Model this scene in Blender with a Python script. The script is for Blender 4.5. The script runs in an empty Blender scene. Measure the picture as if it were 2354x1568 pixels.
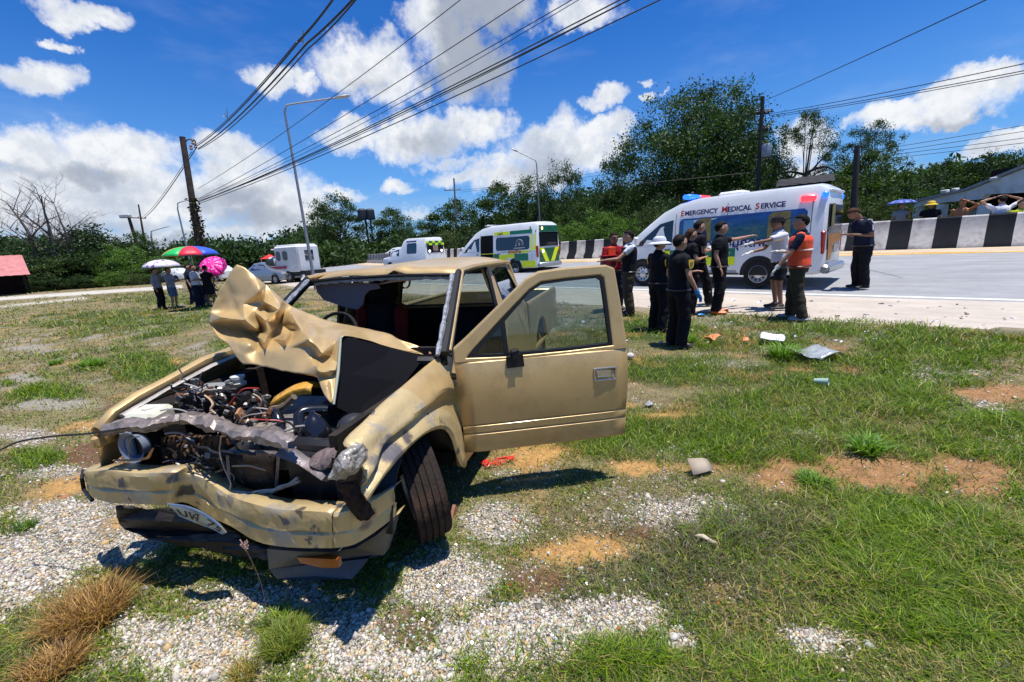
import bpy, math, random
import numpy as np
from mathutils import Vector, Matrix, Euler
from mathutils.geometry import tessellate_polygon
random.seed(7); RNG = np.random.default_rng(7)
S = bpy.context.scene; COL = S.collection
R_ = math.radians; PI = math.pi

# ------------------------------------------------------------------ camera
# Solved from the pick-up's dimensions; picture coordinates below are on a 2353 x 1568 grid.
FPX, CH, PITCH, ROLL = 1003.548, 1.613, 0.2120135, -0.06023681
_f = np.array([0, math.cos(PITCH), -math.sin(PITCH)]); _r = np.array([1., 0, 0]); _u = np.cross(_r, _f)
_c, _s = math.cos(ROLL), math.sin(ROLL)
CM = np.array([_c*_r + _s*_u, -_s*_r + _c*_u, _f]); CP = np.array([0, 0, CH])
cam = bpy.data.cameras.new('camera'); camo = bpy.data.objects.new('camera', cam); COL.objects.link(camo)
camo.location = CP
camo.rotation_euler = Matrix(((CM[0][0], CM[1][0], -CM[2][0]), (CM[0][1], CM[1][1], -CM[2][1]), (CM[0][2], CM[1][2], -CM[2][2]))).to_euler()
cam.sensor_width = 36; cam.lens = FPX/2353*36; cam.clip_start = .05; cam.clip_end = 3000
S.camera = camo
def ray(px, py): return (px-1176.5)/FPX*CM[0] - (py-784)/FPX*CM[1] + CM[2]
def G(px, py, z=0.):
    d = ray(px, py); return CP + (z-CH)/d[2]*d
def AT(px, py, dist):
    """point seen at a picture position, `dist` metres away horizontally"""
    d = ray(px, py); return CP + d*dist/math.hypot(d[0], d[1])
def project(X):
    q = (X-CP) @ CM.T
    w = np.where(q[:, 2] > .05, q[:, 2], .05)
    return 1176.5+FPX*q[:, 0]/w, 784-FPX*q[:, 1]/w, q[:, 2]

# ------------------------------------------------------------------ light, sky, exposure
S.view_settings.view_transform = 'Standard'; S.view_settings.look = 'None'
S.view_settings.exposure = EXPO = 0.35; S.view_settings.gamma = 1
S.cycles.use_denoising = True
S.cycles.max_bounces = 6; S.cycles.transparent_max_bounces = 12; S.cycles.diffuse_bounces = 3; S.cycles.glossy_bounces = 3
S.cycles.sample_clamp_indirect = 6; S.cycles.caustics_reflective = False; S.cycles.caustics_refractive = False
SUNDIR = Vector((0.17, -0.10, 1)).normalized()
sl = bpy.data.lights.new('sun', 'SUN'); sl.energy = 5.0; sl.angle = R_(.53); sl.color = (1, .955, .88)
so = bpy.data.objects.new('sun', sl); COL.objects.link(so); so.location = (0, 0, 50)
so.rotation_euler = SUNDIR.to_track_quat('Z', 'Y').to_euler()
W = bpy.data.worlds.new('World'); S.world = W; W.use_nodes = True
NT = W.node_tree; NT.nodes.clear()

class NB:
    """tiny node-building helper"""
    def __init__(s, nt): s.nt = nt
    def n(s, typ, **kw):
        nd = s.nt.nodes.new(typ)
        for k, v in kw.items(): setattr(nd, k, v)
        return nd
    def put(s, sock, v):
        if v is None: return
        if isinstance(v, bpy.types.NodeSocket): s.nt.links.new(v, sock)
        else:
            try: sock.default_value = v
            except Exception: sock.default_value = (*v, 1)
    def m(s, op, a, b=None, c=None, clamp=False):
        nd = s.n('ShaderNodeMath', operation=op, use_clamp=clamp)
        for i, v in enumerate((a, b, c)): s.put(nd.inputs[i], v)
        return nd.outputs[0]
    def v(s, op, a, b=None, c=None):
        nd = s.n('ShaderNodeVectorMath', operation=op)
        for i, v in enumerate((a, b, c)):
            if v is not None: s.put(nd.inputs[i], v)
        return nd.outputs['Value'] if op in ('LENGTH', 'DOT_PRODUCT', 'DISTANCE') else nd.outputs[0]
    def mix(s, f, a, b, mode='MIX'):
        nd = s.n('ShaderNodeMix', data_type='RGBA', blend_type=mode)
        s.put(nd.inputs[0], f); s.put(nd.inputs[6], a); s.put(nd.inputs[7], b); return nd.outputs[2]
    def noise(s, vec, scale, detail=4, rough=.5, dist=0, out=0):
        nd = s.n('ShaderNodeTexNoise'); 
        if vec is not None: s.put(nd.inputs['Vector'], vec)
        nd.inputs['Scale'].default_value = scale; nd.inputs['Detail'].default_value = detail
        nd.inputs['Roughness'].default_value = rough; nd.inputs['Distortion'].default_value = dist
        return nd.outputs[out]
    def ramp(s, f, stops, interp='LINEAR'):
        nd = s.n('ShaderNodeValToRGB'); cr = nd.color_ramp; cr.interpolation = interp
        while len(cr.elements) < len(stops): cr.elements.new(.5)
        for e, (p, c) in zip(cr.elements, stops):
            e.position = p; e.color = (c, c, c, 1) if isinstance(c, (int, float)) else (*c, 1)
        s.put(nd.inputs[0], f); return nd.outputs[0]
    def ss(s, x, a, b):
        nd = s.n('ShaderNodeMapRange', interpolation_type='SMOOTHSTEP')
        s.put(nd.inputs[0], x); s.put(nd.inputs[1], a); s.put(nd.inputs[2], b); return nd.outputs[0]

def build_sky():
    b = NB(NT)
    tc = b.n('ShaderNodeTexCoord').outputs['Generated']
    sep = b.n('ShaderNodeSeparateXYZ'); b.put(sep.inputs[0], tc)
    az = b.m('ARCTAN2', sep.outputs[0], sep.outputs[1]); el = b.m('ARCSINE', sep.outputs[2])
    cmb = b.n('ShaderNodeCombineXYZ'); b.put(cmb.inputs[0], az); b.put(cmb.inputs[1], el); P = cmb.outputs[0]
    sky = b.n('ShaderNodeTexSky', sky_type='NISHITA', sun_disc=False)
    sky.sun_elevation = math.asin(SUNDIR.z); sky.sun_rotation = math.atan2(SUNDIR.x, SUNDIR.y)
    sky.altitude = 100; sky.air_density = 1.0; sky.dust_density = .6; sky.ozone_density = 2.5
    warpn = b.noise(tc, 7, 7, .62, out=1)
    warp = b.v('MULTIPLY', b.v('SUBTRACT', warpn, (.5, .5, .5)), (.16, .13, 0))
    PW = b.v('ADD', P, warp)
    warp2 = b.v('MULTIPLY', b.v('SUBTRACT', b.noise(tc, 30, 5, .6, out=1), (.5, .5, .5)), (.035, .03, 0))
    PW = b.v('ADD', PW, warp2)
    def blobs(lst, vec):
        acc = None
        for (cx, cy, rx, ry, *w) in lst:
            d = ray(cx, cy); a0 = math.atan2(d[0], d[1]); e0 = math.atan2(d[2], math.hypot(d[0], d[1]))
            L = np.linalg.norm(d); k = 1/(FPX*L)
            ax, ay = rx*k/max(.5, math.cos(e0)), ry*k
            q = b.v('MULTIPLY', b.v('SUBTRACT', vec, (a0, e0, 0)), (1/ax, 1/ay, 0))
            val = b.m('MULTIPLY_ADD', b.v('DOT_PRODUCT', q, q), -1, 1)
            if w: val = b.m('MULTIPLY', val, w[0])
            acc = val if acc is None else b.m('MAXIMUM', acc, val)
        return acc
    white = [(85,168,86,52),(165,22,95,34),(120,82,34,16),(60,345,130,66),(250,350,160,60),(140,440,240,105),(340,450,170,110),
             (540,360,100,66),(560,440,180,100),(650,490,120,90),(300,560,420,60,.7),(640,178,70,34),(712,190,34,30),(840,150,120,76),
             (905,205,100,60),(1000,60,90,90),(1050,120,130,130),(1110,10,130,60),(1330,28,125,42),(800,320,70,44),(965,320,180,50),
             (1085,300,92,46),(1010,375,70,18,.6),(1300,350,160,72),(1170,400,150,44),(1385,300,74,34),(1405,228,54,28),(1505,226,26,13),
             (1490,188,16,12,.7),(2030,270,90,28),(2200,240,120,42),(2290,185,80,42),(2160,275,110,24),(2310,330,110,30),(1845,340,70,60),
             (1860,410,70,40),(780,432,66,18,.7),(925,430,46,18,.7),(1055,405,80,24,.8),(960,490,60,20,.6),(500,540,120,18,.6)]
    grey = [(1085,95,115,140,1.7),(1025,185,80,60,1.4),(1110,20,130,90,1.7),(205,400,95,26,.8),(60,385,60,20,.4),(520,450,110,36,.7),(600,505,130,40,.8),
            (985,335,110,22,.5),(2190,290,110,22,.6),(1250,385,100,18,.4),(180,520,220,30,.6),(300,560,260,22,.8),(840,200,50,26,.35)]
    dens = b.m('MULTIPLY_ADD', b.m('SUBTRACT', b.noise(tc, 20, 8, .65), .5), 1.9, blobs(white, PW))
    # the sky outside the frame goes on with clouds of the same kind
    far = b.m('MULTIPLY_ADD', b.noise(b.v('MULTIPLY', tc, (1, 1, 1.8)), 3.1, 8, .6), 6, -3.8)
    outside = b.m('MAXIMUM', b.ss(b.m('ABSOLUTE', az), .98, 1.25), b.ss(el, .62, .8))
    far = b.m('SUBTRACT', far, b.m('MULTIPLY', b.m('SUBTRACT', 1, outside), 5))
    alpha = b.ss(b.m('MAXIMUM', dens, far), -.12, .85)
    band = b.m('MULTIPLY', b.ss(el, .16, .0), b.ss(b.noise(b.v('MULTIPLY', P, (3, 16, 1)), 1.6, 5, .55), .36, .62))
    g = b.m('MULTIPLY_ADD', b.m('SUBTRACT', b.noise(tc, 16, 5, .6), .5), 1.2, blobs(grey, PW))
    g = b.m('MULTIPLY', b.ss(g, -.25, 1.1), .85)
    soft = b.ss(b.noise(tc, 9, 6, .62), .42, .68)
    fine = b.ss(b.noise(tc, 24, 6, .6), .40, .66)
    ccol = b.mix(b.m('MULTIPLY', b.m('MAXIMUM', soft, b.m('MULTIPLY', fine, .6)), b.ss(b.m('MAXIMUM', dens, far), .15, .9)), (.93, .95, .98, 1), (.53, .60, .72, 1))
    ccol = b.mix(g, ccol, (.32, .37, .47, 1))
    skyc = b.mix(1, sky.outputs[0], (.20, .70, 1.42, 1), 'MULTIPLY')
    hz = b.ss(el, .42, -.02)
    skyc = b.v('SCALE', skyc); skyc.node.inputs[3].default_value = .105
    skyc = b.mix(b.m('MULTIPLY', hz, .55), skyc, (.27, .55, .90, 1))
    out = b.mix(b.m('MULTIPLY', band, .72), skyc, (.56, .65, .78, 1))
    thin = b.m('MULTIPLY', b.ss(b.noise(b.v('MULTIPLY', P, (2.2, 6, 1)), 1.3, 5, .6), .5, .8), .16)
    out = b.mix(thin, out, (.8, .88, 1, 1))
    out = b.mix(alpha, out, ccol)
    bg = b.n('ShaderNodeBackground'); b.put(bg.inputs[0], out); bg.inputs[1].default_value = 1/2**EXPO*1.0
    wo = b.n('ShaderNodeOutputWorld'); NT.links.new(bg.outputs[0], wo.inputs[0])
    W.cycles.sampling_method = 'MANUAL'; W.cycles.sample_map_resolution = 512
build_sky()

# ------------------------------------------------------------------ materials
MATS = {}
def M(name, col=(.5, .5, .5), rough=.6, metal=0., vary=0., vscale=6., bump=0., bscale=40., coat=0., spec=.5, emit=0., trans=0., alpha=1., dirt=None, attr=None, sheen=0.):
    if name in MATS: return MATS[name]
    if rough >= .7 and spec == .5: spec = .12
    m = bpy.data.materials.new(name); m.use_nodes = True; nt = m.node_tree; b = NB(nt)
    p = nt.nodes['Principled BSDF']; MATS[name] = m
    src = (*col, 1); tc = b.n('ShaderNodeTexCoord').outputs['Object']
    if attr:
        at = b.n('ShaderNodeAttribute', attribute_name=attr); src = at.outputs['Color']
    if vary:
        nz = b.ramp(b.noise(tc, vscale, 6, .65), [(.25, 1-vary), (.75, 1+vary*.6)])
        src = b.mix(1, src, nz, 'MULTIPLY')
    if dirt:
        dc, amt, sc = dirt
        src = b.mix(b.m('MULTIPLY', b.ss(b.noise(tc, sc, 7, .7), .48, .7), amt), src, (*dc, 1))
    b.put(p.inputs['Base Color'], src)
    p.inputs['Roughness'].default_value = rough; p.inputs['Metallic'].default_value = metal
    p.inputs['Coat Weight'].default_value = coat; p.inputs['Coat Roughness'].default_value = .12
    p.inputs['Specular IOR Level'].default_value = spec
    p.inputs['Sheen Weight'].default_value = sheen
    if trans: p.inputs['Transmission Weight'].default_value = trans
    if alpha < 1: p.inputs['Alpha'].default_value = alpha
    if emit:
        b.put(p.inputs['Emission Color'], (*col, 1)); p.inputs['Emission Strength'].default_value = emit
    if bump:
        bp = b.n('ShaderNodeBump'); bp.inputs['Strength'].default_value = bump; bp.inputs['Distance'].default_value = .01
        b.put(bp.inputs['Height'], b.noise(tc, bscale, 5, .6)); nt.links.new(bp.outputs[0], p.inputs['Normal'])
    return m

def Mglass(name, tint=(.75, .8, .8), mixf=.35):
    """thin window pane: mostly see-through, part mirror"""
    if name in MATS: return MATS[name]
    m = bpy.data.materials.new(name); m.use_nodes = True; nt = m.node_tree; nt.nodes.clear(); b = NB(nt)
    t = b.n('ShaderNodeBsdfTransparent'); t.inputs[0].default_value = (*tint, 1)
    g = b.n('ShaderNodeBsdfGlossy'); g.inputs[0].default_value = (.9, .93, .95, 1); g.inputs[1].default_value = .03
    fr = b.n('ShaderNodeFresnel'); fr.inputs[0].default_value = 1.5
    mx = b.n('ShaderNodeMixShader'); b.put(mx.inputs[0], b.m('MULTIPLY_ADD', fr.outputs[0], .8, mixf*.02, clamp=True))
    nt.links.new(t.outputs[0], mx.inputs[1]); nt.links.new(g.outputs[0], mx.inputs[2])
    o = b.n('ShaderNodeOutputMaterial'); nt.links.new(mx.outputs[0], o.inputs[0]); MATS[name] = m; return m

# ------------------------------------------------------------------ mesh helpers
class MB:
    """collects geometry, then links it as ONE mesh object"""
    def __init__(s): s.v = []; s.f = []; s.mi = []; s.cur = 0
    def add(s, vs, fs):
        o = len(s.v); s.v += [tuple(float(c) for c in p) for p in vs]
        for f in fs: s.f.append([i+o for i in f]); s.mi.append(s.cur)
        return s
    def box(s, c, d, rot=None, bev=0.):
        x, y, z = d[0]/2, d[1]/2, d[2]/2
        if bev <= 0:
            vs = [(i*x, j*y, k*z) for i in (-1, 1) for j in (-1, 1) for k in (-1, 1)]
            fs = [(0, 1, 3, 2), (4, 6, 7, 5), (0, 4, 5, 1), (2, 3, 7, 6), (0, 2, 6, 4), (1, 5, 7, 3)]
        else:
            e = min(bev, x*.9, y*.9, z*.9); vs = []; idx = {}
            for i in (-1, 1):
                for j in (-1, 1):
                    for k in (-1, 1):
                        idx[i, j, k] = len(vs)
                        vs += [(i*x, j*(y-e), k*(z-e)), (i*(x-e), j*y, k*(z-e)), (i*(x-e), j*(y-e), k*z)]
            fs = []
            I = lambda i, j, k, a: idx[i, j, k]+a
            for sg in (-1, 1):
                fs += [(I(sg,-1,-1,0), I(sg,1,-1,0), I(sg,1,1,0), I(sg,-1,1,0)), (I(-1,sg,-1,1), I(1,sg,-1,1), I(1,sg,1,1), I(-1,sg,1,1)), (I(-1,-1,sg,2), I(1,-1,sg,2), I(1,1,sg,2), I(-1,1,sg,2))]
            for i in (-1, 1):
                for j in (-1, 1):
                    fs += [(I(i,j,-1,0), I(i,j,1,0), I(i,j,1,1), I(i,j,-1,1)), (I(i,-1,j,0), I(i,1,j,0), I(i,1,j,2), I(i,-1,j,2)), (I(-1,i,j,1), I(1,i,j,1), I(1,i,j,2), I(-1,i,j,2))]
                    for k in (-1, 1): fs.append((I(i,j,k,0), I(i,j,k,1), I(i,j,k,2)))
        if rot is not None:
            mt = Euler(rot).to_matrix(); vs = [mt @ Vector(p) for p in vs]
        return s.add([(p[0]+c[0], p[1]+c[1], p[2]+c[2]) for p in vs], fs)
    def tube(s, pts, rad, n=8, cap=True, flat=1.):
        pts = [Vector(p) for p in pts]; k = len(pts)
        if not hasattr(rad, '__len__'): rad = [rad]*k
        vs = []; fs = []; up = None
        for i, p in enumerate(pts):
            t = (pts[min(i+1, k-1)]-pts[max(i-1, 0)])
            if t.length < 1e-9: t = Vector((0, 0, 1))
            t.normalize()
            if up is None:
                up = Vector((0, 0, 1)) if abs(t.z) < .9 else Vector((0, 1, 0))
            a = t.cross(up)
            if a.length < 1e-6: a = t.orthogonal()
            a.normalize(); bb = a.cross(t).normalized(); up = bb
            for j in range(n):
                th = 2*PI*j/n; vs.append(p+a*math.cos(th)*rad[i]+bb*math.sin(th)*rad[i]*flat)
        for i in range(k-1):
            for j in range(n): fs.append((i*n+j, i*n+(j+1) % n, (i+1)*n+(j+1) % n, (i+1)*n+j))
        if cap: fs += [tuple(range(n))[::-1], tuple(range((k-1)*n, k*n))]
        return s.add(vs, fs)
    def sphere(s, c, r, n=10, m=7, rot=None):
        if not hasattr(r, '__len__'): r = (r, r, r)
        vs = [(0, 0, r[2])]
        for i in range(1, m):
            for j in range(n):
                a, e = 2*PI*j/n, PI*i/m; vs.append((r[0]*math.sin(e)*math.cos(a), r[1]*math.sin(e)*math.sin(a), r[2]*math.cos(e)))
        vs.append((0, 0, -r[2])); fs = [(0, 1+j, 1+(j+1) % n) for j in range(n)]
        for i in range(m-2):
            for j in range(n): fs.append((1+i*n+j, 1+(i+1)*n+j, 1+(i+1)*n+(j+1) % n, 1+i*n+(j+1) % n))
        e = len(vs)-1; o = 1+(m-2)*n; fs += [(e, o+(j+1) % n, o+j) for j in range(n)]
        if rot is not None:
            mt = Euler(rot).to_matrix(); vs = [mt @ Vector(p) for p in vs]
        return s.add([(p[0]+c[0], p[1]+c[1], p[2]+c[2]) for p in vs], fs)
    def lathe(s, prof, c=(0, 0, 0), axis='z', n=20, closed=False):
        """prof: (radius, along)"""
        vs = []; fs = []; k = len(prof)
        for (r, a) in prof:
            for j in range(n):
                t = 2*PI*j/n; x, y = r*math.cos(t), r*math.sin(t)
                p = {'z': (x, y, a), 'y': (x, a, y), 'x': (a, x, y)}[axis]
                vs.append((p[0]+c[0], p[1]+c[1], p[2]+c[2]))
        rng = k if closed else k-1
        for i in range(rng):
            i2 = (i+1) % k
            for j in range(n): fs.append((i*n+j, i*n+(j+1) % n, i2*n+(j+1) % n, i2*n+j))
        return s.add(vs, fs)
    def grid(s, P, nu, nv):
        return s.add(P, [(i*nv+j, i*nv+j+1, (i+1)*nv+j+1, (i+1)*nv+j) for i in range(nu-1) for j in range(nv-1)])
    def prism(s, poly, fn, t0, t1, hole=None):
        """poly: 2-D outline; fn(x, y, t) -> 3-D; thickness t0..t1; hole: second outline of equal length"""
        n = len(poly)
        if hole is None:
            vs = [fn(x, y, t0) for x, y in poly]+[fn(x, y, t1) for x, y in poly]
            tri = tessellate_polygon([[Vector((x, y, 0)) for x, y in poly]])
            fs = [tuple(t) for t in tri]+[tuple(i+n for i in t[::-1]) for t in tri]
            fs += [(i, (i+1) % n, (i+1) % n+n, i+n) for i in range(n)]
        else:
            vs = [fn(x, y, t) for t in (t0, t1) for pl in (poly, hole) for x, y in pl]; fs = []
            for i in range(n):
                j = (i+1) % n
                fs += [(i, j, j+n, i+n), (2*n+i, 3*n+i, 3*n+j, 2*n+j), (i, 2*n+i, 2*n+j, j), (n+i, n+j, 3*n+j, 3*n+i)]
        return s.add(vs, fs)
    def build(s, name, mat, parent=None, smooth=True, bevel=0., angle=40, solid=0.):
        me = bpy.data.meshes.new(name); me.from_pydata(s.v, [], s.f); me.update()
        mats = mat if isinstance(mat, (list, tuple)) else [mat]
        for m in mats: me.materials.append(m)
        if len(mats) > 1: me.polygons.foreach_set('material_index', s.mi)
        if smooth: me.shade_smooth(); me.set_sharp_from_angle(angle=R_(angle))
        o = bpy.data.objects.new(name, me); COL.objects.link(o); o.parent = parent
        if solid:
            md = o.modifiers.new('solid', 'SOLIDIFY'); md.thickness = solid; md.offset = 0
        if bevel:
            md = o.modifiers.new('bevel', 'BEVEL'); md.width = bevel; md.segments = 2; md.limit_method = 'ANGLE'; md.angle_limit = R_(35)
        return o
def EMP(name, loc=(0, 0, 0), rz=0., rx=0, ry=0):
    o = bpy.data.objects.new(name, None); COL.objects.link(o); o.location = loc; o.rotation_euler = (rx, ry, rz); o.empty_display_size = .2; return o
def TAG(o, label, cat, group=None):
    o['label'] = label; o['category'] = cat
    if group: o['group'] = group
    return o
def COPY(root, loc, rz=None, scale=None, label=None, group=None):
    def cp(o, parent):
        c = o.copy(); COL.objects.link(c)
        if parent is not None: c.parent = parent; c.matrix_parent_inverse = o.matrix_parent_inverse
        for ch in o.children: cp(ch, c)
        return c
    c = cp(root, None); c.location = loc
    if rz is not None: c.rotation_euler.z = rz
    if scale is not None: c.scale = scale if hasattr(scale, '__len__') else (scale,)*3
    if label: c['label'] = label
    if group: c['group'] = group
    return c
def hermite(pts, n):
    """smooth curve through points"""
    pts = [Vector(p) for p in pts]; out = []
    for i in range(len(pts)-1):
        p0, p1, p2, p3 = pts[max(i-1, 0)], pts[i], pts[i+1], pts[min(i+2, len(pts)-1)]
        for k in range(n):
            t = k/n; out.append(.5*((2*p1)+(p2-p0)*t+(2*p0-5*p1+4*p2-p3)*t*t+(3*p1-p0-3*p2+p3)*t**3))
    return out+[pts[-1]]
FONT = {}
def TEXT(txt, name, mat, parent, mtx, size, depth=.002, sx=1., bold=0., align='LEFT'):
    cu = bpy.data.curves.new(name, 'FONT'); cu.body = txt; cu.size = size; cu.extrude = depth; cu.offset = bold; cu.align_x = align
    cu.resolution_u = 3
    o = bpy.data.objects.new(name, cu); COL.objects.link(o)
    dg = bpy.context.evaluated_depsgraph_get(); me = bpy.data.meshes.new_from_object(o.evaluated_get(dg))
    bpy.data.objects.remove(o); me.name = name; me.materials.clear(); me.materials.append(mat)
    me.transform(mtx @ Matrix.Diagonal((sx, 1, 1, 1)))
    o = bpy.data.objects.new(name, me); COL.objects.link(o); o.parent = parent; return o
def FRAME(o, x, y):
    """matrix with local x along x, y along y"""
    x = Vector(x).normalized(); y = Vector(y); z = x.cross(y).normalized(); y = z.cross(x)
    m = Matrix((x, y, z)).transposed().to_4x4(); m.translation = Vector(o); return m

# value noise for placing things and shaping the ground
_LAT = RNG.random((256, 256))
def vnoise(x, y):
    xi = np.floor(x).astype(int); yi = np.floor(y).astype(int); fx = x-xi; fy = y-yi
    fx = fx*fx*(3-2*fx); fy = fy*fy*(3-2*fy)
    g = lambda a, b_: _LAT[a % 256, b_ % 256]
    return (g(xi, yi)*(1-fx)+g(xi+1, yi)*fx)*(1-fy)+(g(xi, yi+1)*(1-fx)+g(xi+1, yi+1)*fx)*fy
def fbm(x, y, o=4, g=.5):
    t = 0; a = 1; s_ = 0
    for i in range(o):
        t = t+a*vnoise(x*2**i+i*17.3, y*2**i+i*9.1); s_ += a; a *= g
    return t/s_
# ------------------------------------------------------------------ road line and the lie of the land
# straight (heading 44 deg left of the camera axis) until s = 22, then curving right
def _road_line():
    pts = []; D = np.array([-.70, .714]); D /= np.linalg.norm(D); head = math.atan2(D[1], D[0]); p = D*(-60); ds = 1.; s = -60.
    p = p.astype(float)
    while s < 330:
        pts.append((p[0], p[1], head, s))
        if 22 < s < 50: head -= R_(20)/28*ds
        p = p+np.array([math.cos(head), math.sin(head)])*ds; s += ds
    return np.array(pts)
RL = _road_line()
def RP(s, c, z=None):
    """world point at road station s and offset c (metres right of the line)"""
    x = np.interp(s, RL[:, 3], RL[:, 0]); y = np.interp(s, RL[:, 3], RL[:, 1]); hd = np.interp(s, RL[:, 3], RL[:, 2])
    px, py = x+math.sin(hd)*c, y-math.cos(hd)*c
    return (px, py, prof(c) if z is None else z)
_PC = np.array([0, 6, 8.8, 11.3, 19.6, 25, 32, 60]); _PZ = np.array([0, 0, .10, .20, .79, .79, .35, .3])
def prof(c): return float(np.interp(c, _PC, _PZ))
def road_sc(X, Y):
    c = np.full(X.shape, 1e9); ss = np.zeros(X.shape); best = np.full(X.shape, 1e18)
    for k in range(0, len(RL), 2):
        dx, dy = X-RL[k, 0], Y-RL[k, 1]; d2 = dx*dx+dy*dy; m = d2 < best
        best = np.where(m, d2, best); cc = dx*math.sin(RL[k, 2])-dy*math.cos(RL[k, 2])
        c = np.where(m, cc, c); ss = np.where(m, RL[k, 3], ss)
    return ss, c
def land(X, Y):
    ss, c = road_sc(X, Y)
    z = np.interp(c, _PC, _PZ)
    r = np.hypot(X, Y)
    bump = (fbm(X*.35+5, Y*.35+9, 3)-.5)*.12*np.clip((9.2-c)/2, 0, 1)*np.clip((r-4)/6, 0, 1)
    bump += (fbm(X*3.1, Y*3.1, 4)-.5)*.035*np.clip((9.1-c)/.6, 0, 1)*np.clip((26-r)/10, 0, 1)
    return z+bump, c, ss
def gz(x, y): 
    z, _, _ = land(np.array([float(x)]), np.array([float(y)])); return float(z[0])
def ground_at(px, py):
    """point of the land seen at a picture position"""
    z = 0.
    for _ in range(7):
        p = G(px, py, z); z = .5*z+.5*gz(p[0], p[1])
    return G(px, py, z)

def blob(px, py, lst, k=1.):
    m = np.zeros(px.shape)
    for (cx, cy, rx, ry, *w) in lst:
        m = np.maximum(m, (1-np.sqrt(((px-cx)/rx)**2+((py-cy)/ry)**2))*(w[0] if w else 1)*k)
    return m
GRAVEL = [(470,1500,330,150),(860,1480,340,150),(1000,1330,170,120),(1135,1195,120,70),(60,1300,190,110),(250,1240,200,80),(1420,1420,170,70),(1180,1480,260,110),
          (100,1180,190,40,.8),(40,1000,120,34,.9),(330,1450,160,80),(1900,1470,240,60,.55),(60,870,70,16,.7),(60,800,90,14,.6),(1560,1470,60,40,.7),(620,1380,300,120,.9),(150,930,140,26,.7),(180,1090,160,30,.6)]
ORANGE = [(1290,1268,300,48),(2040,1088,470,66,1.25),(1230,1045,200,44,.9),(1500,1075,280,24,.9),(2300,905,130,26,1.2),(1500,955,110,10,.8),(1440,930,80,12,.7),(230,975,110,30,.7),(150,1110,130,44,.8),(400,830,30,12,.8),(1830,850,90,14,.7),(2260,1120,200,44,1.1),(1620,1075,200,34,1.),(420,1210,80,40,.8),(1080,1230,80,40,.7)]
BROWN = [(945,1440,110,85,1.2),(230,1050,170,70,.9),(1230,1340,130,60,.8),(300,940,180,40,.7),(1480,1230,120,60,.5)]
LUSH = [(280,740,240,44,.8),(330,840,140,50,.8),(120,910,120,40,.7),(560,800,120,60,.8),(90,1060,90,40,.6),(430,690,260,20,.8),(2000,850,380,80),(2150,1300,360,130),(2330,1000,250,70),(1650,1000,500,90),(1700,760,420,60),(2150,790,300,60),(560,720,320,40,.6),(210,840,60,22),(1250,1520,320,50,.7),(1160,1360,60,34,.9),(2150,1430,240,60),(1850,930,420,60),(40,1210,60,36),(1600,860,260,50),(660,1450,90,90,.7)]
def cover(X, Y, Z, c):
    """what the soil is made of at a place: gravel, orange, brown, lush, grass"""
    px, py, dep = project(np.stack([X, Y, Z], 1))
    front = np.clip((dep-.3)/.3, 0, 1)
    n1 = fbm(X*1.7+3, Y*1.7, 5, .6)-.5; n2 = fbm(X*2.3+40, Y*2.3+7, 5, .6)-.5; n3 = fbm(X*.9+80, Y*.9+30, 4)-.5
    sm = lambda v, a, b_: np.clip((v-a)/(b_-a), 0, 1)
    g = sm(blob(px, py, GRAVEL)*front+n1*1.5+n3*.2, .12, .50)
    o = sm(blob(px, py, ORANGE)*front+n2*1.9, .16, .75)
    br = sm(blob(px, py, BROWN)*front+n2*.8, .25, .5)
    lush = sm(blob(px, py, LUSH)*front+n3*1.1, .05, .45)
    left = sm(-px, -900, -300)*sm(900-py, 0, 200)
    return g*(1-o)*(1-br*.85), o, br, lush, px, py, dep, n1, n2

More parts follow.
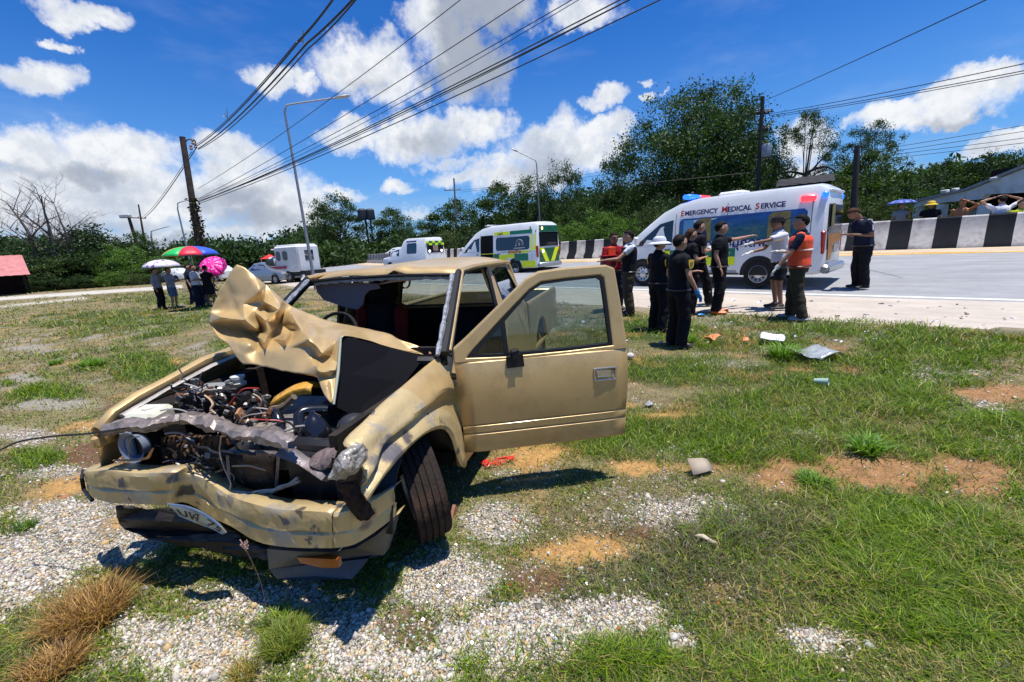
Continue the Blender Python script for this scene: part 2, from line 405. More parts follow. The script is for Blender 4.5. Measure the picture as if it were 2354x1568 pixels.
def build_ground():
    dens = np.concatenate([np.linspace(-66, 66, 560), np.linspace(70, 290, 45)])
    a = np.radians(90-dens); r = .35*np.power(1000/.35, np.linspace(0, 1, 430)**.86)
    r = np.concatenate([[0.02], r])
    A, Rr = np.meshgrid(a, r); X = (Rr*np.cos(A)).ravel(); Y = (Rr*np.sin(A)).ravel()
    Z, c, ss = land(X, Y)
    g, o, br, lush, px, py, dep, n1, n2 = cover(X, Y, Z, c)
    col = np.zeros((len(X), 4)); col[:, 3] = 1
    soil = np.array([.17, .125, .07]); dry = np.array([.20, .165, .085]); green = np.array([.040, .060, .018])
    base = dry[None]*(1-lush[:, None])+green[None]*lush[:, None]
    base = base*(.75+.6*fbm(X*5, Y*5, 3)[:, None]); mixs = np.clip(n1*3+.3, 0, 1)[:, None]*(1-lush[:, None]*.8)
    base = base*(1-mixs)+soil*mixs
    def over(cc, w):
        nonlocal base; base = base*(1-w[:, None])+np.array(cc)*w[:, None]
    over((.15, .075, .04), br*.9); hue = np.clip((px-1500)/300, 0, 1)[:, None]; oc = np.array([.46, .26, .09])*(1-hue)+np.array([.34, .18, .08])*hue; base = base*(1-o[:, None]*.95)+oc*o[:, None]*.95; over((.42, .375, .30), g)
    # dusty strip beside the road, pale path on the left
    path = np.clip(1-np.abs(py-(687-.067*(px-0)))/ (5.+.0*px), 0, 1)*(px < 420)*(dep > 5)
    path2 = np.clip(1-np.abs(py-(705-.10*px))/4, 0, 1)*(px < 200)*(dep > 5)
    over((.52, .48, .41), np.clip(path*2.+path2, 0, 1))
    verge = np.clip((c-8.3)/.5+n1*2, 0, 1)*np.clip((9.6-c)/.3, 0, 1); over((.36, .29, .21), verge*.6)
    over((.06, .075, .03), np.clip((np.hypot(X, Y)-95)/30, 0, 1)*(c < 6)*.8); over((.10, .10, .05), np.clip((c-20)/1, 0, 1))
    col[:, :3] = base
    nu, nv = len(r), len(a)
    idx = np.arange(nu*nv).reshape(nu, nv); q = np.stack([idx[:-1], np.roll(idx, -1, 1)[:-1], np.roll(idx, -1, 1)[1:], idx[1:]], -1).reshape(-1, 4)
    under = (c > 9.15) & (c < 19.3); Z = np.where(under & (ss > -45) & (ss < 300), Z-.06, Z)
    me = bpy.data.meshes.new('ground'); me.vertices.add(len(X)); me.vertices.foreach_set('co', np.stack([X, Y, Z], 1).ravel())
    me.loops.add(q.size); me.loops.foreach_set('vertex_index', q.ravel()[::1]); me.polygons.add(len(q))
    me.polygons.foreach_set('loop_start', np.arange(0, q.size, 4)); me.update(calc_edges=True)
    at = me.color_attributes.new('soil', 'FLOAT_COLOR', 'POINT'); at.data.foreach_set('color', col.ravel())
    at2 = me.attributes.new('peb', 'FLOAT', 'POINT'); at2.data.foreach_set('value', (g).astype(np.float32))
    me.shade_smooth()
    m = bpy.data.materials.new('earth'); m.use_nodes = True; nt = m.node_tree; b = NB(nt); p = nt.nodes['Principled BSDF']
    tc = b.n('ShaderNodeTexCoord').outputs['Object']
    c0 = b.n('ShaderNodeAttribute', attribute_name='soil').outputs['Color']
    pe = b.n('ShaderNodeAttribute', attribute_name='peb').outputs['Fac']
    fine = b.noise(tc, 55, 6, .75); mid = b.noise(tc, 9, 5, .65)
    vo = b.n('ShaderNodeTexVoronoi'); b.put(vo.inputs['Vector'], tc); vo.inputs['Scale'].default_value = 62
    c1 = b.mix(1, c0, b.ramp(fine, [(.3, .45), (.7, 1.45)]), 'MULTIPLY')
    c1 = b.mix(1, c1, b.ramp(mid, [(.3, .75), (.7, 1.2)]), 'MULTIPLY')
    st = b.ramp(vo.outputs['Distance'], [(.2, 1.5), (.55, .45)])
    c2 = b.mix(pe, c1, b.mix(1, c0, st, 'MULTIPLY'))
    b.put(p.inputs['Base Color'], c2); p.inputs['Roughness'].default_value = .95; p.inputs['Specular IOR Level'].default_value = .15
    bp = b.n('ShaderNodeBump'); bp.inputs['Strength'].default_value = .7; bp.inputs['Distance'].default_value = .02
    b.put(bp.inputs['Height'], b.m('SUBTRACT', fine, b.m('MULTIPLY', b.m('MULTIPLY', vo.outputs['Distance'], pe), 1.2)))
    nt.links.new(bp.outputs[0], p.inputs['Normal']); me.materials.append(m)
    ob = bpy.data.objects.new('ground', me); COL.objects.link(ob); ob['kind'] = 'structure'
build_ground()

def screen_samples(n, y0, y1, pw=1., x0=-420, x1=3150):
    """random places on the land, as dense on the picture in the distance as nearby"""
    t = RNG.random(n); py = y0+(y1-y0)*t**pw; px = x0+(x1-x0)*RNG.random(n)
    d = (px-1176.5)[:, None]/FPX*CM[0]-(py-784)[:, None]/FPX*CM[1]+CM[2]
    ok = d[:, 2] < -.02; d = d[ok]; P = CP+(0-CH)/d[:, 2:3]*d
    for _ in range(4):
        z, c, ss = land(P[:, 0], P[:, 1]); P = CP+((z-CH)/d[:, 2])[:, None]*d
    z, c, ss = land(P[:, 0], P[:, 1]); P[:, 2] = z
    return P, c, ss

def build_grass():
    P, c, ss = screen_samples(760000, 640, 1750, .95)
    g, o, br, lush, px, py, dep, n1, n2 = cover(P[:, 0], P[:, 1], P[:, 2], c)
    dist = np.hypot(P[:, 0], P[:, 1])
    patch = fbm(P[:, 0]*1.3+11, P[:, 1]*1.3+4, 4, .6)
    dens = .58+.8*lush+1.5*(patch-.5)
    dens *= (1-g*.96)*(1-o*.95)*(1-br*.7)
    midz = blob(px, py, [(1560,1280,330,240)])>.1
    dens = np.where(midz, dens*.9, dens)
    dens *= np.clip((8.95+n1*1.2-c)/.25, 0, 1)
    pathm = (np.abs(py-(687-.067*px)) < 5) & (px < 420); dens = np.where(pathm, dens*.03, dens)
    keep = (RNG.random(len(P)) < np.clip(dens, 0, 1)) & (dist < 62) & (dist > .5)
    P, lush, px, py, dist, patch, o, n2 = P[keep], lush[keep], px[keep], py[keep], dist[keep], patch[keep], o[keep], n2[keep]
    n = len(P); rnd = RNG.random
    hgt = (.020+.045*rnd(n)**1.6)*(.65+.85*lush)*(.35+1.4*fbm(P[:, 0]*2.6, P[:, 1]*2.6+50, 4, .6)**1.3)*(1+np.clip(dist-3, 0, 30)*.075)
    wid = np.maximum(.0016+.0016*rnd(n), dist*.00062)
    az = rnd(n)*2*PI; lean = (.55+1.0*rnd(n)); dirx, diry = np.cos(az), np.sin(az)
    fa = rnd(n)*2*PI; wx, wy = np.cos(fa)*wid, np.sin(fa)*wid
    V = np.zeros((n, 5, 3)); b0 = P.copy(); b0[:, 2] -= .006
    V[:, 0] = b0; V[:, 0, 0] -= wx; V[:, 0, 1] -= wy; V[:, 1] = b0; V[:, 1, 0] += wx; V[:, 1, 1] += wy
    mid = b0.copy(); mid[:, 2] += hgt*.62; mid[:, 0] += dirx*hgt*lean*.35; mid[:, 1] += diry*hgt*lean*.35
    V[:, 2] = mid; V[:, 2, 0] += wx*.8; V[:, 2, 1] += wy*.8; V[:, 3] = mid; V[:, 3, 0] -= wx*.8; V[:, 3, 1] -= wy*.8
    tip = b0.copy(); tip[:, 2] += hgt*(1-.25*lean*rnd(n)); tip[:, 0] += dirx*hgt*lean*1.15; tip[:, 1] += diry*hgt*lean*1.15; V[:, 4] = tip
    cg = np.array([.13, .235, .010]); cb = np.array([.31, .40, .018]); cd = np.array([.42, .34, .12]); ck = np.array([.05, .09, .014]); cs = np.array([.12, .115, .06])
    t = rnd(n)[:, None]; base = cg*(1-t)+np.where(rnd(n)[:, None] < .45, cb, ck)*t
    drym = np.clip(.22+.40*(1-lush)+1.9*(n2)+.0*patch, .04, .93); isd = (rnd(n) < drym*.75)[:, None]
    drc = np.where(rnd(n)[:, None] < .5, cd, cs)*(.7+.6*rnd(n)[:, None]); base = np.where(isd, drc, base)
    mz = np.clip(blob(px, py, [(1500, 1290, 330, 200), (1720, 1230, 200, 120, .8), (1330, 1400, 250, 60)])*1.6, 0, 1); sw_ = (rnd(n) < mz*.62)[:, None]; base = np.where(sw_, np.where(rnd(n)[:, None] < .6, np.array([.17, .15, .09]), np.array([.10, .11, .05]))*(.7+.7*rnd(n)[:, None]), base)
    yel = blob(px, py, [(230,690,320,50),(400,740,500,80)])[:, None]; base = base*(1-.4*yel)+np.array([.27, .27, .075])*.4*yel
    colr = np.concatenate([np.repeat(base[:, None], 5, 1), np.ones((n, 5, 1))], 2)
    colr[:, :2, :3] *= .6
    idx = np.arange(n)*5
    lo = np.stack([idx, idx+1, idx+2, idx+3, idx+3, idx+2, idx+4], 1).ravel()
    ls = (np.arange(n)*7)[:, None]+np.array([0, 4])
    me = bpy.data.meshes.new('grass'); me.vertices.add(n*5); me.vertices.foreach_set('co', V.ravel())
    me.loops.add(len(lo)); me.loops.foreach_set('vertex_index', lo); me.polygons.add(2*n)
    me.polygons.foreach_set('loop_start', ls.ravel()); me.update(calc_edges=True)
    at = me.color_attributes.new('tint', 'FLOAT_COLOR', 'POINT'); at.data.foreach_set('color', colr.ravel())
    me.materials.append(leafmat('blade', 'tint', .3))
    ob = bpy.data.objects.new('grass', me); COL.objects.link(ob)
    ob['kind'] = 'stuff'; ob['label'] = 'short mixed green and dry grass covering the field by the road'; ob['category'] = 'grass'
    print('blades', n)

def leafmat(name, attr, tl=.35, rough=.5):
    m = bpy.data.materials.new(name); m.use_nodes = True; nt = m.node_tree; nt.nodes.clear(); b = NB(nt)
    c = b.n('ShaderNodeAttribute', attribute_name=attr).outputs['Color']
    d = b.n('ShaderNodeBsdfPrincipled'); b.put(d.inputs['Base Color'], c); d.inputs['Roughness'].default_value = rough; d.inputs['Specular IOR Level'].default_value = .35
    t = b.n('ShaderNodeBsdfTranslucent'); b.put(t.inputs[0], b.mix(1, c, (1.5, 1.6, .5, 1), 'MULTIPLY'))
    mx = b.n('ShaderNodeMixShader'); mx.inputs[0].default_value = tl; nt.links.new(d.outputs[0], mx.inputs[1]); nt.links.new(t.outputs[0], mx.inputs[2])
    o = b.n('ShaderNodeOutputMaterial'); nt.links.new(mx.outputs[0], o.inputs[0]); return m

def build_gravel():
    P, c, ss = screen_samples(380000, 800, 1750, 1.)
    g, o, br, lush, px, py, dep, n1, n2 = cover(P[:, 0], P[:, 1], P[:, 2], c)
    dist = np.hypot(P[:, 0], P[:, 1])
    keep = (RNG.random(len(P)) < np.clip(g*.95+.05*(1-lush), 0, 1)) & (dist < 7) & (c < 8.5)
    P, dist, o = P[keep], dist[keep], o[keep]; n = len(P)
    if n > 85000: P, dist, o = P[:85000], dist[:85000], o[:85000]; n = 85000
    base = np.array([(1, 0, 0), (0, 1, 0), (-1, 0, 0), (0, -1, 0), (0, 0, 1), (0, 0, -1)], float)
    V = base[None]*(.65+.7*RNG.random((n, 6, 1)))
    sc = (.0038+.0066*RNG.random(n)**2.4)*(1+np.clip(dist-1.8, 0, 6)*.14)
    sc = np.where(RNG.random(n) < .012, sc*2.2, sc)
    V = V*sc[:, None, None]*np.stack([.8+.6*RNG.random(n), .8+.6*RNG.random(n), .5+.4*RNG.random(n)], 1)[:, None]
    V += (RNG.random((n, 6, 3))-.5)*sc[:, None, None]*.5
    th = RNG.random(n)*6.28; ct, st = np.cos(th)[:, None], np.sin(th)[:, None]
    x, y = V[:, :, 0].copy(), V[:, :, 1].copy(); V[:, :, 0] = x*ct-y*st; V[:, :, 1] = x*st+y*ct
    V += P[:, None]; V[:, :, 2] += (sc*.15)[:, None]
    F = np.array([(0,1,4),(1,2,4),(2,3,4),(3,0,4),(1,0,5),(2,1,5),(3,2,5),(0,3,5)])
    lo = (np.arange(n)[:, None, None]*6+F[None]).ravel()
    cc = np.array([.55, .50, .43])*(.5+.7*RNG.random((n, 1)))+RNG.normal(0, .015, (n, 3)); w = (RNG.random(n) < .16)[:, None]
    cc = np.where(w, np.array([.45, .32, .16]), cc); w = (RNG.random(n) < .08)[:, None]; cc = np.where(w, np.array([.17, .15, .13]), cc)
    colr = np.concatenate([np.repeat(np.clip(cc, .02, .8)[:, None], 6, 1), np.ones((n, 6, 1))], 2)
    me = bpy.data.meshes.new('gravel'); me.vertices.add(n*6); me.vertices.foreach_set('co', V.ravel())
    me.loops.add(len(lo)); me.loops.foreach_set('vertex_index', lo); me.polygons.add(n*8)
    me.polygons.foreach_set('loop_start', np.arange(0, len(lo), 3)); me.update(calc_edges=True)
    at = me.color_attributes.new('tint', 'FLOAT_COLOR', 'POINT'); at.data.foreach_set('color', colr.ravel())
    me.materials.append(M('stone', rough=.9, attr='tint', spec=.2))
    ob = bpy.data.objects.new('gravel', me); COL.objects.link(ob); ob['kind'] = 'stuff'
    ob['label'] = 'crushed white limestone gravel scattered round the wrecked pickup'; ob['category'] = 'gravel'
    print('stones', n)
build_grass(); build_gravel()

# ------------------------------------------------------------------ road
def strip(name, c0, c1, s0, s1, lift, mat, ds=1., nc=2, wob=0.):
    ns = int((s1-s0)/ds)+1; P = []
    for i in range(ns):
        s = s0+i*ds
        for j in range(nc):
            c = c0+(c1-c0)*j/(nc-1)
            if j == 0 and wob: c += (float(fbm(np.array([s*.55]), np.array([3.3]), 4)[0])-.5)*wob
            x, y, z = RP(s, c); P.append((x, y, z+lift))
    mb = MB().grid(P, ns, nc); mb.f = [f[::-1] for f in mb.f]
    o = mb.build(name, mat); o['kind'] = 'structure'; return o
def roadmat(name, col, col2, sc=3.):
    m = bpy.data.materials.new(name); m.use_nodes = True; nt = m.node_tree; b = NB(nt); p = nt.nodes['Principled BSDF']
    tc = b.n('ShaderNodeTexCoord').outputs['Object']
    rot = b.n('ShaderNodeMapping'); rot.inputs['Rotation'].default_value = (0, 0, R_(-134)); rot.inputs['Scale'].default_value = (1, 1, 1); b.put(rot.inputs[0], tc)
    st = b.v('MULTIPLY', rot.outputs[0], (.12, 1.3, 1))
    c = b.mix(b.ramp(b.noise(st, sc, 6, .65), [(.35, 0.), (.68, 1.)]), (*col, 1), (*col2, 1))
    c = b.mix(1, c, b.ramp(b.noise(tc, 90, 4, .7), [(.3, .78), (.7, 1.2)]), 'MULTIPLY')
    c = b.mix(1, c, b.ramp(b.noise(tc, 1.3, 5, .7), [(.3, .86), (.7, 1.1)]), 'MULTIPLY')
    tar = b.ss(b.noise(st, 7, 6, .7), .665, .70); c = b.mix(b.m('MULTIPLY', tar, .6), c, (.06, .055, .05, 1))
    b.put(p.inputs['Base Color'], c); p.inputs['Roughness'].default_value = .85; p.inputs['Specular IOR Level'].default_value = .3
    bp = b.n('ShaderNodeBump'); bp.inputs['Strength'].default_value = .3; bp.inputs['Distance'].default_value = .01
    b.put(bp.inputs['Height'], b.noise(tc, 60, 4)); nt.links.new(bp.outputs[0], p.inputs['Normal']); return m
strip('road', 11.2, 18.0, -50, 300, .0, roadmat('asphalt', (.25, .255, .265), (.33, .33, .33)), nc=8)
strip('road_shoulder', 8.9, 11.2, -50, 300, .0, roadmat('dusty asphalt', (.42, .36, .30), (.50, .44, .37)), nc=5, wob=.7)
strip('road_median_edge', 18.0, 19.35, -50, 300, .0, roadmat('sandy asphalt', (.52, .40, .27), (.45, .38, .30), 1.5), nc=3)
strip('road_edge_line', 11.32, 11.45, -50, 300, .006, M('road paint white', (.68, .66, .62), .7, vary=.25, vscale=9))
yl = M('road paint yellow', (.72, .42, .07), .7, vary=.35, vscale=7)
strip('road_median_line', 18.02, 18.16, -50, 300, .006, yl)
for k in range(4):      # diagonal yellow hatch bars by the barrier
    s0 = -9.5+k*13.5; P = []
    for (s, c) in ((s0, 18.95), (s0+.7, 18.95), (s0-3.9, 18.2), (s0-4.7, 18.2)):
        x, y, z = RP(s, c); P.append((x, y, z+.007))
    o = MB().add(P, [(0, 1, 2, 3)]).build('road_hatching', yl); o['kind'] = 'structure'

# concrete barrier painted in black and white blocks
def barrier():
    conc = M('concrete white', (.60, .57, .53), .85, vary=.35, vscale=2.2, bump=.3, dirt=((.25, .21, .18), .7, 2.6))
    blk = M('barrier black', (.022, .023, .027), .7, vary=.3, vscale=3)
    root = EMP('barrier', RP(0, 19.6)); bx = np.array(RP(0, 19.6))
    TAG(root, 'long concrete road barrier painted in black and white blocks', 'barrier')
    sec = [(-.32, 0), (-.30, .16), (-.14, .38), (-.09, .93), (-.06, .97), (.06, .97), (.09, .93), (.14, .38), (.30, .16), (.32, 0)]
    s = -28.; k = 0
    while s < 210:
        ln = (.56 if s < 60 else 1.3)
        if k > 290: break
        mb = MB(); P = []
        for i in range(3):
            ss_ = s+ln*i/2-.0*k
            for (dc, dz) in sec:
                x, y, z = RP(ss_+(.5-dz)*.03, 19.72+dc); P.append((x-bx[0], y-bx[1], z+dz-bx[2]-.03))
        mb.grid(P, 3, len(sec)); n = len(sec); mb.f += [list(range(n)), list(range(2*n, 3*n))[::-1]]; mb.mi += [0, 0]
        mb.build('block', conc if k % 2 else blk, root, angle=30)
        s += ln; k += 1
barrier()
# ------------------------------------------------------------------ the wrecked pick-up
from mathutils.geometry import delaunay_2d_cdt
import bmesh
CX, CY, CA = -1.26277282, 2.38720093, -1.82880748
CU = np.array([math.cos(CA), math.sin(CA), 0]); CV = np.array([-math.sin(CA), math.cos(CA), 0]); CO = np.array([CX, CY, 0])
def K(px, py, **k):
    """car coordinates (forward, left, up) of what is seen at a picture position on a plane u=, v= or z="""
    d = ray(px, py); ax, val = list(k.items())[0]; n = {'u': CU, 'v': CV, 'z': np.array([0, 0, 1.])}[ax]
    P = CP+d*((val-(CP-CO)@n)/(d@n))-CO; return (P@CU, P@CV, P[2])
def paintmat():
    m = M('gold paint', (.58, .40, .175), .33, .30, vary=.16, vscale=2.5, coat=.35, dirt=((.22, .14, .07), .35, 5)); nt = m.node_tree; b = NB(nt); p = nt.nodes['Principled BSDF']
    tc = b.n('ShaderNodeTexCoord').outputs['Object']
    src = p.inputs['Base Color'].links[0].from_socket
    sep = b.n('ShaderNodeSeparateXYZ'); b.put(sep.inputs[0], tc)
    low = b.m('MULTIPLY', b.ss(sep.outputs[2], .75, .3), b.ss(b.noise(tc, 4, 6, .7), .35, .65))     # patchy browner tone, stronger towards the bottom of the panels
    c = b.mix(b.m('MULTIPLY', low, .45), src, (.26, .16, .07, 1))
    scr = b.ss(b.noise(b.v('MULTIPLY', tc, (14, 3, 22)), 3.2, 5, .8), .70, .74)
    c = b.mix(b.m('MULTIPLY', scr, .7), c, (.10, .09, .10, 1)); b.put(p.inputs['Base Color'], c)
    b.put(p.inputs['Roughness'], b.m('MULTIPLY_ADD', b.noise(tc, 9, 5, .7), .3, .24))
    bp = b.n('ShaderNodeBump'); bp.inputs['Strength'].default_value = .22; bp.inputs['Distance'].default_value = .02
    b.put(bp.inputs['Height'], b.noise(tc, 3.2, 3, .5)); nt.links.new(bp.outputs[0], p.inputs['Normal']); return m
GOLD = paintmat()
def wreckmat():
    """paint scraped down to grey primer and bare metal"""
    m = M('scraped paint', (.52, .38, .18), .42, .35); nt = m.node_tree; b = NB(nt); p = nt.nodes['Principled BSDF']
    tc = b.n('ShaderNodeTexCoord').outputs['Object']
    n1 = b.ss(b.noise(tc, 5.5, 6, .7), .54, .62); n2 = b.ss(b.noise(b.v('ADD', tc, (3, 3, 3)), 8, 6, .7), .60, .66)
    c = b.mix(b.m('MULTIPLY', n1, .85), (.60, .45, .22, 1), (.42, .36, .28, 1)); c = b.mix(b.m('MULTIPLY', n2, .9), c, (.07, .08, .11, 1))
    wrp = b.v('ADD', tc, b.v('MULTIPLY', b.v('SUBTRACT', b.noise(tc, 14, 5, .7, out=1), (.5, .5, .5)), (.10, .10, .10)))
    for pos, r, cc, am in ((K(900, 1035, v=.82), .085, (.13, .12, .13), .95), (K(935, 1010, v=.82), .05, (.08, .07, .07), .9), (K(862, 1062, v=.82), .05, (.20, .18, .17), .8), (K(282, 1108, u=.60), .035, (.05, .07, .13), .9), (K(398, 1106, u=.58), .04, (.07, .09, .15), .9), (K(425, 1130, u=.52), .05, (.03, .03, .035), .9),
                           (K(655, 1195, u=.62), .03, (.07, .08, .16), .9), (K(690, 1172, u=.63), .03, (.10, .08, .07), .9), (K(300, 1148, u=.6), .018, (.05, .04, .04), .9), (K(845, 1192, u=.52), .05, (.20, .12, .09), .8), (K(520, 1150, u=.55), .05, (.22, .18, .17), .8)):
        c = b.mix(b.m('MULTIPLY', b.ss(b.v('DISTANCE', wrp, pos), r, r*.55), am), c, (*cc, 1))
    b.put(p.inputs['Base Color'], c); p.inputs['Coat Weight'].default_value = .2
    bp = b.n('ShaderNodeBump'); bp.inputs['Strength'].default_value = .5; bp.inputs['Distance'].default_value = .02
    b.put(bp.inputs['Height'], b.noise(tc, 7, 5, .6)); nt.links.new(bp.outputs[0], p.inputs['Normal']); return m
SCRAPE = wreckmat()
BLK = M('black plastic', (.014, .014, .015), .5, vary=.3, vscale=8, spec=.3)
RUB = M('rubber', (.022, .021, .021), .75, vary=.3)
DRK = M('sooty steel', (.030, .026, .024), .7, .2, vary=.5, vscale=7, bump=.4, bscale=20, dirt=((.10, .065, .04), .5, 6))
GRYM = M('bent grey steel', (.27, .24, .24), .45, .5, vary=.4, vscale=9, bump=.5, bscale=24, dirt=((.12, .07, .05), .8, 8))
CHR = M('dull chrome', (.62, .62, .62), .22, .9, vary=.2)
ALU = M('cast aluminium', (.36, .34, .31), .5, .6, vary=.5, vscale=14, bump=.5)
GL = Mglass('door glass', (.62, .68, .66), .8)
GLD = Mglass('smoked glass', (.10, .11, .12), .9)

PU = EMP('pickup_truck', (CX, CY, 0), CA)
TAG(PU, 'wrecked gold pickup truck with crumpled bonnet, missing windscreen and open front door', 'pickup truck')
def crumple(o, lv, st, sc):
    tx = bpy.data.textures.get('crumple%g' % sc) or bpy.data.textures.new('crumple%g' % sc, 'CLOUDS'); tx.noise_scale = sc; tx.noise_depth = 2
    m = o.modifiers.new('sub', 'SUBSURF'); m.subdivision_type = 'SIMPLE'; m.levels = m.render_levels = lv
    m = o.modifiers.new('dent', 'DISPLACE'); m.texture = tx; m.strength = st; m.mid_level = .5; m.texture_coords = 'LOCAL'; return o
hv = lambda z: .83-max(0, z-.92)*.36
def P2(mb, name, mat, **k): return mb.build(name, mat, PU, **k)

# roof, buckled at its front edge
nu_, nv_ = 12, 27; P = []
for i in range(nu_):
    a = i/(nu_-1); u = -1.07-1.46*a
    for j in range(nv_):
        t = -1+2*j/(nv_-1); v = .655*math.copysign(abs(t)**.9, t)
        z = 1.508-.050*abs(t)**3.5-.040*max(0, 1-a*9)**2+.030*a*(1-t*t)
        dent = math.exp(-((v-.13)/.05)**2)*.030-math.exp(-((v+.02)/.13)**2)*.018-math.exp(-((v-.30)/.12)**2)*.015
        z += dent*math.exp(-a*5.5); uu = u-.035*t*t*(a < .5)
        P.append((uu, v, z))
P2(MB().grid(P, nu_, nv_), 'roof', GOLD, angle=28, solid=.006)
# windscreen header under the roof edge
hd = [(-1.08, -.63, 1.435), (-1.06, -.4, 1.447), (-1.05, -.1, 1.450), (-1.05, .13, 1.452), (-1.05, .35, 1.447), (-1.08, .63, 1.435)]
P2(MB().tube(hermite(hd, 4), .013, 6), 'windscreen_header', BLK)
P2(MB().tube([(x-.015, y*.98, z-.022) for x, y, z in hermite(hd, 8)], [.008+.005*((i*7) % 3) for i in range(41)], 5), 'broken_glass_bead', M('crazed glass', (.42, .46, .48), .3, 0, vary=.6, vscale=60))
# pillars
def pillar(name, pts, w, mat, t=.022):
    return P2(MB().tube(hermite(pts, 4), w, 6, flat=t/w if not hasattr(w, '__len__') else .6), name, mat)
for sg in (1, -1):
    a = [(-.42, .765*sg, 1.0), (-.72, .715*sg, 1.22), (-1.06, .652*sg, 1.452)]
    pillar('windscreen_pillar', a, .030, BLK, .026); pillar('pillar_trim', [(x-.03, y+.022*sg, z+.012) for x, y, z in a], .012, GOLD, .012)
    b_ = [(x+.03, y-.035*sg, z-.004) for x, y, z in a]
    P2(MB().tube(hermite(b_, 10), [.013+.008*((i*5) % 4)/3 for i in range(21)], 6), 'windscreen_seal', M('torn seal', (.28, .29, .32), .4, 0, vary=.9, vscale=45))
    pillar('door_frame_seal', [(-.45, .79*sg, .98), (-.74, .735*sg, 1.20), (-1.09, .668*sg, 1.425), (-1.35, .66*sg, 1.452), (-1.62, .658*sg, 1.452)], .014, BLK, .014)
    pillar('roof_rail', [(-1.06, .655*sg, 1.462), (-1.4, .665*sg, 1.478), (-2.0, .668*sg, 1.475), (-2.52, .655*sg, 1.462)], .022, GOLD, .02)
# cab sides behind the doors, with quarter windows
for sg in (1, -1):
    out = [(-1.60, .36), (-1.58, .9), (-1.66, 1.2), (-1.70, 1.465), (-2.1, 1.475), (-2.50, 1.46), (-2.57, 1.2), (-2.60, .98), (-2.60, .6), (-2.60, .36)]
    hole = [(-1.90, 1.06), (-1.86, 1.12), (-1.87, 1.2), (-1.90, 1.40), (-2.1, 1.425), (-2.38, 1.41), (-2.46, 1.22), (-2.50, 1.10), (-2.47, 1.06), (-2.2, 1.05)]
    P2(MB().prism(out, lambda x, z, t: (x, sg*(hv(z)-t), z), 0, .03, hole), 'cab_side', GOLD, smooth=False, bevel=.006)
    P2(MB().prism(hole, lambda x, z, t: (x, sg*(hv(z)-t), z), .008, .014), 'quarter_window', GLD, smooth=False)
    P2(MB().tube([(x, sg*(hv(z)+.001), z) for x, z in hole+hole[:1]], .009, 5), 'window_seal', BLK)
    P2(MB().tube([(-1.585, sg*.815, .40), (-1.57, sg*.80, .95), (-1.66, sg*.70, 1.35), (-1.69, sg*.655, 1.46)], .02, 6), 'door_frame_seal', BLK)
    P2(MB().box((-1.5, .79*sg, .30), (2.15, .07, .13), bev=.02), 'rocker_panel', GOLD)
# closed far door
for nm, z0, z1 in (('door', .36, .97),):
    d_ = MB().prism([(-.42, .36), (-.42, .80), (-.44, 1.0), (-1.55, .985), (-1.58, .9), (-1.58, .36)], lambda x, z, t: (x, -hv(z)+t, z), 0, .05)
    dd = P2(d_, 'door', GOLD, smooth=False, bevel=.008)
    MB().tube([(-.46, -.79, .99), (-.76, -.73, 1.19), (-1.08, -.675, 1.41), (-1.5, -.67, 1.435), (-1.56, -.70, 1.38), (-1.57, -.80, .98)], .022, 6).build('window_frame', BLK, dd)
    MB().box((-.80, -.765, 1.09), (.02, .02, .2)).build('window_divider', BLK, dd)
# back of the cab with its window
bk = [(-.70, .40), (-.80, .7), (-.81, .95), (-.66, 1.44), (0, 1.46), (.66, 1.44), (.81, .95), (.80, .7), (.70, .40), (0, .38)]
hb = [(-.60, 1.02), (-.66, 1.05), (-.66, 1.08), (-.59, 1.38), (0, 1.40), (.59, 1.38), (.66, 1.08), (.66, 1.05), (.60, 1.02), (0, 1.02)]
P2(MB().prism(bk, lambda y, z, t: (-2.57+t, y, z), 0, .035, hb), 'cab_back', GOLD, smooth=False, bevel=.005)
P2(MB().box((-2.50, 0, .72), (.03, 1.5, .56)).box((-1.5, 0, .33), (2.2, 1.5, .05)), 'cab_trim', BLK)
P2(MB().tube([(-2.55, y, z) for y, z in hb+hb[:1]], .014, 5), 'back_window_seal', BLK)
P2(MB().prism(hb, lambda y, z, t: (-2.56+t, y, z), 0, .004), 'back_window', GL, smooth=False)
# load bed
for sg in (1, -1):
    o_ = [(-2.62, .34), (-2.62, .985), (-3.3, .985), (-4.50, .975), (-4.56, .95), (-4.56, .45), (-4.4, .43), (-3.75, .43)]
    arch = [(-3.30+.42*math.cos(t), .33+.42*math.sin(t)) for t in np.linspace(.25, PI-.25, 9)]
    P2(MB().prism(o_+arch+[(-3.0+.0-.75, .34) if False else (-2.75, .34)], lambda x, z, t: (x, sg*(.83-t-.02*max(0, .5-z)*4), z), 0, .05), 'bed_side', GOLD, smooth=False, bevel=.01)
    P2(MB().tube([(-2.62, .80*sg, .99), (-3.6, .80*sg, .985), (-4.54, .80*sg, .975)], .026, 8), 'bed_rail', GOLD)
P2(MB().box((-4.55, 0, .70), (.05, 1.56, .54), bev=.01), 'tailgate', GOLD)
P2(MB().box((-2.64, 0, .70), (.03, 1.56, .54)).box((-3.6, 0, .47), (1.9, 1.54, .03)).box((-3.3, .68, .58), (.8, .2, .2), bev=.05).box((-3.3, -.68, .58), (.8, .2, .2), bev=.05), 'bed_liner', DRK)

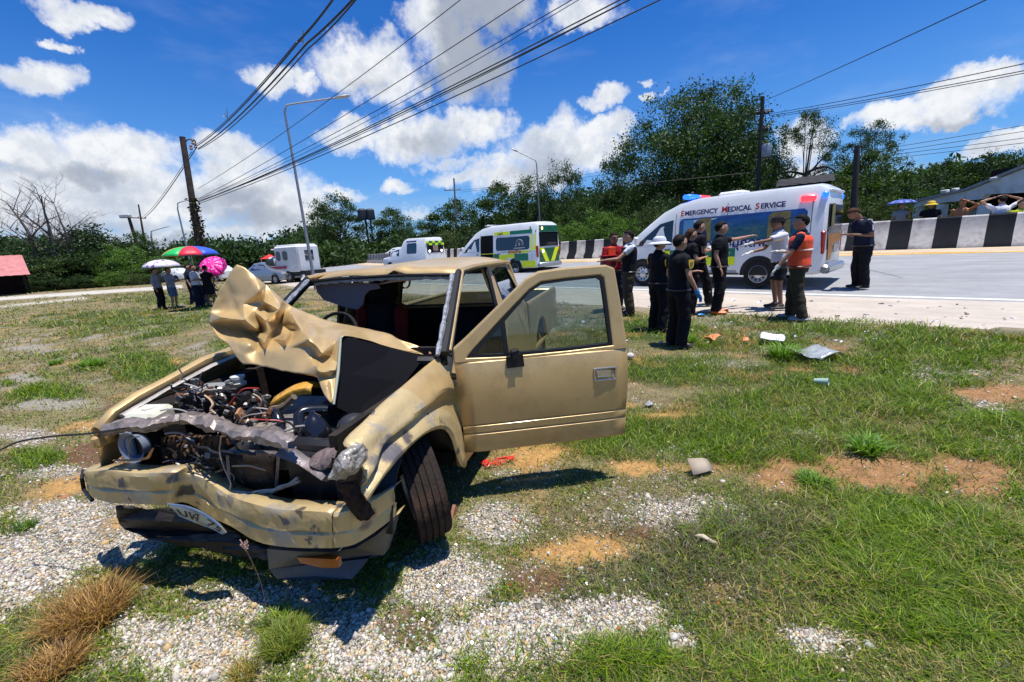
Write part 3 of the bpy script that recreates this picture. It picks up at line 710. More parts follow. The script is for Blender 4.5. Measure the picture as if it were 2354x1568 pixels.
# inside the cab
P2(MB().box((-.62, 0, .80), (.36, 1.42, .26), bev=.07).box((-.50, 0, .95), (.2, 1.40, .06), bev=.02).box((-.45, 0, .6), (.05, 1.5, .7)), 'dashboard', BLK, smooth=True)
RED = M('red seat cover', (.16, .018, .014), .8, vary=.4, vscale=9, bump=.4)
for v0 in (-.37, .37):
    drv = v0 < 0; tl = 0 if drv else -.30; nm = 'seat'
    sb = MB(); sb.box((-1.30, v0, .55), (.52, .5, .16), bev=.06)
    sb.box((-1.62+tl*.5, v0, .90-(0 if drv else .13)), (.14, .30, .60), rot=(0, -.22+tl, 0), bev=.05)
    if drv: sb.box((-1.72, v0, 1.29), (.11, .30, .22), rot=(0, -.15, 0), bev=.05)
    s_ = P2(sb, nm, M('black seat cloth', (.012, .012, .015), .85))
    MB().box((-1.60+tl*.5, v0-.2, .88-(0 if drv else .13)), (.16, .11, .56), rot=(0, -.22+tl, 0), bev=.05).box((-1.60+tl*.5, v0+.2, .88-(0 if drv else .13)), (.16, .11, .56), rot=(0, -.22+tl, 0), bev=.05).build('seat_bolster', RED if drv else M('dark cloth', (.02, .012, .014), .9), s_)
sw = MB(); ring = []
for k in range(25):
    t = 2*PI*k/24; ring.append(Vector((-.93, -.37, 1.01))+Matrix.Rotation(-.45, 3, 'Y') @ Vector((0, .19*math.cos(t), .19*math.sin(t))))
sw.tube(ring, .014, 7, cap=False); sw.tube([(-.93, -.56, 1.01), (-.93, -.18, 1.01)], .012, 6); sw.tube([(-.93, -.37, 1.01), (-.70, -.37, .88)], .03, 7)
P2(sw, 'steering_wheel', RUB)
hl = [(722, 641), (795, 650), (868, 652), (874, 663), (848, 668), (838, 680), (834, 700), (822, 712), (790, 705), (745, 690), (730, 672)]
P3 = [K(x, y, u=-1.14+.0006*(y-640)) for x, y in hl]
P2(MB().add(P3, [list(range(len(P3)))[::-1]]), 'hanging_headliner', M('grey brown headliner', (.20, .155, .145), .95, spec=.1), solid=.012, smooth=False)
P2(MB().tube([K(872, 653, u=-1.2), K(905, 646, u=-1.18), K(965, 642, u=-1.18)], [.006, .011, .004], 6), 'torn_trim', M('pale trim', (.6, .42, .34), .6))
P2(MB().box(K(843, 648, u=-1.15), (.03, .05, .02)).box(K(822, 642, u=-1.15), (.03, .06, .02)), 'mirror_mount', CHR)

# front wing on the near side: ribs from the bonnet gap down to the wheel arch
top = [(1037, 806), (1016, 816), (995, 828), (955, 862), (916, 896), (887, 922), (859, 946), (830, 976), (806, 1000), (783, 1025)]
bot = [(1066, 1082), (1048, 1062), (1037, 1006), (1022, 984), (999, 983), (969, 995), (935, 1029), (897, 1070), (868, 1106), (842, 1156)]
rows = 15; P = []; n_ = len(top)
for i in range(n_):
    A = Vector(K(*top[i], v=.705)); B = Vector(K(*bot[i], v=.835)); w = i/(n_-1)
    for j in range(rows):
        t = j/(rows-1); p = A.lerp(B, t); sh = 1-(1-t)**2.6
        p.y = .705+(.835-.705)*sh
        p.z += .035*math.sin(min(1, t*2.2)*PI)*.6
        # pushed-in panel with a diagonal crease and a second buckle ahead of the arch
        cr = (t-(.30+.30*w)); p.y += .030*math.exp(-(cr/.06)**2)-.040*math.exp(-((cr-.16)/.12)**2)*(w > .08)
        p.y -= .055*math.exp(-((w-.74)/.10)**2)*math.exp(-((t-.60)/.25)**2)
        p.y += .030*math.exp(-((w-.60)/.05)**2)*math.exp(-((t-.65)/.3)**2)
        p.y += .014*math.exp(-((t-.93)/.05)**2)
        p.y += .010*math.sin(i*2.1+j*1.3)*w
        P.append(p)
wing = P2(MB().grid(P, n_, rows), 'front_wing', [GOLD, SCRAPE], angle=50)
for q in wing.data.polygons:
    i, j = divmod(q.index, rows-1)
    if i >= 4 or j > 8: q.material_index = 1
md = wing.modifiers.new('s', 'SUBSURF'); md.levels = md.render_levels = 1
md = wing.modifiers.new('t', 'SOLIDIFY'); md.thickness = .008
# smashed corner lamp
cl = [(756, 1100), (760, 1074), (773, 1052), (784, 1040), (800, 1046), (814, 1062), (812, 1086), (794, 1100), (774, 1106)]
ctr = K(790, 1075, u=.735); V_ = [K(x, y, u=.70-.02*(i % 2)) for i, (x, y) in enumerate(cl)]
crumple(P2(MB().add(V_+[ctr]+[(p[0]-.10, p[1], p[2]) for p in V_], [(i, (i+1) % 9, 9) for i in range(9)]+[(i, i+10, (i+1) % 9+10, (i+1) % 9) for i in range(9)]), 'corner_lamp', M('cracked lamp', (.42, .38, .33), .3, .3, vary=.7, vscale=30, bump=.8, bscale=30), smooth=False), 4, .035, .05)
crumple(P2(MB().prism([K(a, b, v=.8)[0::2] for a, b in [(822, 1110), (845, 1150), (862, 1180), (845, 1195), (822, 1165), (800, 1115)]], lambda x, z, t: (x, .80-t, z), 0, .05), 'inner_bracket', M('shade darkened steel', (.030, .018, .016), .7, vary=.4), smooth=False), 4, .035, .05)  # near-black colour carries the darkness below the lamp, not a red primer
# front wing on the far side
ft = [(-.45, 1.075), (-.1, 1.045), (.15, 1.0), (.32, .955), (.44, .92), (.53, .865)]
P = []
for i, (u, z) in enumerate(ft):
    for dv, dz in ((.035, -.10), (.032, -.012), (.018, -.003), (.0, 0), (-.022, -.016), (-.05, -.08), (-.075, -.18), (-.075, -.30)):
        P.append((u-(.03 if i == 5 else 0)*(dz < -.05), -.735+dv+.006*math.sin(i*3+dz*40), z+dz+.008*math.sin(i*2.4)))
P2(MB().grid(P, 6, 8), 'front_wing', GOLD, solid=.006)
P2(MB().tube([(-.42, -.665, 1.03), (-.1, -.66, 1.0), (.2, -.66, .945), (.45, -.65, .89)], [.018, .022, .016, .02], 6, flat=.5), 'wing_flange', M('pale scraped flange', (.42, .38, .34), .5, .2, vary=.5, vscale=9))

# engine bay
P2(MB().box((-.47, 0, .74), (.04, 1.5, .58)).box((.0, -.60, .68), (.95, .04, .42), rot=(0, .06, 0)).box((0, .60, .66), (.95, .04, .40)).box((-.10, 0, .40), (.8, 1.2, .03)), 'engine_bay_walls', DRK)
P2(MB().grid([(.42*math.cos(t), v, .34+.42*math.sin(t)) for t in np.linspace(.05, PI-.05, 15) for v in (.30, .55, .80)], 15, 3), 'wheel_arch_liner', BLK, solid=.01)
P2(MB().box((.0, -.66, .66), (.8, .12, .5), bev=.03).box((-.12, 0, .5), (.8, .9, .14), bev=.03), 'chassis', DRK)
def wire(mb, pts, r=.005, n=5): mb.tube(hermite(pts, 6), r, n)
slam = [(246, 988), (290, 978), (340, 980), (385, 968), (430, 962), (470, 972), (505, 982), (545, 998), (585, 1000), (630, 1008), (668, 1024)]
us = [.57, .56, .55, .50, .46, .44, .46, .50, .50, .53, .56]; ws = [.030, .022, .028, .018, .026, .034, .022, .016, .026, .034, .022]
cs = hermite([K(x, y, u=u) for (x, y), u in zip(slam, us)], 5); P = []
for i, c in enumerate(cs):
    w = float(np.interp(i/5, range(11), ws))*(.75+.6*random.random())
    for j, q in enumerate(((-.04, w*.9), (-.01, w*.8), (.012, w*.9), (.03, w*.2), (.022, -w*.6), (-.01, -w), (-.03, -w*.7))): P.append(c+Vector((q[0]+random.uniform(-.008, .008), random.uniform(-.006, .006), q[1]+random.uniform(-.007, .007))))
sb_ = P2(MB().grid(P, len(cs), 7), 'radiator_support', M('scraped primer', (.33, .27, .24), .42, .35, vary=.8, vscale=7, bump=.6, bscale=22, dirt=((.08, .06, .05), .8, 9)), angle=24, solid=.004)
# cooling pack, half torn away
def pgrid(x0, x1, y0, y1, u, nx, ny, du, seed):
    rr = random.Random(seed); Q = []
    for i in range(nx):
        for j in range(ny): Q.append(K(x0+(x1-x0)*i/(nx-1)+rr.uniform(-2, 2), y0+(y1-y0)*j/(ny-1)+rr.uniform(-2, 2), u=u+rr.uniform(-du, du)))
    return MB().grid(Q, nx, ny)
P2(pgrid(375, 515, 1003, 1108, .40, 30, 10, .012, 3), 'radiator', M('rusty cooling fins', (.14, .085, .05), .75, .3, vary=.9, vscale=35, bump=1, bscale=60), solid=.02, smooth=False)
P2(pgrid(532, 632, 1036, 1128, .42, 6, 5, .004, 4), 'condenser', M('brown condenser', (.035, .022, .014), .6, .2, vary=.5, vscale=20, bump=.4, bscale=80), solid=.02)
cf = MB()
for a, b_ in (((527, 1036), (640, 1042)), ((640, 1042), (634, 1130)), ((522, 1045), (530, 1132)), ((520, 1131), (634, 1130))):
    A, B = K(*a, u=.45), K(*b_, u=.45); cf.tube([A, B], .009, 4)
P2(cf, 'condenser_frame', GRYM)
pp = MB()
for pts in ([(505, 1133), (540, 1130), (580, 1134), (620, 1130), (655, 1118), (686, 1097)], [(520, 1128), (560, 1136), (600, 1128), (640, 1124), (690, 1106)], [(620, 1140), (640, 1120), (678, 1110)]):
    wire(pp, [K(x, y, u=.50) for x, y in pts], .007)
wire(pp, [K(x, y, u=.50) for x, y in [(443, 1080), (432, 1068), (418, 1072), (405, 1064)]], .006)
P2(pp, 'cooler_pipes', ALU)
# lower core support, cross-member
P2(MB().tube([K(270, 1120, u=.36), K(420, 1120, u=.22), K(560, 1165, u=.34), K(690, 1165, u=.40), K(790, 1160, u=.44)], .035, 6), 'cross_member', DRK)
P2(MB().box(K(730, 1090, u=.42), (.06, .30, .36), bev=.02), 'core_support', M('black steel', (.012, .012, .015), .5, .2, vary=.4))
P2(MB().tube([K(650, 1035, u=.5), K(700, 1060, u=.5), K(760, 1095, u=.55)], [.05, .035, .045], 6, flat=.4), 'support_bracket', GRYM)
crumple(P2(MB().grid([K(x, y, u=u) for x, y, u in [(705, 1062, .50), (728, 1040, .47), (768, 1022, .43), (712, 1072, .55), (735, 1065, .55), (775, 1038, .55), (738, 1082, .56), (750, 1080, .57), (768, 1052, .60)]], 3, 3), 'torn_bracket', M('pinkish primer', (.17, .125, .115), .6, .2, vary=.4), solid=.004), 4, .035, .05)
# headlamp bucket on the far side
bu = MB(); cH = Vector(K(306, 1028, u=.50)); 
bu.lathe([(.030, -.05), (.056, -.045), (.062, .0), (.082, .012)], cH, 'x', 20); bu.box(cH+Vector((-.02, -.055, .0)), (.03, .07, .15), bev=.01)
P2(bu, 'headlamp_bucket', M('blue grey plastic', (.16, .19, .25), .35, vary=.3))
P2(MB().lathe([(.001, -.03), (.052, -.028)], cH, 'x', 20), 'headlamp_dark_disc', BLK)  # black disc standing in for the dark inside of the bucket
P2(MB().tube([K(262, 1058, u=.55), K(310, 1058, u=.56), K(340, 1052, u=.56), K(352, 1030, u=.55)], [.006, .008, .012, .006], 5, flat=.6), 'headlamp_rim', M('amber trim', (.45, .22, .06), .4))
P2(MB().box(K(238, 1010, u=.5), (.10, .03, .06), bev=.01), 'corner_trim', GOLD)
# tank, battery, air cleaner, canister, covers
tk = MB(); tb = [K(304, 960, u=.42), K(380, 972, u=.42), K(378, 950, u=.30), K(318, 935, u=.34)]
tk.box((.40, -.53, .865), (.15, .17, .10), rot=(0, .1, .15), bev=.02); tk.lathe([(.001, .062), (.028, .060), (.03, .045)], (.40, -.53, .86), 'z', 12)
P2(tk, 'washer_tank', M('milky plastic', (.62, .60, .48), .4, vary=.15, dirt=((.3, .2, .12), .4, 8)))
P2(MB().box((.10, -.47, .84), (.20, .26, .16), bev=.01), 'battery', BLK)
P2(MB().box((.10, -.47, .928), (.16, .18, .012), rot=(.03, 0, .1)), 'battery_cover', M('grey label', (.24, .25, .24), .6, vary=.3))
yc = []
for i in range(8):
    t = i/7; c = Vector(K(632+92*t, 922-36*math.sin(t*1.75), u=.16-.06*t))
    for (a, b_) in ((-.055, -.03), (-.05, .0), (0, .018), (.05, .0), (.055, -.03)): yc.append(c+Vector((a, a*.3, b_)))
P2(MB().grid(yc, 8, 5), 'engine_cover', M('yellow ochre casting', (.60, .30, .035), .5, 0, vary=.35, vscale=14, bump=.4, dirt=((.10, .05, .02), .8, 16)), solid=.01)
GBK = M('gloss black plastic', (.010, .010, .013), .18, coat=.4)
ac = Vector(K(727, 1008, u=.33))
P2(MB().lathe([(.155, -.03), (.165, -.02), (.165, -.01), (.10, .0), (.10, .012), (.0, .02)], ac, 'z', 26), 'air_cleaner_tray', M('black tray', (.016, .016, .019), .4, .1))
P2(MB().lathe([(.072, .0), (.076, .022), (.070, .045), (.052, .085), (.030, .112), (.014, .125), (.010, .14), (0.001, .144)], ac, 'z', 22), 'air_cleaner', GBK)
P2(MB().tube(hermite([ac+Vector((-.02, -.10, .02)), ac+Vector((-.06, -.13, .09)), ac+Vector((-.10, -.10, .10)), ac+Vector((-.14, -.02, .09))], 4), .028, 10), 'intake_hose', GBK)
P2(MB().tube(hermite([ac+Vector((.0, -.20, .02)), ac+Vector((-.02, -.22, .07)), ac+Vector((-.05, -.27, .10)), ac+Vector((-.06, -.34, .05))], 4), .030, 10), 'intake_hose', GBK)
cn = Vector(K(806, 985, u=.22))
P2(MB().sphere(cn+Vector((0, .02, .01)), (.075, .085, .065), 14, 9, rot=(0, .4, .3)), 'brake_booster', M('dusty black', (.028, .028, .032), .4, vary=.4))
fl = Vector(K(808, 925, u=.0))
P2(MB().lathe([(.026, -.04), (.028, 0), (.02, .01), (.02, .03), (.026, .032), (.026, .042), (0, .044)], fl, 'z', 12), 'brake_reservoir', M('murky plastic', (.18, .18, .17), .3))
wp = Vector(K(546, 868, u=-.02))
P2(MB().lathe([(.035, -.05), (.042, -.045), (.042, -.03), (.03, -.025), (.03, -.01), (.040, -.005), (.040, .01), (.0, .016)], wp, 'z', 14), 'coolant_bottle', M('white plastic', (.6, .6, .52), .4, vary=.3))
P2(MB().box((.12, .08, .70), (.42, .34, .26), rot=(0, .06, .05), bev=.03).box((.10, -.12, .66), (.30, .16, .22), bev=.03).lathe([(.07, 0), (.075, .03), (.0, .03)], (.34, .0, .68), 'x', 14), 'engine_block', ALU)
hs = MB()
for pts, r in (([(590, 960), (620, 942), (650, 935), (676, 912)], .017), ([(560, 975), (572, 950), (590, 935), (610, 930)], .014), ([(540, 985), (552, 960), (575, 948), (600, 948)], .011)):
    wire(hs, [K(x, y, u=.25) for x, y in pts], r, 7)
P2(hs, 'coolant_hose', M('dusty hose', (.16, .12, .08), .7, vary=.5, vscale=20))
P2(MB().box(K(610, 978, u=.35), (.12, .12, .012), rot=(.1, -.1, .3)), 'heat_shield', M('tan shield', (.30, .25, .19), .6, .3, vary=.3))
P2(MB().box(K(556, 958, u=.3), (.05, .015, .08), rot=(.2, .3, .4)), 'copper_bracket', M('copper', (.5, .25, .13), .5, .3))
# torn wiring everywhere
rr = random.Random(5)
cabs = [('black_cable', M('black cable', (.012, .012, .014), .5), 46, .0045), ('grey_cable', M('grey cable', (.30, .28, .26), .55), 14, .0035), ('red_cable', M('red cable', (.35, .03, .02), .5), 4, .004), ('violet_cable', M('violet cable', (.08, .06, .10), .5), 5, .0035), ('tan_cable', M('tan cable', (.48, .33, .2), .6), 9, .004)]
for nm, mt, cnt, r in cabs:
    mb = MB()
    for k in range(cnt):
        x, y = rr.choice([(rr.uniform(430, 600), rr.uniform(885, 985)), (rr.uniform(400, 480), rr.uniform(885, 960)), (rr.uniform(400, 560), rr.uniform(1000, 1120)), (rr.uniform(530, 640), rr.uniform(940, 1000))])
        u = rr.uniform(.1, .42) if y < 1000 else rr.uniform(.44, .5); pts = []; a = rr.uniform(0, 6.3)
        for q in range(5): pts.append(K(x, y, u=u)); a += rr.uniform(-.9, .9); x += 20*math.cos(a); y += 12*math.sin(a); u += rr.uniform(-.02, .02)
        wire(mb, pts, r*rr.uniform(.7, 1.5), 4)
    o = P2(mb, nm, mt); o['kind'] = 'stuff'
for nm, pts, u, r, mt in [('loose_cable', [(0, 1035), (45, 1015), (120, 1003), (200, 997), (285, 985)], .6, .005, BLK), ('loose_cable', [(590, 1000), (640, 975), (665, 972), (690, 1000)], .40, .005, RUB), ('loose_cable', [(508, 1005), (505, 1040), (515, 1075), (530, 1110), (525, 1135)], .5, .004, ALU),
                          ('loose_cable', [(405, 885), (418, 865), (412, 845), (430, 830)], .1, .005, MATS['tan cable']), ('loose_cable', [(520, 940), (548, 905), (565, 893), (595, 893)], .2, .005, MATS['red cable']), ('loose_cable', [(300, 1060), (295, 1030), (302, 1008), (320, 1004)], .56, .003, ALU)]:
    P2(MB().tube(hermite([K(x, y, u=u) for x, y in pts], 6), r, 5), nm, mt)
jb = MB()
for k in range(190):
    x, y = rr.choice([(rr.uniform(430, 620), rr.uniform(890, 992)), (rr.uniform(560, 660), rr.uniform(950, 1000)), (rr.uniform(360, 520), rr.uniform(1000, 1125)), (rr.uniform(410, 540), rr.uniform(870, 950))])
    c = K(x, y, u=rr.uniform(.0, .38) if y < 1000 else rr.uniform(.36, .44)); jb.cur = rr.randrange(4); s_ = rr.uniform(.012, .038)
    jb.box(c, (s_, s_*rr.uniform(.4, 1.6), s_*rr.uniform(.3, 1)), rot=(rr.uniform(0, 3), rr.uniform(0, 3), rr.uniform(0, 3)), bev=s_*.15)
o = P2(jb, 'broken_fittings', [DRK, ALU, BLK, M('rust', (.16, .07, .035), .8, vary=.5)], smooth=False); o['kind'] = 'stuff'

# bonnet, folded upwards; control points (x, y, how far forward)
_h = lambda L: [(436.5+x*.2731, 551.6+y*.2731, u) for x, y, u in L]
HB = _h([(400,197,-.30),(450,215,-.30),(560,300,-.32),(640,370,-.34),(800,510,-.40),(870,560,-.43),(1000,610,-.45),(1120,660,-.46),(1300,705,-.45),(1480,740,-.47),(1680,785,-.44),(1760,830,-.46),(1900,880,-.48),(2060,960,-.50),
      (1970,975,-.44),(1500,850,-.26),(1290,800,-.05),(1262,870,-.02),(1240,1090,.07),(1210,1400,.20),(1130,1300,.19),(1060,1160,.14),(920,1130,.10),(760,1110,.06),(640,1080,.04),(540,1055,.03),(450,1050,.02),(380,980,.0),(340,920,-.02),(290,870,-.05),(215,790,-.10),(155,700,-.14),(165,610,-.16),(200,520,-.19),(240,430,-.22),(310,310,-.26)])
HI = _h([(262,598,-.21),(400,603,-.21),(540,598,-.20),(265,650,-.10),(370,662,-.09),(470,672,-.08),(560,745,-.09),(285,735,-.19),(420,755,-.21),(540,790,-.21),(400,860,-.05),(500,875,-.02),(560,940,-.04),(450,960,.0),(600,870,-.13),(592,702,-.22),(610,765,-.24),
      (590,430,-.22),(625,520,-.27),(660,590,-.31),(700,560,-.19),(750,590,-.18),(765,535,-.27),(800,600,-.36),(755,710,-.30),(690,835,-.18),(655,800,-.10),(640,680,-.14),(845,610,-.27),(900,700,-.22),(950,775,-.17),(870,760,-.27),(790,785,-.22),
      (610,850,-.02),(800,800,-.16),(975,780,-.12),(995,830,.03),(800,845,.02),(625,865,.02),(640,925,-.02),(820,905,-.02),(1000,900,.0),(1010,1000,.04),(830,1010,.03),
      (1040,800,-.02),(1130,815,-.09),(1235,845,-.05),(1110,960,.07),(1190,985,.0),(1072,1000,.0),(1045,880,.04),(1055,1060,.13),(1240,1035,.04),(1225,1095,.11),(1080,1100,.16),(1170,1100,.13),(1160,1220,.16),(1190,1150,.10),
      (1000,680,-.36),(1120,740,-.28),(1300,760,-.22),(1500,800,-.35),(1700,855,-.39),(1850,920,-.45),(330,480,-.245),(450,450,-.25),(500,330,-.28),(450,540,-.22)])
pts = HB+HI; nB = len(HB)
res = delaunay_2d_cdt([Vector(p[:2]) for p in pts], [], [list(range(nB))], 1, 1e-3)
bm = bmesh.new(); vs_ = []
for vv, src in zip(res[0], res[3]): vs_.append(bm.verts.new(K(vv.x, vv.y, u=pts[src[0]][2])))
for f in res[2]: bm.faces.new([vs_[i] for i in f])
bmesh.ops.subdivide_edges(bm, edges=bm.edges[:], cuts=4, use_grid_fill=True, smooth=.12, fractal=.05, seed=4)
_c = np.array([v.co[:] for v in bm.verts]); _t = _c[:, 1]*9+_c[:, 2]*3.5; _n = fbm(_t, _c[:, 2]*2.2+_c[:, 1]*2, 3); _m = fbm(_c[:, 1]*5+40, _c[:, 2]*13, 3)
for v, a, b_ in zip(bm.verts, _n, _m): v.co.x += (.5-abs(a-.5)*4)*.012+(.5-abs(b_-.5)*4)*.007
bmesh.ops.triangulate(bm, faces=bm.faces[:])
for _k in range(2): bmesh.ops.smooth_vert(bm, verts=bm.verts[:], factor=.4, use_axis_x=True, use_axis_y=True, use_axis_z=True)
bmesh.ops.recalc_face_normals(bm, faces=bm.faces[:])
me = bpy.data.meshes.new('bonnet'); bm.to_mesh(me); bm.free(); me.shade_smooth(); me.set_sharp_from_angle(angle=R_(34))
HOODM = GOLD
me.materials.append(HOODM); ho = bpy.data.objects.new('bonnet', me); COL.objects.link(ho); ho.parent = PU
md = ho.modifiers.new('t', 'SOLIDIFY'); md.thickness = .004
# underside frame hanging down
li = [(789, 773, -.06), (895, 799, -.31), (980, 815, -.46), (930, 880, -.25), (880, 925, -.05), (820, 960, .1), (768, 934, .19), (778, 855, .07)]
P2(MB().add([Vector(K(x, y, u=u-.015)) for x, y, u in li], [list(range(8))]), 'bonnet_liner', M('black felt', (.006, .006, .008), .8), solid=.006, smooth=False)
P2(MB().tube([K(x, y, u=u) for x, y, u in [(783, 775, -.03), (777, 855, .09), (767, 930, .21)]], [.008, .010, .007], 5), 'bonnet_edge', M('pale green edge', (.20, .22, .17), .5))
P2(MB().box(K(872, 868, u=-.2), (.005, .09, .06)), 'liner_label', M('dark label', (.02, .02, .022), .5))
P2(MB().tube([K(1004, 812, u=-.48), K(985, 812, u=-.45)], .012, 6), 'bonnet_hinge', M('orange primer', (.45, .2, .12), .6))

# front bumper: (top x, y, bottom x, y, forward)
BS = [(194,1078,198,1122,.46),(204,1083,213,1148,.56),(250,1081,259,1161,.60),(320,1087,318,1163,.60),(390,1085,378,1166,.58),(428,1088,418,1158,.52),(466,1098,452,1172,.49),(498,1120,488,1196,.51),(532,1141,530,1214,.54),(585,1158,585,1248,.60),(640,1170,640,1261,.62),(700,1173,700,1265,.635),(763,1177,762,1265,.635)]
BE = [(766,1177,765,1265,.635),(806,1172,812,1257,.60),(852,1153,860,1228,.50),(906,1118,911,1189,.38)]
def bump_(st, nm, mat):
    P = []; H_ = hermite([(s[0], s[1], s[4]*100) for s in st], 3); B_ = hermite([(s[2], s[3], 0) for s in st], 3); st = [(a.x, a.y, b_.x, b_.y, a.z/100) for a, b_ in zip(H_, B_)]
    for i, (a, b_, c, d, u) in enumerate(st):
        T = Vector(K(a, b_, u=u)); B = Vector(K(c, d, u=u)); H = B-T; k = .004*math.sin(i*.9)+.003*math.sin(i*2.1)
        for (t, du) in ((.03, -.085), (.0, -.028), (.02, -.002), (.10, .003+k), (.30, .002-k), (.52, .0+k), (.565, -.012), (.61, -.002-k), (.95, -.002), (1.0, -.03), (.97, -.085)):
            p = T+H*t; P.append((p.x+du, p.y, p.z))
    o = P2(MB().grid(P, len(st), 11), nm, mat, angle=34); md = o.modifiers.new('t', 'SOLIDIFY'); md.thickness = .005; return o
bumper = bump_(BS, 'bumper', SCRAPE); bump_(BE, 'bumper_end', SCRAPE)
P2(MB().tube([K(192, 1080, u=.44), K(188, 1100, u=.47), K(193, 1126, u=.47), K(212, 1150, u=.54)], .010, 6), 'bumper_edge', BLK)
va = [(613,1262),(690,1268),(764,1269),(816,1260),(866,1230),(906,1194),(896,1235),(882,1276),(846,1284),(826,1312),(808,1331),(720,1333),(636,1331),(618,1308)]
uv_ = [.60,.61,.60,.56,.49,.40,.38,.40,.46,.50,.53,.57,.585,.59]
A_ = [K(x, y, u=u) for (x, y), u in zip(va, uv_)]
P2(MB().add([*A_, *[(p[0]-.05, p[1], p[2]) for p in A_]], [tuple(t) for t in tessellate_polygon([[Vector((x, -y, 0)) for x, y in va]])]+[(i, (i+1) % 14, (i+1) % 14+14, i+14) for i in range(14)]), 'valance', M('grey plastic', (.075, .078, .085), .5, vary=.2, dirt=((.2, .15, .1), .3, 6)), smooth=True, angle=50)
dv = [(270,1166),(330,1170),(385,1168),(440,1185),(500,1200),(545,1225),(585,1250),(616,1266),(617,1284),(560,1282),(480,1262),(400,1248),(335,1238),(285,1215),(270,1195)]
A_ = [K(x, y, u=.50-.10*((i*3) % 4)/4) for i, (x, y) in enumerate(dv)]
crumple(P2(MB().add(A_, [tuple(t) for t in tessellate_polygon([[Vector((x, -y, 0)) for x, y in dv]])]), 'valance', M('scorched plastic', (.022, .016, .014), .6, vary=.8, vscale=6, dirt=((.10, .06, .04), .5, 5)), smooth=True, solid=.006), 3, .04, .12)
P2(MB().prism([(684, 1279), (776, 1284), (780, 1303), (740, 1303), (693, 1292)], lambda x, y, t: tuple(Vector(K(x, y, u=.60))-Vector((t, 0, 0))), -.006, .02), 'indicator_lamp', M('amber lens', (.42, .09, .012), .25, coat=.3), smooth=False)
# bent number plate
pt = [(386, 1158), (428, 1164), (468, 1180), (500, 1202), (520, 1224)]; pb = [(410, 1184), (440, 1197), (466, 1207), (490, 1216), (512, 1228)]; pu = [.585, .60, .575, .56, .55]
HT = hermite([K(*a, u=u+.035) for a, u in zip(pt, pu)], 6); HBm = hermite([K(*a, u=u-.01) for a, u in zip(pb, pu)], 6)
def plate_at(s, t, lift=0.):
    s = min(max(s, 0), .9999)*24; i = int(s); f = s-i
    a = HT[i].lerp(HT[i+1], f); b_ = HBm[i].lerp(HBm[i+1], f); e = HT[i+1]-HT[i]; nrm = e.cross(b_-a).normalized()
    if nrm.x < 0: nrm = -nrm
    return a.lerp(b_, 1-t)+nrm*lift
pl = P2(MB().grid([plate_at(i/24, j/3) for i in range(25) for j in range(4)], 25, 4), 'number_plate', M('plate white', (.50, .54, .50), .4, vary=.25, dirt=((.1, .08, .06), .6, 9)), solid=.003)
MB().tube([plate_at(i/24, 1) for i in range(25)], .004, 5).tube([plate_at(i/24, 0) for i in range(25)], .003, 5).build('plate_frame', CHR, pl)
def plate_text(txt, s0, w, t0, h):
    o = TEXT(txt, 'plate_lettering', M('plate black', (.01, .01, .01), .5), pl, Matrix.Identity(4), 1., 0.)
    xs = [v.co.x for v in o.data.vertices]; ys = [v.co.y for v in o.data.vertices]; x0, x1, y0, y1 = min(xs), max(xs), min(ys), max(ys)
    for v in o.data.vertices: v.co = plate_at(s0+w*(v.co.x-x0)/(x1-x0), t0+h*(v.co.y-y0)/(y1-y0), .004)
plate_text('บฬ', .10, .34, .2, .62); plate_text('75', .58, .32, .2, .62)

# wheels
def wheel(name, R, w, mat_t, mat_r, parent, loc, rz=0., rx=0., holes=8, rr_=.6, grooves=True, side=1):
    o = EMP(name, loc, rz, rx); o.parent = parent
    r0 = R*rr_; hw = w/2; pr = [(r0, -hw*.8), (R*.86, -hw), (R*.96, -hw*.9)]
    if grooves:
        for k in range(5):
            a = -hw*.82+k*hw*.41; pr += [(R-.003*abs(k-2), a-hw*.16), (R-.003*abs(k-2), a+hw*.12), (R-.011, a+hw*.14), (R-.011, a+hw*.24)]
    else: pr += [(R, -hw*.6), (R, hw*.6)]
    pr += [(R*.96, hw*.9), (R*.86, hw), (r0, hw*.8)]
    MB().lathe(pr, (0, 0, 0), 'y', 36 if R > .2 and grooves else 24).build('tyre', mat_t, o, angle=30)
    rm = MB(); rm.lathe([(r0*1.01, -hw*.8), (r0*.93, -hw*.6), (r0*.93, hw*.6), (r0*1.01, hw*.82), (r0*.96, hw*.86), (r0*.88, hw*.55), (r0*.5, hw*.5*side if False else hw*.45), (r0*.45, hw*.6), (r0*.22, hw*.7), (0.001, hw*.72)], (0, 0, 0), 'y', 28)
    rm.cur = 1
    for k in range(holes):
        a = 2*PI*k/holes; c = (r0*.71*math.cos(a), hw*.525, r0*.71*math.sin(a)); rm.sphere(c, (r0*.13, .01, r0*.13), 8, 5)
    rm.build('rim', [mat_r, BLK], o); return o
TY = M('dusty tyre', (.034, .026, .022), .85, vary=.5, vscale=7, bump=.5, bscale=60, dirt=((.12, .065, .04), .5, 5))
RIM = M('steel rim', (.30, .30, .31), .4, .7, vary=.3)
wheel('front_wheel', .315, .17, TY, RIM, PU, (-.05, .690, .340), rz=R_(40), rx=R_(6))
wheel('front_wheel', .335, .20, TY, RIM, PU, (0.0, -.68, .33), rz=R_(25+180))
wheel('rear_wheel', .335, .20, TY, RIM, PU, (-3.30, .70, .335)); wheel('rear_wheel', .335, .20, TY, RIM, PU, (-3.30, -.70, .335), rz=PI)
mf = [(1047, 1160), (1058, 1175), (1062, 1218), (1035, 1226), (1040, 1190)]
P2(MB().prism(mf, lambda x, y, t: tuple(Vector(K(x, y, v=.80))-Vector((0, t, 0))), 0, .02), 'mud_flap', M('clay covered rubber', (.33, .16, .10), .9, vary=.4), smooth=False)

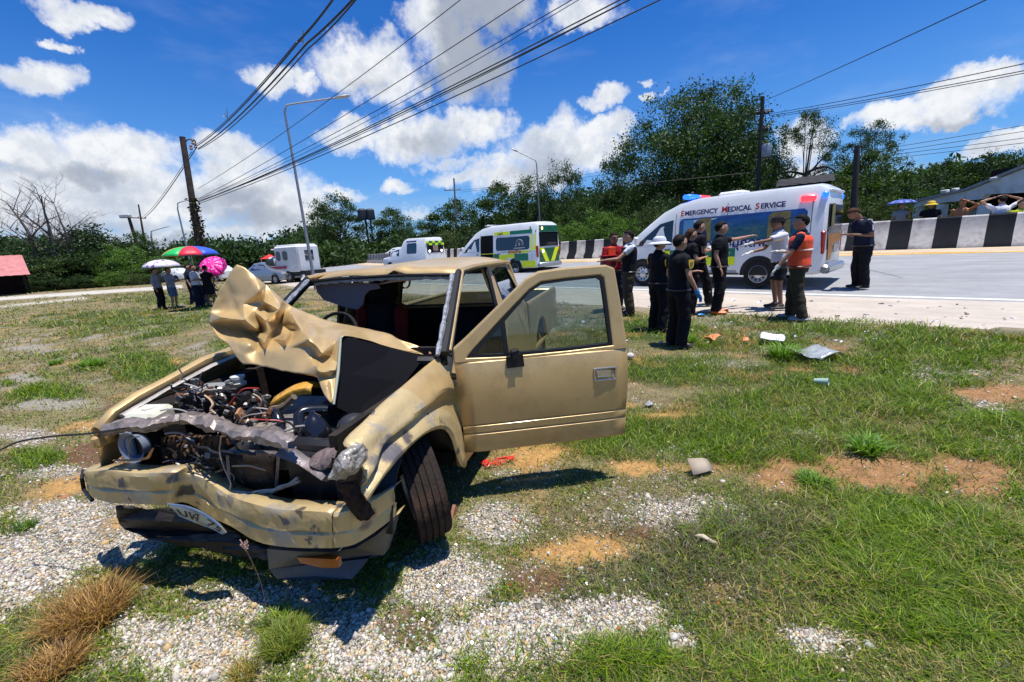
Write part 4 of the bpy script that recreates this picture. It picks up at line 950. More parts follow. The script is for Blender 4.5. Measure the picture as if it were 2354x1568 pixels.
# the open door
B0 = np.array(G(1070, 1045, .34)); B1 = np.array(G(1435, 1000, .34)); dd_ = (B1-B0); dd_ /= np.linalg.norm(dd_); nn_ = np.array([-dd_[1], dd_[0], 0])
def DF(t, z, n=0.):
    """door coordinates: along, up, depth behind the outer skin"""
    w = B0+dd_*t+nn_*n; w[2] = z; w = w-CO; return (w@CU, w@CV, w[2])
zp = [(.340, .020), (.352, .004), (.40, -.006), (.468, -.010), (.476, -.002), (.486, -.010), (.525, -.012), (.532, -.004), (.542, -.012), (.64, -.020), (.75, -.022), (.85, -.016), (.91, -.006), (.935, .0), (.948, .012), (.952, .03)]
P = []
for i in range(13):
    t = i/12
    for z, n in zp:
        x0 = 0 if z < .6 else -.02*(z-.6)/.35; x1 = 1.066+.017*min(1, (z-.34)/.5); tt = x0+(x1-x0)*t
        P.append(DF(tt, z-(.006*t), n+.012*((abs(t-.5)*2)**8)+.003*math.sin(t*9+z*11)*(z > .6)))
dr = P2(MB().grid(P, 13, len(zp)), 'front_door', GOLD, angle=25, solid=.006)
dr['label'] = 'open front door with its window frame'
OUT = [(-.02, .945), (-.02, 1.03), (.06, 1.09), (.29, 1.28), (.46, 1.42), (.54, 1.457), (.7, 1.467), (.97, 1.468), (1.025, 1.445), (1.056, 1.22), (1.083, .965), (1.084, .935), (.7, .935), (.3, .935)]
INN = [(.062, .968), (.072, .985), (.104, 1.018), (.285, 1.185), (.475, 1.352), (.55, 1.392), (.7, 1.402), (.925, 1.408), (.95, 1.388), (.968, 1.2), (.985, .975), (.985, .962), (.7, .955), (.3, .955)]
ln = lambda t, z, n: DF(t, z, n+.10*max(0, z-.95))
MB().prism(OUT, ln, .0, .045, INN).build('window_frame', GOLD, dr, smooth=False, bevel=.010)
sl = [(x+(.02 if x < .3 else (-.018 if x > .9 else 0)), z+(.018 if z < 1 else -.016)) for x, z in INN]
MB().prism(INN, ln, .003, .035, sl).build('window_seal', BLK, dr, smooth=False)
MB().prism([(.292, .97), (.318, .97), (.306, 1.20), (.28, 1.18)], ln, .002, .03).build('window_divider', BLK, dr, smooth=False)
MB().prism(INN, ln, .018, .022).build('window_glass', GL, dr, smooth=False)
MB().prism([(.02, .40), (1.05, .40), (1.06, .93), (-.0, .93)], DF, .055, .062).build('door_trim', M('door card', (.05, .045, .04), .8), dr, smooth=False)
MB().prism([(.30, .958), (.395, .965), (.40, .895), (.30, .893)], DF, -.03, .01).prism([(.33, .99), (.37, .995), (.365, .955), (.335, .955)], DF, -.05, .0).build('mirror_mount', BLK, dr, smooth=False, bevel=.005)
hx = [(.846, .832), (1.002, .830), (1.0, .744), (.85, .746)]
MB().prism(hx, DF, -.030, -.018, [(.858, .822), (.990, .820), (.988, .755), (.862, .757)]).build('handle_frame', CHR, dr, smooth=False, bevel=.004)
MB().prism([(.858, .822), (.990, .820), (.988, .755), (.862, .757)], DF, -.021, -.016).build('handle_recess', M('recess black', (.02, .02, .02), .4), dr, smooth=False)
MB().prism([(.868, .812), (.955, .811), (.953, .775), (.87, .776)], DF, -.034, -.022).build('handle', CHR, dr, smooth=False, bevel=.004)
MB().tube([DF(.972, .775, -.034), DF(.972, .775, -.02)], .012, 10).build('lock', CHR, dr)
for z in (.5, .85): MB().tube([DF(0, z, .02), DF(-.05, z, .06)], .02, 6).build('hinge', BLK, dr)
# ------------------------------------------------------------------ vehicles on the road
WHT = M('white vehicle paint', (.74, .75, .76), .28, 0, vary=.06, coat=.5, dirt=((.45, .42, .38), .3, 3))
TINT = M('tinted window', (.012, .014, .018), .06, 0, coat=.3, spec=.8)
class Body:
    """lofted body; stations: (u, half width, z bottom, z belt, z top, shoulder factor)"""
    def __init__(s, st, n=9): s.st = st
    def sec(s, S_):
        u, W, zb, zt, zr, k = S_
        return [(0, zb), (W*.90, zb), (W, zb+.07), (W*1.0, (zb+zt)/2), (W*.99, zt), (W*(.99+(k-.99)*.6), zt+(zr-zt)*.55), (W*k, zt+(zr-zt)*.86), (W*(k-.07), zt+(zr-zt)*.97), (W*.6, zr+.015), (0, zr+.03)]
    def mesh(s, mat, name, root):
        P = []; n = 10
        for S_ in s.st:
            h = s.sec(S_); ring = [(S_[0], v, z) for v, z in h]+[(S_[0], -v, z) for v, z in h[-2:0:-1]]
            P += ring
        m = len(ring); mb = MB(); mb.add(P, [(i*m+j, i*m+(j+1) % m, (i+1)*m+(j+1) % m, (i+1)*m+j) for i in range(len(s.st)-1) for j in range(m)]+[tuple(range(m))[::-1], tuple(range((len(s.st)-1)*m, len(s.st)*m))])
        return mb.build(name, mat, root, angle=32)
    def side(s, u, z):
        st = sorted(s.st); us = [q[0] for q in st]; i = max(0, min(len(us)-2, int(np.searchsorted(us, u))-1)); f = min(1, max(0, (u-us[i])/(us[i+1]-us[i]+1e-9)))
        S_ = tuple(a*(1-f)+b_*f for a, b_ in zip(st[i], st[i+1])); h = s.sec(S_)[2:9]
        zz = [q[1] for q in h]; vv = [q[0] for q in h]; return float(np.interp(z, zz, vv))
    def top(s, u):
        st = sorted(s.st); return float(np.interp(u, [q[0] for q in st], [q[4] for q in st]))
    def panel(s, name, poly, mat, root, sg=1, lift=.006, th=.012):
        fine = []
        for i, (u, z) in enumerate(poly):
            u2, z2 = poly[(i+1) % len(poly)]; k = max(1, int(math.hypot(u2-u, z2-z)/.35))
            fine += [(u+(u2-u)*q/k, z+(z2-z)*q/k) for q in range(k)]
        mb = MB(); mb.prism(fine, lambda x, z, t: (x, sg*(s.side(x, z)+t), z), lift, lift-th); return mb.build(name, mat, root, smooth=False)
    def hood(s, name, poly, mat, root, lift=.008, off=.03):
        mb = MB(); mb.prism(poly, lambda x, v, t: (x, v, s.top(x)+off-.10*(abs(v)/.9)**3+t), lift, lift-.01); return mb.build(name, mat, root, smooth=False)
def rect(u0, u1, z0, z1, r=.04): return [(u0+r, z0), (u1-r, z0), (u1, z0+r), (u1, z1-r), (u1-r, z1), (u0+r, z1), (u0, z1-r), (u0, z0+r)]
TYV = M('car tyre', (.02, .02, .02), .8, vary=.3); SIL = M('silver rim', (.45, .46, .47), .3, .8)
GRN = M('livery green', (.006, .17, .085), .35); YLW = M('livery yellow', (.74, .84, .012), .35); REDL = M('tail lamp red', (.35, .006, .010), .25, coat=.4)
HEADL = M('headlamp lens', (.6, .62, .65), .1, coat=.6); GRV = M('panel gap', (.05, .05, .055), .8); SILV = M('silver car paint', (.32, .34, .37), .3, .6, coat=.5)
def wheels(root, spots, R=.34, w=.2):
    for (u, v) in spots:
        wheel('wheel', R, w, TYV, SIL, root, (u, v, R), rz=0 if v > 0 else PI, holes=10, rr_=.62, grooves=False)
def arches(b, root, us, R=.42):
    for u in us:
        for sg in (1, -1): b.panel('arch_dark_panel', [(u+R*math.cos(t), .36+R*math.sin(t)) for t in np.linspace(-.12, PI+.12, 15)], BLK, root, sg, lift=.004)  # black half disc on the uncut body, painted shade of the wheel well
HI = [(-1.29, .86, .50, 1.05, 2.02, .84), (-1.24, .92, .34, 1.08, 2.22, .86), (-1.1, .94, .32, 1.1, 2.30, .87), (0, .94, .30, 1.1, 2.31, .87), (1.6, .94, .30, 1.1, 2.30, .87), (2.1, .94, .30, 1.1, 2.23, .86), (2.55, .935, .30, 1.1, 2.05, .85), (3.0, .92, .30, 1.08, 1.74, .86), (3.45, .90, .30, 1.03, 1.40, .88), (3.75, .86, .30, .98, 1.17, .90), (3.98, .80, .32, .85, 1.0, .92), (4.08, .74, .36, .65, .82, .92)]
def van_base(name, label, cat, loc, heading):
    root = EMP(name, loc, heading); TAG(root, label, cat); b = Body(HI); b.mesh(WHT, 'body', root)
    arches(b, root, (0, 3.11)); wheels(root, [(0, .86), (0, -.86), (3.11, .86), (3.11, -.86)])
    for sg in (1, -1):
        b.panel('front_door_window', [(2.22, 1.14), (2.22, 1.80), (2.62, 1.72), (3.02, 1.42), (3.38, 1.14)], TINT, root, sg)
        b.panel('door_gap', [(2.14, .45), (2.155, .45), (2.155, 1.95), (2.14, 1.95)], GRV, root, sg, lift=.002)
        b.panel('door_gap', [(.80, .45), (.812, .45), (.812, 2.1), (.80, 2.1)], GRV, root, sg, lift=.002)
        b.panel('sill_trim', rect(.45, 2.65, .33, .37, .01), GRV, root, sg, lift=.003)
        b.panel('sliding_rail', rect(-.95, .78, 1.055, 1.075, .003), GRV, root, sg, lift=.004); b.panel('door_gap', rect(-1.02, -1.005, .45, 2.05, .003), GRV, root, sg, lift=.002)
        b.panel('door_gap', [(3.42, .45), (3.435, .45), (3.50, 1.05), (3.485, 1.05)], GRV, root, sg, lift=.002); b.panel('lower_skirt', rect(.5, 2.62, .37, .44, .01), M('skirt grey', (.30, .31, .32), .5), root, sg, lift=.004)
        for hu in (2.34, .92): MB().box((hu, sg*(b.side(hu, 1.0)+.02), 1.0), (.16, .03, .035), bev=.01).build('door_handle', GRV, root)
        MB().box((3.25, sg*1.03, 1.28), (.09, .16, .24), bev=.03).tube([(3.25, sg*.9, 1.2), (3.25, sg*1.0, 1.22)], .02, 6).build('wing_mirror', WHT, root)
        MB().box((4.02, sg*.58, .78), (.12, .30, .18), bev=.04).build('headlamp', HEADL, root)
        MB().box((-1.25, sg*.85, 1.03), (.10, .13, .52), bev=.03).build('tail_lamp', REDL, root)
    b.hood('windscreen', [(2.72, -.72), (3.70, -.76), (3.70, .76), (2.72, .72)], TINT, root)
    MB().box((4.06, 0, .42), (.14, 1.5, .26), bev=.05).build('front_bumper', WHT, root)
    MB().box((-1.33, 0, .44), (.18, 1.72, .20), bev=.05).build('rear_bumper', SILV, root)
    MB().box((-1.30, 0, 1.55), (.012, 1.46, .62), bev=.005).build('rear_window', TINT, root)
    MB().box((-1.27, 0, 2.16), (.10, 1.3, .06), bev=.02).build('spoiler', WHT, root)
    MB().box((-1.285, 0, 1.02), (.02, 1.4, .30)).build('tailgate_trim', SILV, root)
    return root, b
def lamp_mat(n, c, e): return M(n, c, .3, emit=e)
LB, LR = lamp_mat('blue flasher', (.01, .10, 1.0), 2.2), lamp_mat('red flasher', (1., .03, .05), 1.8)
NAVY = M('navy print', (.008, .008, .12), .5); REDP = M('red print', (.50, .01, .03), .5)
def on_side(b, root, txt, name, mat, u_left, z, size, sx=1., bold=0., sg=1, slope=0.):
    """text read from outside the left side runs towards the back (-u)"""
    o = TEXT(txt, name, mat, root, Matrix.Identity(4), size, 0., sx, bold)
    for v in o.data.vertices:
        x, y = v.co.x, v.co.y; u = u_left-sg*x; zz = z+y; v.co = (u, sg*(b.side(u, zz)+.012), zz)
    return o
def wrapmat():
    m = bpy.data.materials.new('landscape wrap'); m.use_nodes = True; nt = m.node_tree; b = NB(nt); p = nt.nodes['Principled BSDF']
    tc = b.n('ShaderNodeTexCoord').outputs['Object']; sep = b.n('ShaderNodeSeparateXYZ'); b.put(sep.inputs[0], tc)
    blue = b.mix(b.noise(tc, 1.2, 4), (.01, .03, .16, 1), (.03, .12, .40, 1))
    teal = b.ramp(b.noise(b.v('MULTIPLY', tc, (1.2, 1, 3)), 2.2, 7, .7), [(.3, (.005, .02, .03)), (.45, (.01, .06, .09)), (.6, (.05, .11, .09)), (.72, (.22, .24, .16))])
    lowm = b.ss(b.m('ADD', sep.outputs[2], b.m('MULTIPLY', b.noise(tc, 1.5, 4), .5)), 2.0, 1.65)
    c = b.mix(lowm, blue, teal)
    c = b.mix(b.m('MULTIPLY', b.ss(b.noise(b.v('MULTIPLY', tc, (12, 1, 20)), 2, 3), .64, .68), .12), c, (.45, .55, .75, 1))
    b.put(p.inputs['Base Color'], c); p.inputs['Roughness'].default_value = .12; p.inputs['Coat Weight'].default_value = .3; return m
def build_ems():
    root, b = van_base('ambulance', 'white high roof ambulance van with EMERGENCY MEDICAL SERVICE lettering and lit blue and red flashers', 'ambulance', (6.78, 11.36, .27), 2.33)
    wr = wrapmat(); gold = M('gold haze print', (.22, .18, .05), .4, vary=.6, vscale=6); dk = M('dark print', (.02, .02, .05), .4, vary=.5)
    for sg in (1, -1):
        b.panel('side_window_wrap', rect(-.93, 2.04, 1.17, 1.80, .07), wr, root, sg)
        b.panel('wrap_print', [(1.92+.0, 1.30), (1.92, 1.76), (1.66, 1.76), (1.56, 1.5), (1.60, 1.22), (1.9, 1.22)], M('pale sky print', (.10, .26, .45), .3), root, sg, lift=.008)
        for (cu, r) in ((1.38, .20), (-.38, .24)):
            b.panel('gold_print', [(cu-r, 1.20), (cu+r, 1.20), (cu+r*.95, 1.72), (cu+r*.5, 1.78), (cu-r*.9, 1.78)], gold, root, sg, lift=.009)
            b.panel('figure_print', [(cu-r*.6, 1.21), (cu+r*.6, 1.21), (cu+r*.45, 1.42), (cu+r*.22, 1.48), (cu+r*.28, 1.60), (cu, 1.68), (cu-r*.28, 1.60), (cu-r*.22, 1.48), (cu-r*.45, 1.42)], dk, root, sg, lift=.011)
        for k in range(14):
            u0 = 2.75-.245*k
            if abs(u0-.12) < .50: continue
            for r_ in (0, 1):
                z0 = .78-.212*r_; c = YLW if (k+r_) % 2 else GRN
                if abs(u0-.1) < .62 and r_: continue
                b.panel('checker_square', [(u0, z0), (u0, z0+.205), (u0-.238, z0+.205), (u0-.238, z0)], c, root, sg, lift=.007)
        MB().box((-.92, sg*(b.side(-.9, 2.02)+.03), 2.02), (.30, .07, .13), bev=.03).build('side_flasher', LR, root)
        MB().box((-1.22, sg*.80, 2.06), (.12, .12, .14), bev=.03).build('rear_flasher', LB, root)
    on = lambda *a, **k: on_side(b, root, *a, **k)
    x = 2.02
    for w, (first, rest) in enumerate((('E', 'MERGENCY'), ('M', 'EDICAL'), ('S', 'ERVICE'))):
        z = 1.885+.0*w; a = on(first, 'roof_lettering', REDP, x, z, .19, .96, .006); x -= .112 if first != 'M' else .145
        o = on(rest, 'roof_lettering', NAVY, x, z, .165, 1.0, .006); x = min(v.co.x for v in o.data.vertices)-.085
    on('โรงพยาบาลมุกดาหาร', 'hospital_lettering', NAVY, 2.05, 1.005, .30, 1.02, .006)
    MB().box((1.95, 0, 2.36), (.22, .70, .09), bev=.03).build('light_bar_foot', GRV, root)
    MB().box((1.95, .35, 2.385), (.24, .66, .12), bev=.04).build('light_bar_blue', LB, root)
    MB().box((1.95, -.35, 2.385), (.24, .66, .12), bev=.04).build('light_bar_red', LR, root)
    MB().box((.95, 0, 2.37), (.62, .6, .10), bev=.045).build('roof_vent', WHT, root)
    MB().add([(-1.312, .70, 1.22), (-1.312, -.72, 1.22), (-1.312, -.72, 1.05), (-1.312, .05, .98), (-1.312, .25, .62), (-1.312, .55, .62), (-1.312, .60, 1.0)], [(0, 1, 2, 3, 4, 5, 6)]).build('rear_decal', M('orange brown decal', (.42, .17, .03), .4, vary=.4), root, smooth=False)
    MB().box((-1.325, -.12, .86), (.012, .42, .17)).build('rear_plate', M('plate grey', (.35, .35, .36), .5), root)
    MB().box((-1.325, .40, 1.62), (.010, .30, .5)).build('rear_window_print', gold, root)
    MB().lathe([(.001, .0), (.05, .0), (.05, .02), (.001, .02)], (.62, .955, .52), 'y', 12).build('fuel_cap', M('cap white', (.7, .7, .7), .3), root)
build_ems()
def build_second():
    root, b = van_base('ambulance', 'green and yellow liveried ambulance van with open side door, parked beyond the pickup cab', 'ambulance', (.95, 21.09, .32), 2.435)
    camo = M('dark green livery', (.02, .12, .05), .35, vary=.9, vscale=9)
    for sg in (1, -1):
        b.panel('side_window', rect(-.88, 1.12, 1.14, 1.74, .08), TINT, root, sg)
        if sg > 0: b.panel('doorway_dark_panel', rect(1.30, 2.12, .50, 1.88, .04), M('dark cabin', (.006, .006, .008), .9), root, sg, lift=.01)  # near-black panel on the closed side, standing in for the shaded cabin
        b.panel('roof_stripe_yellow', rect(.30, 1.22, 1.84, 2.0, .01), YLW, root, sg, lift=.008)
        b.panel('roof_stripe_green', rect(-1.0, .27, 1.84, 2.0, .01), GRN, root, sg, lift=.008)
        for k, (u0, u1, z0, z1, c) in enumerate([(-.86, .25, 1.0, 1.10, YLW), (1.22, 2.1, .84, 1.04, YLW), (.95, 1.28, .62, 1.0, GRN), (-1.22, -.88, 1.88, 2.12, GRN), (-1.22, -.95, 1.1, 1.80, YLW), (1.35, 2.0, .36, .46, YLW), (2.3, 2.75, .45, .62, YLW), (.50, .93, .62, .95, YLW), (.0, .48, .80, .97, YLW), (-.80, -.02, .66, .97, GRN), (-1.20, -.43, .36, .64, YLW), (.50, 1.0, .42, .60, REDP), (1.1, 2.6, .62, .82, GRN), (1.6, 2.1, .42, .6, YLW)]):
            b.panel('livery_block', rect(u0, u1, z0, z1, .01), c, root, sg, lift=.007+.0008*k)
    o = on_side(b, root, '1669', 'roof_lettering', NAVY, 1.05, 1.86, .14, 1.3, .004); on_side(b, root, 'กู้ภัยกู้ชีพ', 'rescue_lettering', REDP, .35, 1.0, .16, 1.3, .006)
    crest = MB(); P = [(-.30+.22*math.cos(t), 1.38+.22*math.sin(t)) for t in np.linspace(-.4, PI+.4, 15)]
    for q, rr2 in ((1., .012), (.72, .010)): crest.tube([(-.30+(u+.30)*q, b.side(u, z)+.014, 1.38+(z-1.38)*q) for u, z in P], rr2, 4)
    crest.sphere((-.30, b.side(-.3, 1.4)+.01, 1.38), (.05, .012, .08), 8, 5); crest.tube([(-.62, b.side(0, 1.22)+.014, 1.22), (.02, b.side(0, 1.22)+.014, 1.22)], .012, 4)
    c_ = crest.build('window_crest', M('grey print', (.32, .32, .34), .5), root); c_['kind'] = 'stuff'
    MB().box((-1.318, 0, .84), (.010, 1.52, .64)).build('tailgate_livery', camo, root)
    MB().box((-1.31, 0, 2.0), (.03, 1.40, .26), bev=.01).build('tailgate_livery', M('dark teal livery', (.008, .14, .07), .35, vary=.8, vscale=6), root)
    for sg in (1, -1):
        MB().add([(-1.330, sg*.74, 1.18), (-1.330, sg*.44, 1.18), (-1.330, sg*.06+.0, .56), (-1.330, sg*.36, .56)][::1], [(0, 1, 2, 3)]).build('chevron', YLW, root, smooth=False)
        MB().add([(-1.331, sg*.74, 1.18), (-1.331, sg*.70, 1.18), (-1.331, sg*.74, .95)], [(0, 1, 2)]).build('chevron', YLW, root, smooth=False)
    MB().sphere((-1.33, .52, 1.02), (.02, .07, .07), 10, 6).build('rear_lamp', lamp_mat('white lamp', (1, 1, .95), 2.5), root)
    MB().sphere((-1.31, .52, 2.02), (.03, .09, .08), 10, 6).build('rear_lamp', lamp_mat('yellow lamp', (1, .9, .3), 2.0), root)
    MB().box((1.95, 0, 2.36), (.20, 1.2, .07), bev=.03).build('light_bar', SILV, root)
build_second()
def build_third():
    p = AT(975, 575, 31); root = EMP('ambulance', (p[0], p[1], .30), 2.40)
    TAG(root, 'white ambulance with checkered tailgate just left of the green and yellow van', 'ambulance')
    b = Body([(-1.2, .84, .50, 1.15, 2.05, .80), (-1.1, .88, .45, 1.15, 2.22, .82), (1.0, .88, .45, 1.15, 2.26, .84), (1.3, .88, .45, 1.15, 2.15, .84), (1.7, .88, .45, 1.1, 1.75, .82), (2.6, .88, .45, 1.1, 1.62, .8), (3.1, .86, .45, 1.05, 1.15, .85), (3.9, .82, .45, .95, 1.05, .9)])
    b.mesh(WHT, 'body', root); arches(b, root, (0, 3.0)); wheels(root, [(0, .8), (0, -.8), (3.0, .8), (3.0, -.8)], .37)
    for sg in (1, -1):
        b.panel('side_window', rect(-.25, .85, 1.25, 1.95, .08), TINT, root, sg); b.panel('door_window', [(1.8, 1.15), (1.85, 1.6), (2.55, 1.5), (2.95, 1.15)], TINT, root, sg)
        b.panel('blue_stripe', rect(-.2, .9, 2.02, 2.10, .01), NAVY, root, sg)
    MB().box((-1.20, 0, 1.55), (.03, 1.36, .60), bev=.01).build('rear_window', TINT, root)
    for k in range(6):
        for j in range(2): MB().box((-1.225, -.62+.25*k, 1.94-.14*j), (.02, .24, .13)).build('checker_square', YLW if (k+j) % 2 else GRN, root, smooth=False)
    MB().sphere((-1.23, .5, 1.36), (.02, .08, .08), 8, 6).build('rear_lamp', lamp_mat('white lamp', (1, 1, .95), 2.5), root); MB().sphere((-1.23, -.5, 1.36), (.02, .08, .08), 8, 6).build('rear_lamp', MATS['white lamp'], root)
    MB().box((-1.23, 0, 1.55), (.02, .4, .36)).build('rear_print', M('pinkish print', (.35, .25, .2), .5, vary=.6), root)
build_third()
def build_camper():
    p = AT(690, 640, 33.5); root = EMP('rescue_truck', (p[0], p[1], gz(p[0], p[1])), 2.72)
    TAG(root, 'white rescue truck with boxy rear cabin and small dark windows beyond the lamp post', 'truck')
    RW = M('rescue white', (.62, .64, .66), .4, vary=.2, vscale=5)
    cab = Body([(1.0, .86, .45, 1.1, 1.75, .78), (1.9, .86, .45, 1.1, 1.72, .78), (2.5, .86, .45, 1.08, 1.16, .85), (3.6, .82, .45, .98, 1.06, .9), (3.7, .76, .5, .8, .95, .9)])
    cab.mesh(RW, 'cab', root); MB().box((-.05, 0, 1.50), (2.2, 1.80, 1.75), bev=.10).build('rear_cabin', RW, root); MB().box((-.2, 0, .6), (2.7, 1.7, .25)).build('chassis', BLK, root)
    wheels(root, [(0, .82), (0, -.82), (3.0, .82), (3.0, -.82)], .38); arches(cab, root, (3.0,))
    MB().prism([(1.15, 1.12), (1.2, 1.62), (1.8, 1.6), (2.35, 1.12)], lambda x, z, t: (x, .87+t, z), 0, .01).build('door_window', TINT, root, smooth=False)
    for u0, u1 in ((-.2, .25), (.45, .85)): MB().prism(rect(u0, u1, 1.45, 2.05, .1), lambda x, z, t: (x, .905+t, z), 0, .012).build('cabin_window', TINT, root, smooth=False)
    MB().prism([(-.35, 1.40), (.35, 1.40), (.35, 2.05), (-.35, 2.05)], lambda y, z, t: (-1.155-t, y, z), 0, .012).build('rear_window', TINT, root, smooth=False)
    MB().box((.8, .94, 1.0), (1.6, .012, .16)).build('red_stripe', M('faded red stripe', (.40, .06, .10), .6, vary=.5), root); MB().box((2.4, .87, .88), (1.7, .015, .14)).build('red_stripe', MATS['faded red stripe'], root)
    MB().box((-.05, 0, 2.40), (1.9, 1.6, .10), bev=.04).box((1.3, 0, 2.2), (.5, 1.4, .08), bev=.03).build('roof_rack', WHT, root)
build_camper()
def car(name, label, px, py, dist, heading, paint, suv=False, group=None):
    p = AT(px, py, dist); root = EMP(name, (p[0], p[1], gz(p[0], p[1])), heading); TAG(root, label, 'car', group); h = .28 if suv else 0
    b = Body([(-.95, .76, .35, .85, .95+h, .9), (-.8, .82, .25, .88, 1.02+h, .9), (-.35, .85, .22, .9, 1.10+h*1.5, .82), (.1, .86, .22, .9, 1.40+h, .72), (.6, .86, .22, .9, 1.46+h, .72), (1.4, .86, .22, .9, 1.42+h, .72), (2.15, .86, .22, .88, 1.02+h*.5, .86), (2.6, .85, .22, .84, .93+h*.4, .9), (3.2, .80, .25, .72, .82+h*.3, .92), (3.4, .70, .32, .55, .68+h*.2, .92)] if not suv else
             [(-.95, .78, .4, .95, 1.3, .8), (-.85, .84, .3, .98, 1.62, .78), (1.4, .87, .3, .98, 1.70, .76), (2.1, .87, .3, .98, 1.15, .85), (3.1, .84, .3, .9, 1.0, .9), (3.4, .76, .4, .7, .82, .9)])
    b.mesh(paint, 'body', root); arches(b, root, (0, 2.65), .37); wheels(root, [(0, .78), (0, -.78), (2.65, .78), (2.65, -.78)], .32)
    for sg in (1, -1):
        b.panel('side_window', [(-.0, .97), (.2, 1.32+h), (.78, 1.36+h), (.80, .97)] if not suv else rect(-.6, .6, 1.02, 1.52, .1), TINT, root, sg)
        b.panel('side_window', [(.86, .97), (.84, 1.36+h), (1.35, 1.32+h), (1.85, .97)] if not suv else [(.66, 1.02), (.66, 1.52), (1.4, 1.5), (1.85, 1.04)], TINT, root, sg)
        MB().box((3.22, sg*.60, .68+h*.3), (.2, .30, .13), bev=.04).build('headlamp', HEADL, root); MB().box((-.93, sg*.62, .80+h*.4), (.08, .25, .13), bev=.03).build('tail_lamp', REDL, root)
    b.hood('windscreen', [(1.50, -.58), (2.10, -.66), (2.10, .66), (1.50, .58)], TINT, root, off=.035); 
    if not suv: b.hood('back_window', [(-.33, -.62), (.08, -.56), (.08, .56), (-.33, .62)], TINT, root, off=.035)
    MB().box((3.40, 0, .5), (.06, 1.1, .12), bev=.02).build('grille', GRV, root)
    return root
car('parked_car', 'silver saloon car parked on the verge, half hidden by the raised bonnet', 604, 640, 36, -.5, SILV)
car('parked_car', 'white car partly hidden between the people under the umbrellas', 419, 630, 62, 2.9, WHT)
car('parked_car', 'white car showing behind the pink umbrella', 520, 628, 52, 2.5, WHT)
car('parked_car', 'white estate car far down the road, first above the cab roof', 795, 592, 95, -.9, WHT, True)
car('parked_car', 'dark red car far down the road between the white and silver cars', 826, 592, 80, -.9, M('maroon paint', (.14, .012, .02), .3, .3, coat=.5))
car('parked_car', 'silver car far down the road, just right of the dark red one', 848, 592, 66, -1.2, SILV)
car('parked_car', 'white car nosing out from behind the checkered ambulance', 935, 590, 48, 2.6, WHT)
def motorbike():
    p = ground_at(905, 664); root = EMP('motorcycle', (p[0], p[1], gz(p[0], p[1])), 2.7); TAG(root, 'dark motorcycle standing on the road, seen through the pickup cab', 'motorcycle')
    for x in (-.62, .62):
        w = MB(); w.lathe([(.25, -.04), (.29, -.045), (.29, .045), (.25, .04)], (x, 0, .29), 'y', 18, closed=True); w.lathe([(.03, -.05), (.03, .05)], (x, 0, .29), 'y', 8)
        w.build('wheel', TYV, root)['kind'] = 'stuff'
    MB().tube(hermite([(-.62, 0, .29), (-.2, 0, .45), (.25, 0, .62), (.42, 0, .95)], 4), [.07]*5+[.13]*5+[.06]*3, 8).build('frame', BLK, root)
    MB().tube([(.62, .06, .29), (.40, .06, .95)], .025, 6).build('fork', SIL, root); MB().tube([(.38, -.33, 1.02), (.42, 0, .98), (.38, .33, 1.02)], .018, 6).build('handlebar', SIL, root)
    MB().box((-.28, 0, .74), (.72, .24, .10), bev=.04).build('seat', BLK, root); MB().box((.08, 0, .42), (.36, .28, .30), bev=.05).build('engine', ALU, root); MB().sphere((.48, 0, .88), (.09, .09, .09), 8, 6).build('headlamp', HEADL, root)
motorbike()
# ------------------------------------------------------------------ people
SKIN = M('skin', (.38, .20, .125), .55, vary=.08); SKIND = M('tanned skin', (.20, .095, .055), .55, vary=.08)
HAIR = M('black hair', (.010, .008, .007), .75, spec=.15, vary=.4, vscale=60); HAIRB = M('brown hair', (.06, .026, .013), .75, spec=.15, vary=.4, vscale=60)
FOLD = bpy.data.textures.new('folds', 'CLOUDS'); FOLD.noise_scale = .11; FOLD.noise_depth = 3
def skinned(mb, name, mat, parent, voxel=.014, fold=0., extra=None, smooth=4):
    me = bpy.data.meshes.new(name); me.from_pydata(mb.v, [], mb.f); o = bpy.data.objects.new(name, me); COL.objects.link(o)
    r = o.modifiers.new('r', 'REMESH'); r.mode = 'VOXEL'; r.voxel_size = voxel
    s = o.modifiers.new('s', 'SMOOTH'); s.iterations = smooth; s.factor = .5
    if fold:
        d = o.modifiers.new('d', 'DISPLACE'); d.texture = FOLD; d.strength = fold; d.mid_level = .5; d.texture_coords = 'LOCAL'
    dg = bpy.context.evaluated_depsgraph_get(); m2 = bpy.data.meshes.new_from_object(o.evaluated_get(dg)); bpy.data.objects.remove(o)
    if extra is not None:
        bm = bmesh.new(); bm.from_mesh(m2); e = bpy.data.meshes.new('e'); e.from_pydata(extra.v, [], extra.f); bm.from_mesh(e); bm.to_mesh(m2); bm.free(); bpy.data.meshes.remove(e)
    m2.name = name; m2.materials.clear(); m2.materials.append(mat); m2.shade_smooth()
    o = bpy.data.objects.new(name, m2); COL.objects.link(o); o.parent = parent; return o
def limb(mb, A, B, ra, rb, n=9, caps=True):
    A, B = Vector(A), Vector(B); mb.tube([A, A.lerp(B, .33), A.lerp(B, .66), B], [ra, ra*.55+rb*.45+.004, ra*.3+rb*.7, rb], n)
    if caps: mb.sphere(A, ra*.98, 9, 6); mb.sphere(B, rb*.98, 9, 6)
